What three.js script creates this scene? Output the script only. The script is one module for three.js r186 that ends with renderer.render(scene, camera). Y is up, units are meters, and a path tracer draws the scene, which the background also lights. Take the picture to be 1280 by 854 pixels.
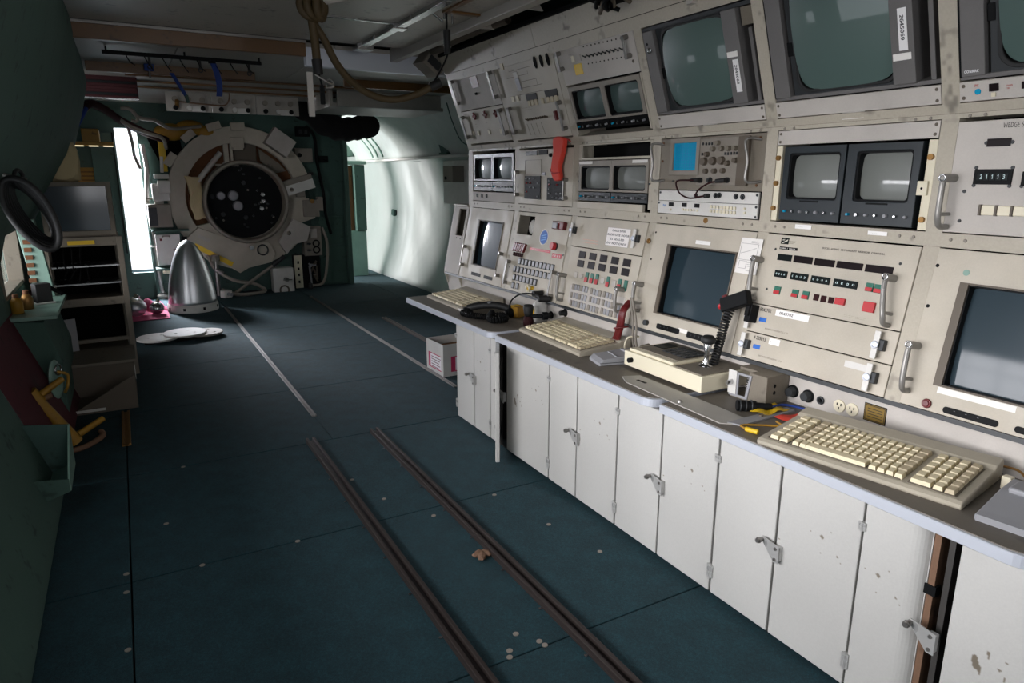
import * as THREE from 'three';
import { RoundedBoxGeometry } from 'three/addons/geometries/RoundedBoxGeometry.js';
import { mergeGeometries } from 'three/addons/utils/BufferGeometryUtils.js';
import { RectAreaLightUniformsLib } from 'three/addons/lights/RectAreaLightUniformsLib.js';

// ---------------------------------------------------------------- camera, light, exposure
const scene = new THREE.Scene();
const camera = new THREE.PerspectiveCamera(53.18, 1280 / 854, 0.05, 120);
const PITCH = 13.6 * Math.PI / 180, YAW = 29.3 * Math.PI / 180;
camera.position.set(0, 1.6, 0);
camera.lookAt(Math.sin(YAW) * Math.cos(PITCH), 1.6 - Math.sin(PITCH), -Math.cos(YAW) * Math.cos(PITCH));
const renderer = new THREE.WebGLRenderer();
renderer.toneMapping = THREE.LinearToneMapping;
renderer.toneMappingExposure = 1.03;
renderer.shadowMap.enabled = true;
RectAreaLightUniformsLib.init();
scene.background = new THREE.Color(0.55, 0.58, 0.62);          // the grey-lit hangar the aircraft stands in
scene.backgroundIntensity = 2.4;
function windowLight(name, intensity, color, w, h, pos, target) {
  const l = new THREE.RectAreaLight(color, intensity, w, h);
  l.name = name; l.position.set(...pos); l.lookAt(...target); scene.add(l); return l;
}
// daylight of the hangar windows that stand outside the openings of the fuselage
windowLight('hangar_window_light', 9.8, 0xfbfaff, 9, 3.6, [-5.4, 2.4, -2.4], [-0.8, 1.2, -2.2]);
windowLight('tail_window_light', 480, 0xf2f5ff, 0.8, 1.2, [-0.45, 2.2, -11.7], [0.4, 0.3, -9.3]);
windowLight('cockpit_window_light', 2.6, 0xfbfaff, 1.6, 1.1, [0.9, 1.7, 2.5], [0.9, 1.5, -4]);
windowLight('tail_door_light', 12, 0xfffcfa, 2.0, 2.0, [1.15, 1.35, -12.0], [3.6, 1.2, -11.0]);

// ---------------------------------------------------------------- helpers
let seed = 7;
const rnd = () => { seed = (seed * 1664525 + 1013904223) >>> 0; return seed / 4294967296; };
const V = (a) => new THREE.Vector3(...a);
function clean(g) {
  let q = g.index ? g.toNonIndexed() : g;
  for (const k of Object.keys(q.attributes)) if (!['position', 'normal', 'uv'].includes(k)) q.deleteAttribute(k);
  if (!q.attributes.normal) q.computeVertexNormals();
  return q;
}
function boxUV(g) {                                               // uv in metres, each face seen along its main axis
  const p = g.attributes.position, n = g.attributes.normal, uv = new Float32Array(p.count * 2);
  for (let i = 0; i < p.count; i++) {
    const j = i - i % 3, ax = Math.abs(n.getX(j)), ay = Math.abs(n.getY(j)), az = Math.abs(n.getZ(j));
    const x = p.getX(i), y = p.getY(i), z = p.getZ(i);
    if (ax >= ay && ax >= az) { uv[2 * i] = z; uv[2 * i + 1] = y; } else if (ay >= az) { uv[2 * i] = x; uv[2 * i + 1] = z; } else { uv[2 * i] = x; uv[2 * i + 1] = y; }
  }
  g.setAttribute('uv', new THREE.BufferAttribute(uv, 2));
  return g;
}
function geo(list, keepUV) {
  const a = (Array.isArray(list) ? list : [list]).map(clean);
  a.forEach((g) => { if (!g.attributes.uv) g.setAttribute('uv', new THREE.BufferAttribute(new Float32Array(g.attributes.position.count * 2), 2)); });
  const g = a.length > 1 ? mergeGeometries(a) : a[0];
  return keepUV ? g : boxUV(g);
}
const used = {};
function numbered(name) { const n = used[name] = (used[name] ?? -1) + 1; return n ? name + '_' + String(n).padStart(3, '0') : name; }
function add(name, g, m, parent = scene, keepUV) {
  const o = new THREE.Mesh(g.isBufferGeometry && g.userData.done ? g : geo(g, keepUV), m);
  o.name = parent === scene ? numbered(name) : name; o.castShadow = o.receiveShadow = true; parent.add(o); return o;
}
const share = (g, keepUV) => { const q = geo(g, keepUV); q.userData.done = true; return q; };
function tag(o, label, category, group) { o.userData.label = label; o.userData.category = category; if (group) o.userData.group = group; return o; }
function thing(name, label, category, pos = [0, 0, 0], turn = 0, group) {
  const o = new THREE.Group(); o.name = numbered(name); o.position.set(...pos); o.rotation.y = turn; scene.add(o); return tag(o, label, category, group);
}
function struct(name, g, m) { const o = add(name, g, m); o.userData.kind = 'structure'; return o; }
function structGroup(name) { const o = new THREE.Group(); o.name = numbered(name); o.userData.kind = 'structure'; scene.add(o); return o; }
const bx = (x0, y0, z0, x1, y1, z1, r = 0) => (r ? new RoundedBoxGeometry(Math.abs(x1 - x0), Math.abs(y1 - y0), Math.abs(z1 - z0), 1, r) : new THREE.BoxGeometry(Math.abs(x1 - x0), Math.abs(y1 - y0), Math.abs(z1 - z0))).translate((x0 + x1) / 2, (y0 + y1) / 2, (z0 + z1) / 2);
function rod(a, b, r0, r1 = r0, seg = 10) {
  const A = V(a), B = V(b), g = new THREE.CylinderGeometry(r1, r0, A.distanceTo(B), seg);
  g.applyQuaternion(new THREE.Quaternion().setFromUnitVectors(new THREE.Vector3(0, 1, 0), B.clone().sub(A).normalize()));
  return g.translate((A.x + B.x) / 2, (A.y + B.y) / 2, (A.z + B.z) / 2);
}
const tube = (pts, r, n = pts.length * 8, seg = 8) => new THREE.TubeGeometry(new THREE.CatmullRomCurve3(pts.map(V)), n, r, seg);
function coil(pts, R, r, turns) {                                // a coiled cord along a path
  const c = new THREE.CatmullRomCurve3(pts.map(V)), N = turns * 12, fr = c.computeFrenetFrames(N), out = [];
  for (let i = 0; i <= N; i++) {
    const p = c.getPointAt(i / N), a = i / 12 * Math.PI * 2;
    out.push(p.clone().addScaledVector(fr.normals[i], Math.cos(a) * R).addScaledVector(fr.binormals[i], Math.sin(a) * R));
  }
  return new THREE.TubeGeometry(new THREE.CatmullRomCurve3(out), N * 2, r, 5);
}
function plate(pts, depth, holes = [], bevel = 0) {                // outline in x, y; thickness along +z
  const s = new THREE.Shape(pts.map((p) => new THREE.Vector2(...p)));
  holes.forEach((h) => s.holes.push(new THREE.Path(h.map((p) => new THREE.Vector2(...p)))));
  return new THREE.ExtrudeGeometry(s, { depth: depth - 2 * bevel, bevelEnabled: bevel > 0, bevelSize: bevel, bevelOffset: -bevel, bevelThickness: bevel, bevelSegments: 1, curveSegments: 12 }).translate(0, 0, bevel);
}
const rectPts = ([u0, v0, u1, v1]) => [[u0, v0], [u1, v0], [u1, v1], [u0, v1]];
function roundRect([u0, v0, u1, v1], r, n = 5) {
  const out = [];
  for (const [cx, cy, a0] of [[u1 - r, v0 + r, -90], [u1 - r, v1 - r, 0], [u0 + r, v1 - r, 90], [u0 + r, v0 + r, 180]])
    for (let i = 0; i <= n; i++) { const a = (a0 + 90 * i / n) * Math.PI / 180; out.push([cx + r * Math.cos(a), cy + r * Math.sin(a)]); }
  return out;
}
const circlePts = (x, y, r, n = 28, a0 = 0, a1 = Math.PI * 2) => Array.from({ length: n + 1 }, (_, i) => [x + r * Math.cos(a0 + (a1 - a0) * i / n), y + r * Math.sin(a0 + (a1 - a0) * i / n)]);
function lathe(pts, seg = 40) { return new THREE.LatheGeometry(pts.map((p) => new THREE.Vector2(...p)), seg); }
function sheet(fn, nu, nv, thick) {                              // a sheet from fn(s, t) -> [x, y, z], given a thickness along its normal
  const pos = [], id = [], N = [];
  for (let j = 0; j <= nv; j++) for (let i = 0; i <= nu; i++) {
    const s = i / nu, t = j / nv, p = V(fn(s, t)), a = V(fn(Math.min(1, s + 0.01), t)).sub(V(fn(Math.max(0, s - 0.01), t))), b = V(fn(s, Math.min(1, t + 0.01))).sub(V(fn(s, Math.max(0, t - 0.01))));
    pos.push(p); N.push(a.cross(b).normalize());
  }
  const W = nu + 1, M = pos.length, arr = [];
  for (const p of pos) arr.push(p.x, p.y, p.z);
  pos.forEach((p, i) => { const q = p.clone().addScaledVector(N[i], -thick); arr.push(q.x, q.y, q.z); });
  for (let j = 0; j < nv; j++) for (let i = 0; i < nu; i++) { const a = j * W + i, b = a + 1, c = a + W, d = c + 1; id.push(a, b, d, a, d, c, a + M, d + M, b + M, a + M, c + M, d + M); }
  const rim = []; for (let i = 0; i <= nu; i++) rim.push(i); for (let j = 1; j <= nv; j++) rim.push(j * W + nu); for (let i = nu - 1; i >= 0; i--) rim.push(nv * W + i); for (let j = nv - 1; j >= 1; j--) rim.push(j * W);
  for (let k = 0; k < rim.length; k++) { const a = rim[k], b = rim[(k + 1) % rim.length]; id.push(a, a + M, b + M, a, b + M, b); }
  const g = new THREE.BufferGeometry(); g.setAttribute('position', new THREE.Float32BufferAttribute(arr, 3)); g.setIndex(id); g.computeVertexNormals(); return g;
}

// ---------------------------------------------------------------- textures and materials
function noiseTex(n, fn, srgb, rep = 1) {
  const d = new Uint8Array(n * n * 4);
  for (let y = 0; y < n; y++) for (let x = 0; x < n; x++) { const c = fn(x, y); d.set([c[0], c[1], c[2], 255], (y * n + x) * 4); }
  const t = new THREE.DataTexture(d, n, n); t.wrapS = t.wrapT = THREE.RepeatWrapping; t.magFilter = THREE.LinearFilter; t.minFilter = THREE.LinearMipmapLinearFilter; t.generateMipmaps = true;
  if (srgb) t.colorSpace = THREE.SRGBColorSpace; t.repeat.set(rep, rep); t.needsUpdate = true; return t;
}
function lattice(n, cells) {                                     // tiling value noise
  const g = Array.from({ length: cells * cells }, rnd), at = (i, j) => g[((j % cells + cells) % cells) * cells + (i % cells + cells) % cells], sm = (t) => t * t * (3 - 2 * t);
  return (x, y) => { const u = x / n * cells, v = y / n * cells, i = Math.floor(u), j = Math.floor(v), a = sm(u - i), b = sm(v - j); return (at(i, j) * (1 - a) + at(i + 1, j) * a) * (1 - b) + (at(i, j + 1) * (1 - a) + at(i + 1, j + 1) * a) * b; };
}
const n4 = lattice(256, 4), n16 = lattice(256, 16), n64 = lattice(256, 64), n8 = lattice(256, 8);
const lv = (v) => { const c = Math.max(0, Math.min(255, v)); return [c, c, c]; };
const mottle = noiseTex(256, (x, y) => lv(228 + 16 * n4(x, y) + 8 * n16(x, y) + 6 * rnd() - 4), true, 1.3);          // faint blotches of old paint
const grain = noiseTex(256, (x, y) => lv(110 + 60 * n64(x, y) + 80 * rnd()), false, 9);
const rough = noiseTex(256, (x, y) => lv(140 + 60 * n8(x, y) + 50 * n16(x, y)), false, 1.6);
const grime = noiseTex(256, (x, y) => { const s = n16(x, y) * 0.6 + n64(x, y) * 0.4; const k = s > 0.72 ? (s - 0.72) * 320 : 0; return lv(236 - k + 12 * n4(x, y) - 10 * rnd()); }, true, 0.9);
const pile = noiseTex(256, (x, y) => { const k = 150 + 70 * rnd() + 36 * n64(x, y) + 28 * n8(x, y) - 22; return [k * 0.93, k, k]; }, true, 2.2);
const pileBump = noiseTex(256, () => lv(255 * rnd()), false, 6);
const chips = noiseTex(256, (x, y) => { const s = n64(x, y) * 0.6 + n8(x, y) * 0.4; return s > 0.885 ? [150, 140, 126] : lv(238 + 10 * n4(x, y) - 6 * rnd()); }, true, 1.1);
const streak = (() => { const a = lattice(256, 32); return noiseTex(256, (x, y) => lv(130 + 90 * a(x, y * 0.03) + 40 * rnd()), false, 2); })();
const crumple = (() => { const a = lattice(256, 6), b = lattice(256, 20); return noiseTex(256, (x, y) => lv(255 * (0.7 * Math.abs(2 * a(x, y * 0.35) - 1) + 0.3 * b(x, y))), false, 0.55); })();
const S = (color, roughness = 0.6, o = {}) => new THREE.MeshStandardMaterial({ color, roughness, ...o });
const K = (color, roughness = 0.6) => new THREE.MeshPhysicalMaterial({ color, roughness, specularIntensity: 0.3 });
const M = {
  beige: S('#bfb6a6', 0.8, { map: mottle, roughnessMap: rough, bumpMap: grain, bumpScale: 0.0002 }),
  frame: S('#b9b09f', 0.55, { map: grime, bumpMap: grain, bumpScale: 0.0002 }),
  filler: S('#c4bdb5', 0.75, { map: mottle, bumpMap: grain, bumpScale: 0.0002 }),
  white: S('#d9d6d0', 0.5, { map: mottle }),
  door: S('#c9c7c2', 0.42, { map: chips, bumpMap: grain, bumpScale: 0.00015 }),
  black: K('#0d0e0f'), soot: K('#070707', 0.9), darkGrey: S('#26292b', 0.5), bezel: S('#1d2428', 0.42),
  crtGrey: S('#6b6866', 0.6, { map: mottle, bumpMap: grain, bumpScale: 0.0003 }),
  paleMetal: S('#a8a49c', 0.5, { map: mottle }), brownGrey: S('#8d857a', 0.6, { map: mottle }), khaki: S('#7d7466', 0.6, { map: grime }), brown: S('#5a5044', 0.6),
  steel: S('#b9b9b9', 0.32, { metalness: 1, roughnessMap: rough }), dullSteel: S('#8d8a86', 0.5, { metalness: 0.85, roughnessMap: rough }), alu: S('#d3d7e0', 0.38, { metalness: 0.4, bumpMap: streak, bumpScale: 0.0001 }),
  grip: S('#85827d', 0.45, { metalness: 0.35, roughnessMap: rough }), plated: S('#b4b3b0', 0.4, { metalness: 0.35, roughnessMap: rough }), thinRail: S('#6f6c69', 0.5, { metalness: 0.4 }),
  cone: S('#dcdddf', 0.36, { metalness: 0.9, bumpMap: streak, bumpScale: 0.0002 }),
  counter: S('#6e675d', 0.55, { map: grime, bumpMap: grain, bumpScale: 0.0002 }), counterDark: S('#3d3a37', 0.6, { map: grime }),
  carpet: S('#1d464f', 0.95, { map: pile, bumpMap: pileBump, bumpScale: 0.0015 }),
  seam: S('#0a1013', 0.9), railDark: S('#3b322f', 0.5, { map: grime, metalness: 0.3 }),
  green: S('#48645a', 0.85, { map: grime }), greenDark: S('#3f5d55', 0.6, { map: grime }), greenPale: S('#86a597', 0.5, { map: mottle, roughnessMap: rough }),
  lining: S('#b4bab6', 0.45, { map: mottle, bumpMap: crumple, bumpScale: 0.006 }), sheetMetal: S('#a5a9a7', 0.42, { metalness: 0.3, bumpMap: crumple, bumpScale: 0.01 }),
  ceiling: S('#aca69c', 0.4, { map: grime }), ceilingPale: S('#aaa49b', 0.45, { map: mottle }), varnish: S('#6e4a20', 0.35, { map: grime }),
  maroon: K('#2e1517', 0.8), wine: S('#551522', 0.8, { map: grime }), red: S('#b02027', 0.45), redDark: S('#5f1416', 0.4), orange: S('#d8402f', 0.75, { bumpMap: grain, bumpScale: 0.001 }),
  greenSwitch: S('#16604f', 0.45), yellow: S('#d9b21d', 0.5), ochre: S('#a87c1f', 0.55, { map: grime }), blue: S('#1d5fb4', 0.4), cyan: S('#1793b8', 0.25),
  led: K('#140a0c', 0.4), dial: K('#0b1413', 0.4), key: S('#d6c9a6', 0.42), keyDark: S('#b5a688', 0.5), kbCase: S('#b3aa98', 0.5, { map: mottle }), kbDeck: S('#574f43', 0.6),
  rubber: S('#141414', 0.6), hose: S('#4a3a1e', 0.6, { bumpMap: grain, bumpScale: 0.001 }), paper: S('#e6e2dc', 0.8), pink: S('#cf5f86', 0.85), foam: S('#cdbb92', 0.9, { bumpMap: grain, bumpScale: 0.004 }), rust: S('#6d4423', 0.8, { map: grime }),
  cloth: S('#0f0d0e', 0.95), copper: S('#8f6a3a', 0.45, { metalness: 0.6 }), wood: S('#7a5b45', 0.7, { map: grime }), cardboard: S('#9a6b3f', 0.85), bluestrap: S('#12357f', 0.7), greyPlastic: S('#8d8d90', 0.45), cream: S('#d8cfb6', 0.5),
  crt: new THREE.MeshPhysicalMaterial({ color: '#4a5b58', roughness: 0.5, clearcoat: 1, clearcoatRoughness: 0.04 }),
  crtDark: new THREE.MeshPhysicalMaterial({ color: '#4b5f5a', roughness: 0.5, clearcoat: 1, clearcoatRoughness: 0.04 }),
  crtGreyGlass: new THREE.MeshPhysicalMaterial({ color: '#6c6f6a', roughness: 0.5, clearcoat: 1, clearcoatRoughness: 0.06 }),
  slate: new THREE.MeshPhysicalMaterial({ color: '#22323a', roughness: 0.5, specularIntensity: 0.4, clearcoat: 0.6, clearcoatRoughness: 0.09 }),
  mirror: S('#8d97a3', 0.1, { metalness: 1 }),
  daylight: S('#000000', 1, { emissive: new THREE.Color(1, 1.02, 1.06), emissiveIntensity: 4 }),
  pane: new THREE.MeshPhysicalMaterial({ color: '#ffffff', transmission: 1, roughness: 0.03, thickness: 0, ior: 1.5 }),
};
function canvasTex(w, h, draw, srgb = true) {
  const c = document.createElement('canvas'); c.width = w; c.height = h; const x = c.getContext('2d'); draw(x, w, h);
  const t = new THREE.CanvasTexture(c); t.magFilter = THREE.LinearFilter; if (srgb) t.colorSpace = THREE.SRGBColorSpace; return t;
}
function inkTex(w, h, draw) { return canvasTex(w, h, (x) => { x.fillStyle = '#000'; x.fillRect(0, 0, w, h); x.fillStyle = x.strokeStyle = '#fff'; x.textBaseline = 'middle'; draw(x, w, h); }, false); }
const ink = (color, w, h, draw) => new THREE.MeshStandardMaterial({ color, roughness: 0.6, alphaMap: inkTex(w, h, draw), transparent: true });
const print = (w, h, draw, roughness = 0.6) => new THREE.MeshStandardMaterial({ roughness, map: canvasTex(w, h, draw) });
const inkSmall = ink('#57524b', 256, 48, (x) => { x.font = '15px sans-serif'; x.fillText('- - -- --- - -- - ---', 10, 12); x.fillText('-- - --- -- -', 30, 34); });
const pinGeo = share(rod([0, 0, 0], [0, 0, 0.006], 0.005, 0.004, 8));
const inkPale = ink('#f0dcd8', 256, 48, (x) => { x.lineWidth = 8; for (let i = 0; i < 12; i++) { x.beginPath(); x.moveTo(8 + i * 20, 16); x.lineTo(20 + i * 20, 16); x.stroke(); } });
const digitInk = ink('#cfe3e2', 128, 48, (x) => { x.font = 'bold 30px monospace'; x.fillText('0 0 0 0', 4, 24, 120); });
const lampGlow = S('#000000', 1, { emissive: new THREE.Color(1, 0.86, 0.55), emissiveIntensity: 1.2 });

// ================================================================ THE SETTING
// ---- floor: carpeted panels with open seams between them
const floor = structGroup('floor');
add('subfloor', bx(-1.2, -0.12, 1.4, 4.2, -0.034, -13.8), M.seam, floor);
{
  const cross = [1.3, -0.6, -1.755, -2.9, -4.05, -5.21, -6.4, -7.53, -8.7, -9.86, -11.4, -13.7];
  for (let k = 0; k < cross.length - 1; k++) {
    const cols = cross[k] > -4 ? [-0.6, -0.142, 0.85, 1.25, 2.3, 3.2] : [-1.1, -0.142, 0.985, 2.1, 3.2, 4.0];
    for (let i = 0; i < 5; i++) add('floor_panel', bx(cols[i] + 0.003, -0.034, cross[k + 1] + 0.003, cols[i + 1] - 0.003, 0, cross[k] - 0.003, 0.003), M.carpet, floor);
  }
  const sc = share(rod([0, 0, 0], [0, 0.0025, 0], 0.011, 0.011, 12));
  for (const [x, z] of [[-0.159, -2.976], [-0.16, -2.83], [-0.159, -2.442], [0.122, -2.894], [0.133, -4.041], [0.994, -3.105], [1.145, -2.817], [1.506, -2.87], [0.995, -1.79], [0.979, -1.761], [1.111, -1.782], [1.117, -1.755], [1.586, -2.471], [1.058, -1.857], [-0.448, -3.028], [0.517, -2.896], [0.01, -3.364], [0.917, -3.408], [1.653, -2.158]]) {
    const s = add('floor_screw', sc, M.brownGrey, floor); s.position.set(x, 0, z);
  }
}
// ---- left wall: curved lining with a window and an open hatch
const PROF = [[0, -0.46], [0.4, -0.6], [0.75, -0.72], [1.0, -0.75], [1.25, -0.68], [1.508, -0.514], [1.797, -0.337], [2.116, -0.223], [2.36, -0.162], [2.46, -0.17]];
function profX(y) { for (let i = 0; i < PROF.length - 1; i++) if (y <= PROF[i + 1][0]) { const t = (y - PROF[i][0]) / (PROF[i + 1][0] - PROF[i][0]); return PROF[i][1] + t * (PROF[i + 1][1] - PROF[i][1]); } return -0.17; }
const wallLeft = structGroup('wall_left');
const wallPiece = (name, z0, z1, y0, y1, m, nu = 4, nv = 8, dent = 0) => add(name, sheet((s, t) => { const y = y1 + (y0 - y1) * t, z = z0 + (z1 - z0) * s; return [profX(y) + dent * (Math.sin(z * 3.1 + y * 4) * Math.sin(z * 1.3 - y * 7)), y, z]; }, nu, nv, 0.03), m, wallLeft);
const lining = (z0, zEnd, y0, y1, nu, nv, cut) => add('lining_panel', sheet((s, t) => {   // the far edge of the long one is cut on a curve
  const y = y1 + (y0 - y1) * t, ze = zEnd + (cut ? 0.25 * Math.sin(t * 9) * t : 0), z = z0 + (ze - z0) * s;
  return [profX(y) + 0.008 * Math.sin(z * 3.1 + y * 4) * Math.sin(z * 1.3 - y * 7), y, z];
}, nu, nv, 0.03), M.green, wallLeft);
lining(-2.1, -6.9, 1.45, 2.46, 50, 24, true); lining(1.3, -2.1, 2.08, 2.46, 16, 6); lining(1.3, -0.5, 1.45, 2.08, 8, 10);   // the hatch is open between the last two
add('support_strip', sheet((s, t) => { const y = 2.05 - 0.55 * s, z = -6.35 + t * (0.14 - 0.05 * s) + 0.5 * s * s * 0.3; return [profX(y) + 0.012, y, z]; }, 10, 2, 0.008), M.greenDark, wallLeft);
add('edge_trim', bx(-0.20, 2.405, 1.3, -0.155, 2.458, -6.6, 0.006), M.dullSteel, wallLeft);
wallPiece('side_panel', 1.3, -0.5, 0.75, 1.47, M.green);
wallPiece('side_panel', -3.7, -5.25, 0.75, 1.47, M.green, 6, 10);
wallPiece('side_panel', -6.15, -6.9, 0.75, 1.47, M.green);
wallPiece('side_panel', -5.25, -6.15, 1.26, 1.47, M.green);
wallPiece('side_panel', -0.5, -3.7, 0.7, 0.8, M.green);
wallPiece('side_panel', -5.25, -6.15, 0.7, 0.84, M.green);
wallPiece('lower_panel', 1.3, -2.4, 0, 0.75, M.green, 4, 10);
wallPiece('lower_panel', -2.4, -4.05, 0, 0.75, M.green, 4, 10);
wallPiece('lower_panel', -4.06, -6.9, 0, 0.75, M.wine, 4, 10);
add('outer_skin', bx(-0.30, 2.40, 1.3, -0.25, 2.9, -6.95), M.soot, wallLeft);
struct('wall_left_001', [bx(-1.15, 0, -6.95, -1.1, 2.9, -10.4), bx(-1.15, 0, -6.9, -0.8, 2.9, -6.95), bx(-1.1, 1.3, -6.96, -0.75, 2.9, -7.0)], M.greenDark);
// the window in the left wall, with its frame and glass
{
  const w = structGroup('window_1');
  add('window_frame', [bx(-0.79, 0.82, -5.25, -0.70, 0.86, -6.15, 0.005), bx(-0.77, 1.24, -5.25, -0.66, 1.28, -6.15, 0.005), bx(-0.79, 0.84, -5.22, -0.70, 1.26, -5.27, 0.005), bx(-0.79, 0.84, -6.13, -0.69, 1.26, -6.18, 0.005)], M.khaki, w);
  add('window_glass', bx(-0.80, 0.85, -5.27, -0.794, 1.25, -6.13), M.pane, w);
}
struct('wall_near', [bx(-1.1, 0, 1.3, 0.15, 2.9, 1.36), bx(1.65, 0, 1.3, 4.1, 2.9, 1.36), bx(0.15, 2.15, 1.3, 1.65, 2.9, 1.36), bx(0.15, 0, 1.3, 1.65, 0.6, 1.36)], M.greenDark);
struct('wall_right', bx(2.95, 0, 1.3, 3.0, 2.9, -5.25), M.greenDark);
struct('wall_right_001', bx(2.6, 0, -5.25, 4.1, 2.9, -5.32), M.greenDark);
// ---- far right: the bare curved fuselage side with its crumpled lining
const wallFar = structGroup('wall_right');
add('fuselage_lining', sheet((s, t) => { const y = 1.95 * t, z = -13.6 + (-5.3 + 13.6) * s; return [3.69 + 0.24 * Math.sin(Math.PI * Math.min(1, y / 2.3)) + 0.012 * Math.sin(z * 7 + 2 * y) * Math.sin(y * 5), y, z]; }, 70, 24, 0.03), M.sheetMetal, wallFar);
add('upper_lining', sheet((s, t) => { const y = 1.86 + 0.64 * t, z = -12.4 + (-5.3 + 12.4) * s; return [3.76 - 0.5 * t * t - 0.12 * t + 0.012 * Math.sin(z * 2.3) * Math.sin(t * 3), y, z]; }, 50, 10, 0.02), M.lining, wallFar);
add('lining_lip', bx(3.70, 1.835, -12.4, 3.78, 1.865, -5.4, 0.005), M.white, wallFar);
for (const z of [-10.9, -11.15, -11.4]) add('lining_rib', sheet((s, t) => { const y = 1.9 + 0.55 * t; return [3.735 - 0.5 * ((y - 1.86) / 0.64) ** 2 - 0.12 * (y - 1.86) / 0.64, y, z + 0.03 * s]; }, 2, 8, 0.02), M.greenPale, wallFar);
add('fuselage_frame', sheet((s, t) => { const y = 1.82 * t; return [3.62 + 0.24 * Math.sin(Math.PI * Math.min(1, y / 2.3)), y, -6.75 + 0.16 * s]; }, 2, 20, 0.08), M.green, wallFar);
add('outer_skin', bx(4.05, 0, -5.3, 4.1, 2.9, -13.8), M.greenDark, wallFar);
// ---- the green bulkhead at the end of the cabin with the doorways to the tail either side
const bulk = structGroup('wall_far');
{
  const z0 = -10.40, z1 = -10.35;
  add('bulkhead_plate', [bx(-1.1, 0, z0, 0.02, 2.9, z1), bx(0.27, 0, z0, 2.95, 2.9, z1), bx(0.02, 0, z0, 0.27, 0.35, z1), bx(0.02, 2.2, z0, 0.27, 2.9, z1)], M.greenDark, bulk);
  add('bulkhead_lintel', bx(2.95, 2.52, z0, 4.05, 2.9, z1), M.ceilingPale, bulk);
  add('door_edge', [bx(2.90, 0, -10.34, 2.97, 2.3, -10.22, 0.01)], M.green, bulk);
  add('edge_panel', bx(2.52, 0.62, -10.35, 2.88, 1.02, -10.325, 0.005), M.green, bulk);
  add('edge_panel', bx(2.50, 0.03, -10.35, 2.9, 0.58, -10.33, 0.005), M.green, bulk);
  add('stiffener', bx(2.40, 0.55, -10.35, 2.44, 1.6, -10.31, 0.005), M.greenDark, bulk);
}
const tail = structGroup('wall_tail');
add('tail_wall', [bx(1.1, 0, -13.7, 4.1, 2.9, -13.6), bx(0.75, 0, -13.2, 0.8, 2.9, -13.6)], M.greenPale, tail);
{                                                               // the worn frame of the tail doorway seen past the bulkhead
  const d = structGroup('door_1');
  add('door_post', bx(3.29, 0.74, -11.3, 3.46, 1.78, -11.0, 0.01), M.green, d);
  add('worn_face', bx(3.14, 0.74, -11.2, 3.285, 1.77, -11.1, 0.01), M.rust, d); add('door_sill', bx(3.14, 0, -11.25, 3.46, 0.735, -11.05, 0.01), M.greenPale, d);
  add('door_cap', bx(3.12, 1.785, -11.35, 3.48, 1.84, -10.95, 0.01), M.greenPale, d);
}
// ---- hangar windows outside, which light the cabin through its openings
function hangarWindow(name, pos, look, w, h, nx, ny) {
  const o = structGroup(name); o.position.set(...pos); o.lookAt(...look);
  const bars = [];
  for (let i = 0; i <= nx; i++) bars.push(bx(-w / 2 + w * i / nx - 0.05, -h / 2, -0.12, -w / 2 + w * i / nx + 0.05, h / 2, -0.02));
  for (let j = 0; j <= ny; j++) bars.push(bx(-w / 2, -h / 2 + h * j / ny - 0.04, -0.12, w / 2, -h / 2 + h * j / ny + 0.04, -0.02));
  add('window_frame', bars, M.darkGrey, o);
  for (let i = 0; i < nx; i++) for (let j = 0; j < ny; j++) add('window_pane', bx(-w / 2 + w * i / nx + 0.05, -h / 2 + h * j / ny + 0.04, -0.16, -w / 2 + w * (i + 1) / nx - 0.05, -h / 2 + h * (j + 1) / ny - 0.04, -0.14), M.daylight, o);
}
hangarWindow('window_2', [-5.55, 2.42, -2.4], [-0.8, 1.2, -2.2], 9, 3.6, 9, 4);
hangarWindow('window_3', [-0.50, 2.3, -11.82], [0.36, 0.4, -9.42], 0.9, 1.3, 1, 1);
hangarWindow('window_5', [0.9, 1.72, 2.65], [0.9, 1.5, -4], 1.8, 1.2, 3, 1);
hangarWindow('window_4', [1.0, 1.35, -12.1], [3.45, 1.2, -11.1], 2.0, 2.2, 2, 2);

// ---- ceiling
const ceiling = structGroup('ceiling');
add('roof_skin', bx(-1.15, 2.88, 1.36, 4.1, 2.95, -13.8), M.soot, ceiling);
add('ceiling_panel', bx(-0.2, 2.45, 1.3, 1.50, 2.48, -4.735, 0.003), M.ceiling, ceiling);
add('ceiling_panel', bx(1.506, 2.45, 1.3, 1.81, 2.48, -4.735, 0.003), M.ceiling, ceiling);
add('ceiling_panel', bx(-0.2, 2.45, -5.0, 0.45, 2.48, -6.6, 0.003), M.ceilingPale, ceiling);
add('ceiling_panel', bx(0.456, 2.45, -5.0, 1.4, 2.48, -6.6, 0.003), M.ceilingPale, ceiling);
add('ceiling_panel', bx(1.406, 2.45, -5.0, 3.3, 2.48, -6.6, 0.003), M.ceilingPale, ceiling);
add('ceiling_panel', bx(-1.1, 2.46, -6.605, 4.05, 2.50, -8.6, 0.003), M.ceilingPale, ceiling);
add('ceiling_panel', bx(-1.1, 2.52, -8.6, 4.05, 2.56, -10.4, 0.003), M.ceilingPale, ceiling);
add('ceiling_panel', bx(1.0, 2.6, -10.4, 4.05, 2.64, -13.7, 0.003), M.ceilingPale, ceiling);
add('seam_channel', bx(-0.2, 2.49, -4.735, 3.3, 2.51, -5.0), M.black, ceiling);
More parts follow.
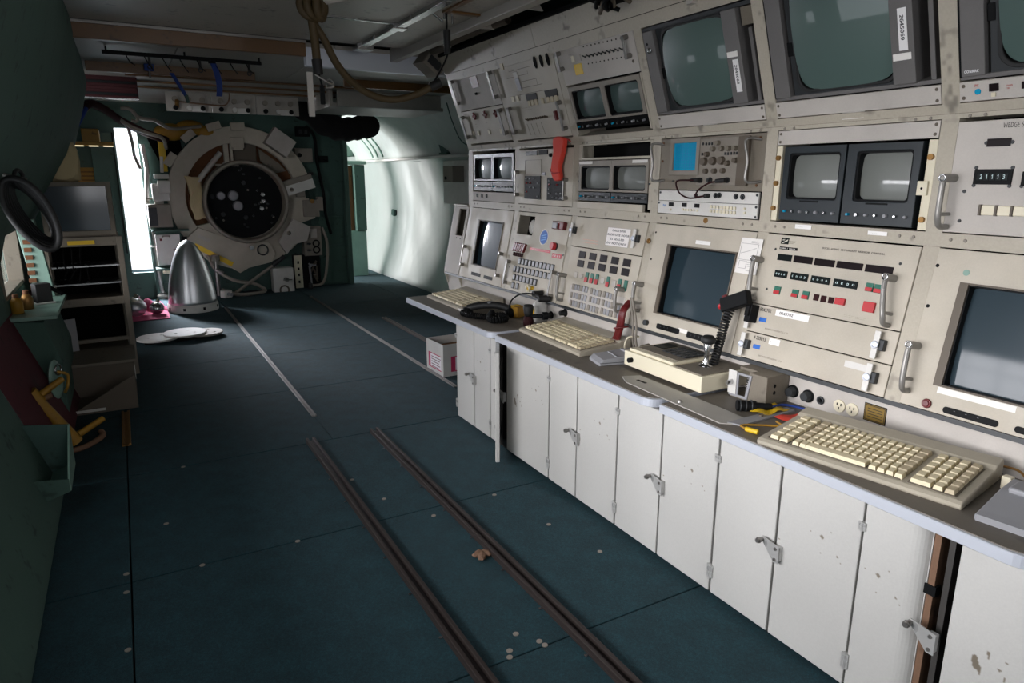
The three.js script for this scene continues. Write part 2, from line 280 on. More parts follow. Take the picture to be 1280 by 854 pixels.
add('ceiling_track', [bx(1.478, 2.425, -2.2, 1.53, 2.45, -4.72, 0.004), bx(1.46, 2.42, -3.98, 1.55, 2.45, -4.06, 0.004), bx(1.46, 2.41, -4.66, 1.57, 2.45, -4.78, 0.004)], M.steel, ceiling);
add('ceiling_batten', bx(0.95, 2.441, -4.0, 1.46, 2.45, -3.985), M.steel, ceiling);
add('wooden_strip', bx(-0.14, 2.36, -4.84, 1.16, 2.455, -4.80, 0.006), M.varnish, ceiling);
add('strip_edge', bx(-0.14, 2.44, -4.795, 1.16, 2.456, -4.78), M.dullSteel, ceiling);
add('crossbeam', bx(1.2, 2.33, -5.06, 3.2, 2.46, -5.0, 0.01), M.alu, ceiling);
add('wooden_strip', bx(-0.12, 2.38, -6.40, 1.1, 2.46, -6.36, 0.006), M.varnish, ceiling);
add('wooden_strip', bx(1.86, 2.38, -6.42, 3.3, 2.46, -6.38, 0.006), M.varnish, ceiling);
for (const z of [-7.0, -7.45, -7.9]) add('wooden_strip', bx(0.15, 2.44, z, 2.2, 2.458, z - 0.05, 0.004), M.varnish, ceiling);
add('ceiling_soffit', [bx(2.0, 2.30, -7.35, 3.25, 2.34, -8.3, 0.01), bx(2.05, 2.30, -7.3, 3.2, 2.46, -7.34, 0.01), bx(1.98, 2.30, -7.35, 2.02, 2.46, -8.3, 0.01)], M.ceilingPale, ceiling);
add('ceiling_access_frame', [bx(1.60, 2.438, -3.55, 1.80, 2.45, -3.59, 0.003), bx(1.59, 2.438, -3.2, 1.62, 2.45, -3.59, 0.003)], M.varnish, ceiling);
add('edge_girder', bx(1.80, 2.40, 1.3, 1.86, 2.52, -5.0, 0.006), M.ceilingPale, ceiling);
for (const z of [-2.3, -2.9, -3.35, -3.9, -4.5]) add('edge_gusset', plate([[0, 0], [0.2, 0], [0, 0.24]], 0.02, [], 0.002).rotateY(0).translate(1.86, 2.45, z), M.ceilingPale, ceiling);

// ================================================================ THE CONSOLE
// Three tiers of rack panels: the lower leans back, the middle stands upright, the upper leans forward.
const TIER = { low: [[2.24, 0.842], [2.35, 1.373]], mid: [[2.35, 1.373], [2.355, 1.795]], up: [[2.355, 1.795], [2.205, 2.24]] };
const BAY = [0, 1, 2, 3, 4, 5].map((i) => -4.802 + 0.7028 * i), PW = 0.645;   // left edge of each bay, width of a rack panel
const LEN = {}, BASIS = {};
for (const k in TIER) {
  const [[x0, y0], [x1, y1]] = TIER[k], l = LEN[k] = Math.hypot(x1 - x0, y1 - y0), e = [(x1 - x0) / l, (y1 - y0) / l];
  BASIS[k] = { e, m: new THREE.Matrix4().makeBasis(new THREE.Vector3(0, 0, 1), new THREE.Vector3(e[0], e[1], 0), new THREE.Vector3(-e[1], e[0], 0)) };
}
function tierGroup(o, tier, u, v) { const { e, m } = BASIS[tier], [[x0, y0]] = TIER[tier]; o.quaternion.setFromRotationMatrix(m); o.position.set(x0 + e[0] * v, y0 + e[1] * v, u); }
class Unit {                                                      // a thing mounted on a tier; its parts are given in the tier's own u (along), v (up)
  constructor(tier, name, label, category, u, v, group) { this.g = thing(name, label, category, [0, 0, 0], 0, group); tierGroup(this.g, tier, u, v); this.u = u; this.v = v; }
  part(name, g, m, parent = this.g, keepUV) { const q = geo(g, keepUV); q.translate(-this.u, -this.v, 0); q.userData.done = true; return add(name, q, m, parent); }
  at(name, g, m, u, v, n = 0, parent = this.g) { const o = add(name, g, m, parent); o.position.set(u - this.u, v - this.v, n); return o; }
  box(name, [u0, v0, u1, v1], n0, n1, m, r = 0, parent) { return this.part(name, bx(u0, v0, n0, u1, v1, n1, r), m, parent); }
  panel(name, r, holes, m, n0 = -0.012, n1 = 0, parent) { return this.part(name, plate(rectPts(r), n1 - n0, holes, 0.0015).translate(0, 0, n0), m, parent); }
  disc(name, u, v, r, n0, n1, m, parent, seg = 16) { return this.part(name, rod([u, v, n0], [u, v, n1], r, r, seg), m, parent); }
  print(name, [u0, v0, u1, v1], n, m, parent) { return this.part(name, new THREE.PlaneGeometry(u1 - u0, v1 - v0).translate((u0 + u1) / 2, (v0 + v1) / 2, n), m, parent, true); }
  handle(u0, v0, u1, v1, m = M.grip, out = 0.05) {            // an arched grip on two standoffs, its upper end a round boss
    const h = this.part('handle', [tube([[u1, v1 - 0.004, out], [u1, v1 - 0.02, out + 0.002], [(u0 + u1) / 2, (v0 + v1) / 2, out + 0.003], [u0, v0 + 0.03, out], [u0, v0 + 0.008, out - 0.012], [u0, v0 + 0.004, 0.004]], 0.0095, 20, 8), rod([u1, v1, 0.0], [u1, v1, out + 0.008], 0.0135, 0.0135, 14), rod([u0, v0 + 0.045, 0], [u0, v0 + 0.045, out], 0.006, 0.006, 8)], m);
    this.part('handle_boss', new THREE.TorusGeometry(0.0095, 0.0035, 6, 14).translate(u1, v1, out + 0.008), M.steel, h);
    return h;
  }
  flatHandle(u0, v0, u1, v1, out = 0.032) { this.part('handle', [bx(u0 - 0.006, v0, out - 0.006, u1 + 0.006, v1, out, 0.002), rod([(u0 + u1) / 2, v1 - 0.01, 0], [(u0 + u1) / 2, v1 - 0.01, out], 0.012, 0.012, 12), rod([(u0 + u1) / 2, v0 + 0.012, 0], [(u0 + u1) / 2, v0 + 0.012, out], 0.012, 0.012, 12)], M.dullSteel); }
  latch(u, v, h = 0.085) {                                        // quarter-turn fastener: a flat bar on a hub
    const l = this.part('latch', bx(u - 0.011, v - h / 2, 0.022, u + 0.011, v + h / 2, 0.027, 0.002), M.white); this.part('latch_hub', bx(u + 0.004, v - 0.018, 0, u + 0.028, v + 0.022, 0.022, 0.003), M.darkGrey, l);
    this.part('latch_screw', [new THREE.TorusGeometry(0.0105, 0.004, 6, 14).translate(u, v, 0.03), rod([u, v, 0.026], [u, v, 0.031], 0.007, 0.007, 10)], M.alu, l);
  }
  screws(list, r = 0.006, m = M.darkGrey) { for (const [u, v] of list) this.at('screw', screwGeo, m, u, v, 0); }
}
const screwGeo = share(rod([0, 0, 0], [0, 0, 0.003], 0.006, 0.005, 10));
const buttonGeo = {}; const button = (w, h, d = 0.006) => buttonGeo[[w, h, d]] ??= share(bx(-w / 2, -h / 2, 0, w / 2, h / 2, d, Math.min(w, h) * 0.12));
const knobGeo = {}; const knob = (r, d = 0.014) => knobGeo[[r, d]] ??= share([rod([0, 0, 0], [0, 0, d], r, r * 0.85, 14), bx(-r * 0.12, -r * 0.8, d, r * 0.12, r * 0.8, d + 0.001)]);
const toggleGeo = share([rod([0, 0, 0], [0, 0, 0.006], 0.006, 0.005, 8), rod([0, 0, 0.004], [0.002, 0.012, 0.022], 0.0025, 0.0035, 6)]);
function glass([u0, v0, u1, v1], n, bulge, power = 5, N = 14) {      // curved tube face with rounded corners
  const pos = [], id = [], cu = (u0 + u1) / 2, cv = (v0 + v1) / 2, a = (u1 - u0) / 2, b = (v1 - v0) / 2;
  for (let j = 0; j <= N; j++) for (let i = 0; i <= N; i++) {
    let x = i / N * 2 - 1, y = j / N * 2 - 1; const m = Math.max(Math.abs(x), Math.abs(y)), q = (Math.abs(x) ** power + Math.abs(y) ** power) ** (1 / power), k = q ? m / q : 1; x *= k; y *= k;
    pos.push(cu + a * x, cv + b * y, n + bulge * (1 - 0.5 * (x * x + y * y)));
  }
  for (let j = 0; j < N; j++) for (let i = 0; i < N; i++) { const p = j * (N + 1) + i; id.push(p, p + 1, p + N + 2, p, p + N + 2, p + N + 1); }
  const g = new THREE.BufferGeometry(); g.setAttribute('position', new THREE.Float32BufferAttribute(pos, 3)); g.setIndex(id); g.computeVertexNormals(); return g;
}
const inset = ([a, b, c, d], k) => [a + k, b + k, c - k, d - k];
const textLines = (lines, font) => (x, w, h) => { x.font = font; lines.forEach((t, i) => x.fillText(t, 4, h * (i + 0.5) / lines.length)); };

// ---- the rack frame itself
const rack = thing('console_frame', 'long beige equipment console frame along the right side of the cabin', 'console');
{
  const pt = (tier, v, n) => { const { e } = BASIS[tier], [[x0, y0]] = TIER[tier]; return [x0 + e[0] * v - e[1] * n, y0 + e[1] * v + e[0] * n]; };
  const side = [[2.9, 0.7], [2.29, 0.7], pt('low', 0, -0.004), pt('low', LEN.low, -0.004), pt('mid', LEN.mid, -0.004), pt('up', 0.68, -0.004), [2.9, 2.45]];
  const endPlate = (z, d) => plate(side, d).translate(0, 0, z);
  add('end_plate', endPlate(-4.88, 0.02), M.frame, rack); add('end_plate', plate([side[0], side[1], side[2], side[3], [2.9, side[3][1]]], 0.02).translate(0, 0, -5.14), M.frame, rack);
  add('end_shelf', bx(2.34, 1.372, -5.14, 2.9, 1.385, -4.88), M.frame, rack);
  const back = (tier, v0, v1, n0, n1, u0 = -4.86, u1 = 0.3) => { const g = bx(u0, v0, n0, u1, v1, n1); const o = new THREE.Group(); tierGroup(o, tier, 0, 0); o.updateMatrix(); return g.applyMatrix4(o.matrix); };
  add('back_panel', [back('low', -0.02, LEN.low, -0.24, -0.2, -5.12), back('mid', -0.05, LEN.mid + 0.05, -0.24, -0.2), back('up', -0.05, 0.66, -0.24, -0.2)], M.soot, rack);
  for (let i = 0; i <= 6; i++) for (const tier of ['low', 'mid', 'up']) {
    const u = -4.802 + 0.7028 * i, top = tier === 'up' ? 0.555 : LEN[tier];
    add('frame_post', back(tier, 0, top, -0.2, tier === 'low' ? -0.004 : -0.002, u - 0.056, u - 0.001), M.frame, rack);
  }
  for (let i = 0; i < 6; i++) {
    const u0 = BAY[i] - 0.002, u1 = u0 + PW + 0.004;
    add('frame_rail', back('mid', 0.0, 0.046, -0.1, -0.002, u0, u1), M.frame, rack);
    add('frame_rail', back('mid', 0.408, LEN.mid, -0.1, -0.002, u0, u1), M.frame, rack);
    add('frame_rail', back('up', 0.0, 0.03, -0.1, -0.002, u0, u1), M.frame, rack);
    add('frame_rail', back('up', 0.50, 0.555, -0.1, -0.002, u0, u1), M.frame, rack);
    const sg = rod([0, 0, 0], [0, 0, 0.002], 0.006, 0.005, 8);
    for (const [tier, v] of [['mid', 0.026], ['mid', 0.413]]) for (const du of [0.03, 0.075, 0.56, 0.61]) { const s = add('frame_screw', share(sg.clone()), M.brownGrey, rack); tierGroup(s, tier, BAY[i] + du, v); }
  }
  for (const [a, b] of [[-4.88, -3.6], [-3.597, -2.2], [-2.197, 0.3]]) add('fascia_panel', back('up', 0.558, 0.68, -0.03, 0.004, a, b), M.frame, rack);
  add('top_cover', bx(2.12, 2.44, -4.88, 2.9, 2.46, 0.3), M.soot, rack);
  add('backsplash', bx(2.275, 0.70, -5.12, 2.31, 0.86, 0.3), M.filler, rack);
  add('splash_lip', back('low', -0.012, 0.004, -0.06, -0.002, -5.12, 0.3), M.darkGrey, rack);
}
// small paper labels on the rails
const labelPrint = (t) => print(128, 32, (x, w, h) => { x.fillStyle = '#e9e6e2'; x.fillRect(0, 0, w, h); x.fillStyle = '#555'; x.font = '15px sans-serif'; x.textBaseline = 'middle'; x.fillText(t, 30, h / 2); });
{
  const lp = labelPrint('- - - -');
  for (const [tier, r, l] of [['mid', [-2.413, 0.438, -2.328, 0.461], 'above the oscilloscope'], ['mid', [-1.707, 0.431, -1.62, 0.457], 'above the dark twin monitors'], ['mid', [-1.862, 0.024, -1.787, 0.041], 'left one under the dark monitor pair'], ['mid', [-1.548, 0.022, -1.475, 0.036], 'right one under the dark monitor pair'], ['low', [-2.393, 0.46, -2.3, 0.477], 'above the slate screen']]) {
    const U = new Unit(tier, 'paper_label', 'small white paper label stuck on the console rail, ' + l, 'label', r[0], r[1]);
    U.part('label_strip', bx(r[0], r[1], 0.0005, r[2], r[3], 0.0012), M.paper); U.print('label_print', r, 0.0016, lp);
  }
}

// ---- reusable units
function knobRow(U, r, m, knobs, parent) {                       // a dark strip with small knobs
  U.box('control_strip', r, -0.01, 0.002, m, 0.001);
  knobs.forEach(([f, rad, mat]) => U.at('knob', knob(rad), mat ?? M.greyPlastic, r[0] + (r[2] - r[0]) * f, (r[1] + r[3]) / 2, 0.002));
}
function tallScreen(bay, screen, label, name = 'display_panel') {    // a blank panel with a tall slate screen behind a bevelled window
  const u = BAY[bay], U = new Unit('low', name, label, 'screen', u, 0.006);
  U.panel('panel', [u, 0.006, u + PW, LEN.low - 0.004], [rectPts(screen)], M.beige);
  const o = inset(screen, -0.028);
  U.part('bezel', plate(rectPts([screen[0] - 0.026, screen[1] - 0.006, screen[2] + 0.006, screen[3] + 0.006]), 0.010, [rectPts(screen)]).translate(0, 0, -0.004), M.brown);
  U.part('window_side', [bx(screen[0], screen[1], -0.05, screen[0] + 0.004, screen[3], 0), bx(screen[2] - 0.004, screen[1], -0.05, screen[2], screen[3], 0), bx(screen[0], screen[3] - 0.004, -0.05, screen[2], screen[3], 0), bx(screen[0], screen[1], -0.05, screen[2], screen[1] + 0.004, 0)], M.black);
  U.part('screen', glass(inset(screen, 0.003), -0.03, 0.012, 40), M.slate);
  return U;
}
function twinMonitor(tier, r, label, o = {}) {                    // two small tubes side by side in one housing with a knob strip below
  const [u0, v0, u1, v1] = r, U = new Unit(tier, 'twin_monitor', label, 'monitor', u0, v0), mid = (u0 + u1) / 2, strip = o.strip ?? 0.055, m = o.m ?? M.bezel, b = o.b ?? 0.028;
  const g = o.split ? 0.004 : 0;
  for (const [a, c, ml, mr] of [[u0, mid - g, b, b * 0.75], [mid + g, u1, b * (o.split ? 1.5 : 0.75), b]]) {
    const hole = [a + ml, v0 + strip + b * 0.5, c - mr, v1 - (o.top ?? b)];
    U.panel('housing', [a, v0 + (o.split ? 0 : strip), c, v1], [roundRect(hole, 0.012)], m, -0.03, 0.004);
    U.part('hood', plate(roundRect(inset(hole, -0.001), 0.012), 0.05, [roundRect(inset(hole, 0.007), 0.012)], 0).translate(0, 0, -0.052), M.black);
    U.part('screen', glass(inset(hole, 0.004), -0.034, 0.018, 7), o.glass ?? M.crt);
    if (o.chin) U.box('chin_badge', [a + (c - a) * 0.35, hole[1] - 0.010, a + (c - a) * 0.65, hole[1] - 0.004], 0.004, 0.007, M.black);
  }
  const n = o.knobs ?? 7;
  for (const [a, c] of [[u0, mid - g], [mid + g, u1]]) knobRow(U, [a + (o.split ? 0.004 : 0.002), v0 + 0.004, c - 0.002, v0 + strip - 0.004], o.stripM ?? M.darkGrey, Array.from({ length: n }, (_, i) => [0.1 + 0.82 * i / (n - 1), i % 3 === 1 ? 0.007 : 0.0055, i === 0 ? M.cyan : i % 2 ? M.steel : M.greyPlastic]));
  return U;
}
function crtMonitor(bay, vTop, label, marks) {                    // a large tube between grey side pillars
  const u0 = BAY[bay], v0 = 0.098, U = new Unit('up', 'crt_monitor', label, 'monitor', u0, v0), X = (f) => u0 + PW * f;
  U.box('chassis_top', [u0, vTop - 0.016, X(1), vTop], -0.1, -0.004, M.darkGrey, 0.002);
  U.box('chassis_base', [u0, v0, X(1), v0 + 0.014], -0.1, -0.006, M.crtGrey, 0.002);
  U.box('side_pillar', [X(0.012), v0 + 0.012, X(0.118), vTop - 0.016], -0.08, 0.004, M.crtGrey, 0.003);
  U.box('side_slot', [X(0), v0 + 0.01, X(0.012), vTop - 0.13], -0.08, -0.002, M.black);
  U.box('side_pillar', [X(0.765), v0 + 0.012, X(0.885), vTop - 0.016], -0.08, 0.006, M.crtGrey, 0.003);
  U.box('side_rib', [X(0.945), v0 + 0.012, X(0.972), vTop - 0.10], -0.08, -0.01, M.crtGrey, 0.003);
  U.box('corner_bracket', [X(0.90), vTop - 0.09, X(0.99), vTop - 0.02], -0.06, -0.012, M.khaki, 0.003);
  const r = [X(0.168), v0 + 0.022, X(0.79), vTop - 0.022];
  U.part('mask', plate(rectPts([X(0.13), v0 + 0.012, X(0.8), vTop - 0.014]), 0.03, [roundRect(inset(r, 0.004), 0.055, 8)], 0.002).translate(0, 0, -0.042), M.darkGrey);
  U.part('gasket', plate(roundRect(inset(r, -0.002), 0.057, 8), 0.012, [roundRect(inset(r, 0.010), 0.05, 8)], 0.002).translate(0, 0, -0.018), M.rubber);
  U.part('screen', glass(inset(r, 0.006), -0.022, 0.045, 6, 20), M.crtDark);
  U.disc('knob_hole', X(0.045), vTop - 0.07, 0.006, 0.003, 0.005, M.black);
  U.part('cam_lock', new THREE.TorusGeometry(0.010, 0.004, 6, 14).translate(X(0.06), vTop - 0.10, 0.006), M.steel);
  U.box('release_tab', [X(0.12), v0 + 0.16, X(0.155), v0 + 0.21], -0.05, -0.01, M.black, 0.002);
  marks?.(U, X, vTop, v0);
  return U;
}
function fillerPanel(tier, r, label, extra) { const U = new Unit(tier, 'filler_panel', label, 'panel', r[0], r[1]); U.panel('panel', r, [], M.filler, -0.012, 0.001); U.screws([[r[0] + 0.012, r[1] + 0.012], [r[2] - 0.012, r[1] + 0.012], [r[0] + 0.012, r[3] - 0.012], [r[2] - 0.012, r[3] - 0.012]], 0.005, M.brown); extra?.(U); return U; }

// ---- upper tier
{ // bay 0: two handled panels
  const u0 = BAY[0], u1 = u0 + 0.638;
  const A = new Unit('up', 'control_panel', 'upper beige panel at far end of console with small maroon square', 'panel', u0, 0.285);
  A.panel('panel', [u0, 0.285, u1, 0.50], [], M.filler);
  A.flatHandle(...[-4.804, 0.335], ...[-4.767, 0.509]); A.flatHandle(...[-4.206, 0.326], ...[-4.191, 0.5]);
  A.box('maroon_square', [-4.515, 0.422, -4.41, 0.498], 0, 0.003, M.redDark, 0.001);
  for (let i = 0; i < 3; i++) for (let j = 0; j < 4; j++) A.print('legend', [u0 + 0.13 + 0.045 * i, 0.33 + 0.035 * j, u0 + 0.16 + 0.045 * i, 0.345 + 0.035 * j], 0.001, inkSmall);
  A.at('knob', knob(0.009), M.black, -4.475, 0.384, 0);
  const B = new Unit('up', 'control_panel', 'lower beige panel at far end of console with three dark red rotary knobs', 'panel', u0, 0.045);
  B.panel('panel', [u0, 0.045, u1, 0.28], [], M.beige);
  B.flatHandle(...[-4.798, 0.088], ...[-4.774, 0.252]); B.flatHandle(...[-4.211, 0.087], ...[-4.191, 0.26]);
  for (const [u, v] of [[-4.602, 0.239], [-4.434, 0.237], [-4.281, 0.234]]) {
    B.at('star_knob', share([rod([0, 0, 0], [0, 0, 0.016], 0.014, 0.012, 10), bx(-0.026, -0.008, 0.002, 0.026, 0.008, 0.014, 0.003), bx(-0.008, -0.026, 0.002, 0.008, 0.026, 0.014, 0.003)]), M.redDark, u, v, 0);
    B.print('legend', [u - 0.04, v - 0.09, u + 0.04, v - 0.045], 0.001, inkSmall);
  }
  for (const [u, v] of [[-4.703, 0.12], [-4.621, 0.118], [-4.452, 0.115], [-4.279, 0.113]]) B.at('switch_button', button(0.030, 0.032), M.cream, u, v, 0);
  // bay 1: one tall flow-diagram panel
  const c0 = BAY[1] - 0.06, c1 = BAY[1] + PW, C = new Unit('up', 'control_panel', 'tall beige panel with flow diagram lines, three dark ovals and rows of keys', 'panel', c0, 0.04);
  C.panel('panel', [c0, 0.04, c1, 0.50], [], M.beige);
  for (const [u, v] of [[-3.646, 0.478], [-3.578, 0.477], [-3.51, 0.476]]) C.part('dark_oval', rod([0, 0, 0], [0, 0, 0.004], 0.02, 0.02, 18).scale(0.8, 1.7, 1).translate(u, v, 0), M.soot);
  C.print('diagram', [c0 + 0.12, 0.28, c1 - 0.03, 0.49], 0.0008, ink('#5b5650', 512, 256, (x) => { x.lineWidth = 2.4; for (const [a, b, c, d] of [[60, 30, 300, 30], [20, 75, 260, 75], [260, 75, 260, 55], [110, 120, 330, 120], [110, 165, 380, 165], [110, 210, 400, 210], [330, 120, 330, 165]]) { x.beginPath(); x.moveTo(a, b); x.lineTo(c, d); x.stroke(); } x.font = '13px sans-serif'; x.fillText('- - - -- - - - - -', 60, 18); }));
  for (const [a, b, c, d] of [[515, 245, 552, 285]]) C.box('indicator', [-4.059, 0.485, -4.019, 0.525], 0, 0.004, M.keyDark, 0.001);
  [[-3.924, 0.417, -3.877, 0.456], [-3.92, 0.379, -3.872, 0.418], [-3.916, 0.341, -3.87, 0.381]].forEach((r, i) => C.box('indicator', r, 0, 0.005, i ? M.greyPlastic : M.paper, 0.002));
  [[-4.024, 0.285, -3.99, 0.319], [-3.968, 0.283, -3.934, 0.318]].forEach((r) => C.box('key_switch', r, 0, 0.006, M.cream, 0.002));
  [[-3.845, 0.274, -3.72, 0.313], [-3.625, 0.272, -3.493, 0.314]].forEach((r) => C.box('display', r, 0, 0.004, M.led, 0.001));
  [[-3.825, 0.259], [-3.786, 0.26], [-3.744, 0.26], [-3.671, 0.26], [-3.608, 0.26], [-3.565, 0.26], [-3.519, 0.261]].forEach(([u, v]) => C.at('key_switch', button(0.032, 0.034), M.keyDark, u, v, 0));
  for (let i = 0; i < 10; i++) { const [a, b] = [-3.894, 0.16], [c, d] = [-3.666, 0.165]; C.at('toggle', toggleGeo, M.brown, a + (c - a) * i / 9, b + (d - b) * i / 9, 0); }
  C.print('legend', [c0 + 0.17, 0.06, c1 - 0.1, 0.14], 0.0008, ink('#6a635a', 256, 64, (x) => { x.lineWidth = 2; for (const a of [40, 70, 105, 140]) { x.beginPath(); x.moveTo(a, 2); x.lineTo(a + 8, 60); x.stroke(); } }));
  C.print('legend', [c0 + 0.22, 0.215, c1 - 0.15, 0.245], 0.0008, inkSmall);
  C.flatHandle(...[-4.086, 0.085], ...[-4.059, 0.257]); C.flatHandle(...[-3.493, 0.076], ...[-3.485, 0.246]);
  C.box('red_tab', [-3.568, 0.139, -3.545, 0.194], 0.0, 0.018, M.redDark, 0.004);
}
{ // bay 2: switch panel above a twin monitor
  const u0 = BAY[2], u1 = u0 + PW;
  const A = new Unit('up', 'switch_panel', 'grey panel with a row of toggle switches and a yellow square tag', 'panel', u0, 0.315);
  A.panel('panel', [u0, 0.315, u1, 0.50], [], M.filler);
  A.flatHandle(...[-3.389, 0.396], ...[-3.375, 0.499]); A.flatHandle(...[-2.803, 0.383], ...[-2.797, 0.491]);
  for (let i = 0; i < 10; i++) { const [a, b] = [-3.155, 0.438], [c, d] = [-2.848, 0.43], u = a + (c - a) * i / 9, v = b + (d - b) * i / 9; A.at('toggle', toggleGeo, M.darkGrey, u, v, 0); A.at('lamp_dot', share(rod([0, 0, 0], [0, 0, 0.002], 0.0035, 0.0035, 8)), M.soot, u, v + 0.052, 0); A.at('lamp_dot', share(rod([0, 0, 0], [0, 0, 0.002], 0.0035, 0.0035, 8)), M.soot, u + 0.01, v - 0.035, 0); }
  A.box('key_switch', [-3.281, 0.427, -3.256, 0.461], 0, 0.006, M.cream, 0.002); A.box('key_switch', [-3.228, 0.424, -3.196, 0.459], 0, 0.006, M.filler, 0.002);
  A.box('yellow_tag', [-3.278, 0.359, -3.205, 0.415], 0, 0.002, M.yellow, 0.001);
  A.print('legend', [u0 + 0.09, 0.44, u0 + 0.16, 0.48], 0.0008, inkSmall);
  A.disc('knob_hole', -2.789, 0.367, 0.008, 0, 0.002, M.brown);
  const T = twinMonitor('up', [u0 + 0.012, 0.062, u1 - 0.012, 0.305], 'twin small monitors in beige housing on the upper tier under toggle switches', { m: M.brownGrey, strip: 0.05, b: 0.024, stripM: M.soot });
  T.box('edge_strip', [u0, 0.04, u0 + 0.011, 0.31], -0.02, 0.0, M.beige, 0.002); T.box('edge_strip', [u1 - 0.011, 0.04, u1, 0.31], -0.02, 0.0, M.beige, 0.002);
}
// bays 3, 4 and 5: large tubes
const tapePrint = (t) => print(256, 64, (x, w, h) => { x.fillStyle = '#e8e6e4'; x.fillRect(0, 0, w, h); x.fillStyle = '#222'; x.font = 'bold 40px sans-serif'; x.textBaseline = 'middle'; x.fillText(t, 40, h / 2 + 2); });
const sideLabel = (t) => (U, X, vTop, v0) => {
  const b = U.box('label_strip', [X(0.81), v0 + 0.06, X(0.855), v0 + 0.19], 0.006, 0.007, M.paper);
  U.part('label_print', new THREE.PlaneGeometry(0.13, 0.029).rotateZ(-Math.PI / 2).translate(X(0.8325), v0 + 0.125, 0.0075), tapePrint(t), b, true);
};
crtMonitor(3, 0.495, 'large grey-pillared tube monitor above the blue-screened oscilloscope', (U, X, vTop, v0) => { sideLabel('2645063')(U, X, vTop, v0); U.box('name_plate', [X(0.775), v0 + 0.20, X(0.86), v0 + 0.222], 0.006, 0.009, M.paper, 0.001); });
crtMonitor(4, 0.60, 'large tube monitor with reflected windows above the dark monitor pair', (U, X, vTop, v0) => { sideLabel('2645069')(U, X, vTop, v0 + 0.06); U.box('name_plate', [X(0.775), v0 + 0.09, X(0.87), v0 + 0.112], 0.006, 0.009, M.paper, 0.001); });
crtMonitor(5, 0.60, 'large tube monitor cut off by the right edge above counter panel', (U, X, vTop, v0) => { U.print('badge_print', [X(0.02), v0 + 0.018, X(0.115), v0 + 0.036], 0.0045, ink('#d8d8d8', 128, 32, (x) => { x.font = 'bold 22px sans-serif'; x.fillText('CONRAC', 8, 16); })); });
fillerPanel('up', [BAY[3], 0.034, BAY[3] + PW, 0.094], 'plain pale filler panel under the monitor above the oscilloscope');
fillerPanel('up', [BAY[4], 0.034, BAY[4] + PW, 0.094], 'plain pale filler panel under the monitor with reflected windows');
fillerPanel('up', [BAY[5], 0.034, BAY[5] + PW, 0.094], 'pale counter panel with small dark readouts and a blue dot at top right', (U) => {
  const u = BAY[5];
  U.disc('blue_dot', -1.234, 0.062, 0.009, 0.001, 0.003, M.cyan); U.box('display', [-1.202, 0.059, -1.175, 0.082], 0.001, 0.004, M.led, 0.001); U.box('button', [-1.195, 0.043, -1.183, 0.056], 0.001, 0.006, M.cream, 0.001);
  U.box('display', [-1.114, 0.058, -1.085, 0.079], 0.001, 0.004, M.led, 0.001); U.print('legend', [-1.246, 0.074, -1.223, 0.088], 0.0018, ink('#b0504a', 128, 48, (x) => { x.font = 'bold 34px sans-serif'; x.fillText('SPEC', 6, 24); }));
  U.print('legend', [-1.156, 0.06, -1.128, 0.076], 0.0018, ink('#b0504a', 128, 48, textLines(['COUNTS', '/ SEC'], 'bold 20px sans-serif')));
});

// ---- middle tier
{ // bay 0
  const u0 = BAY[0], T = twinMonitor('mid', [u0 + 0.02, 0.12, u0 + PW - 0.01, 0.385], 'twin dark monitors at the far end of the middle tier', { strip: 0.075, b: 0.026 });
  const P = new Unit('mid', 'connector_strip', 'pale strip with three small black sockets under the far twin monitors', 'panel', u0, 0.05);
  P.panel('panel', [u0, 0.05, u0 + PW, 0.116], [], M.filler);
  for (const f of [0.12, 0.24, 0.36]) P.box('socket', [u0 + PW * f - 0.012, 0.075, u0 + PW * f + 0.012, 0.102], 0, 0.004, M.black, 0.001);
}
{ // bay 1
  const u0 = BAY[1], u1 = u0 + PW, U = new Unit('mid', 'control_panel', 'beige panel with two square black connector fields behind the red glove', 'panel', u0, 0.05);
  U.panel('panel', [u0, 0.05, u1, 0.395], [], M.beige);
  U.box('display', [-4.002, 0.36, -3.863, 0.386], 0, 0.005, M.led, 0.001); U.box('display', [-3.843, 0.361, -3.737, 0.389], 0, 0.005, M.black, 0.001);
  U.part('outline_frame', plate(rectPts([-4.014, 0.237, -3.81, 0.332]), 0.002, [rectPts(inset([-4.014, 0.237, -3.81, 0.332], 0.003))]), M.brownGrey);
  for (const [u, v] of [[-3.698, 0.356], [-3.647, 0.354], [-3.676, 0.266]]) U.at('knob', knob(0.012), M.black, u, v, 0);
  U.box('switch_button', [-3.798, 0.233, -3.758, 0.253], 0, 0.006, M.greyPlastic, 0.002); U.print('legend', [-3.958, 0.39, -3.734, 0.413], 0.0008, inkSmall);
  for (const r of [[-4.012, 0.084, -3.811, 0.231], [-3.734, 0.083, -3.542, 0.221]]) { const c = U.box('connector_field', r, 0, 0.006, M.black, 0.002); for (let i = 0; i < 4; i++) for (let j = 0; j < 5; j++) if (rnd() > 0.5) U.at('pin', pinGeo, rnd() > 0.8 ? M.red : M.greyPlastic, r[0] + (r[2] - r[0]) * (0.15 + 0.23 * i), r[1] + (r[3] - r[1]) * (0.12 + 0.19 * j), 0.006, c).position.sub(new THREE.Vector3(0, 0, 0)); }
  U.flatHandle(...[-4.104, 0.097], ...[-4.1, 0.265]); U.flatHandle(...[-3.513, 0.088], ...[-3.513, 0.219]);
}
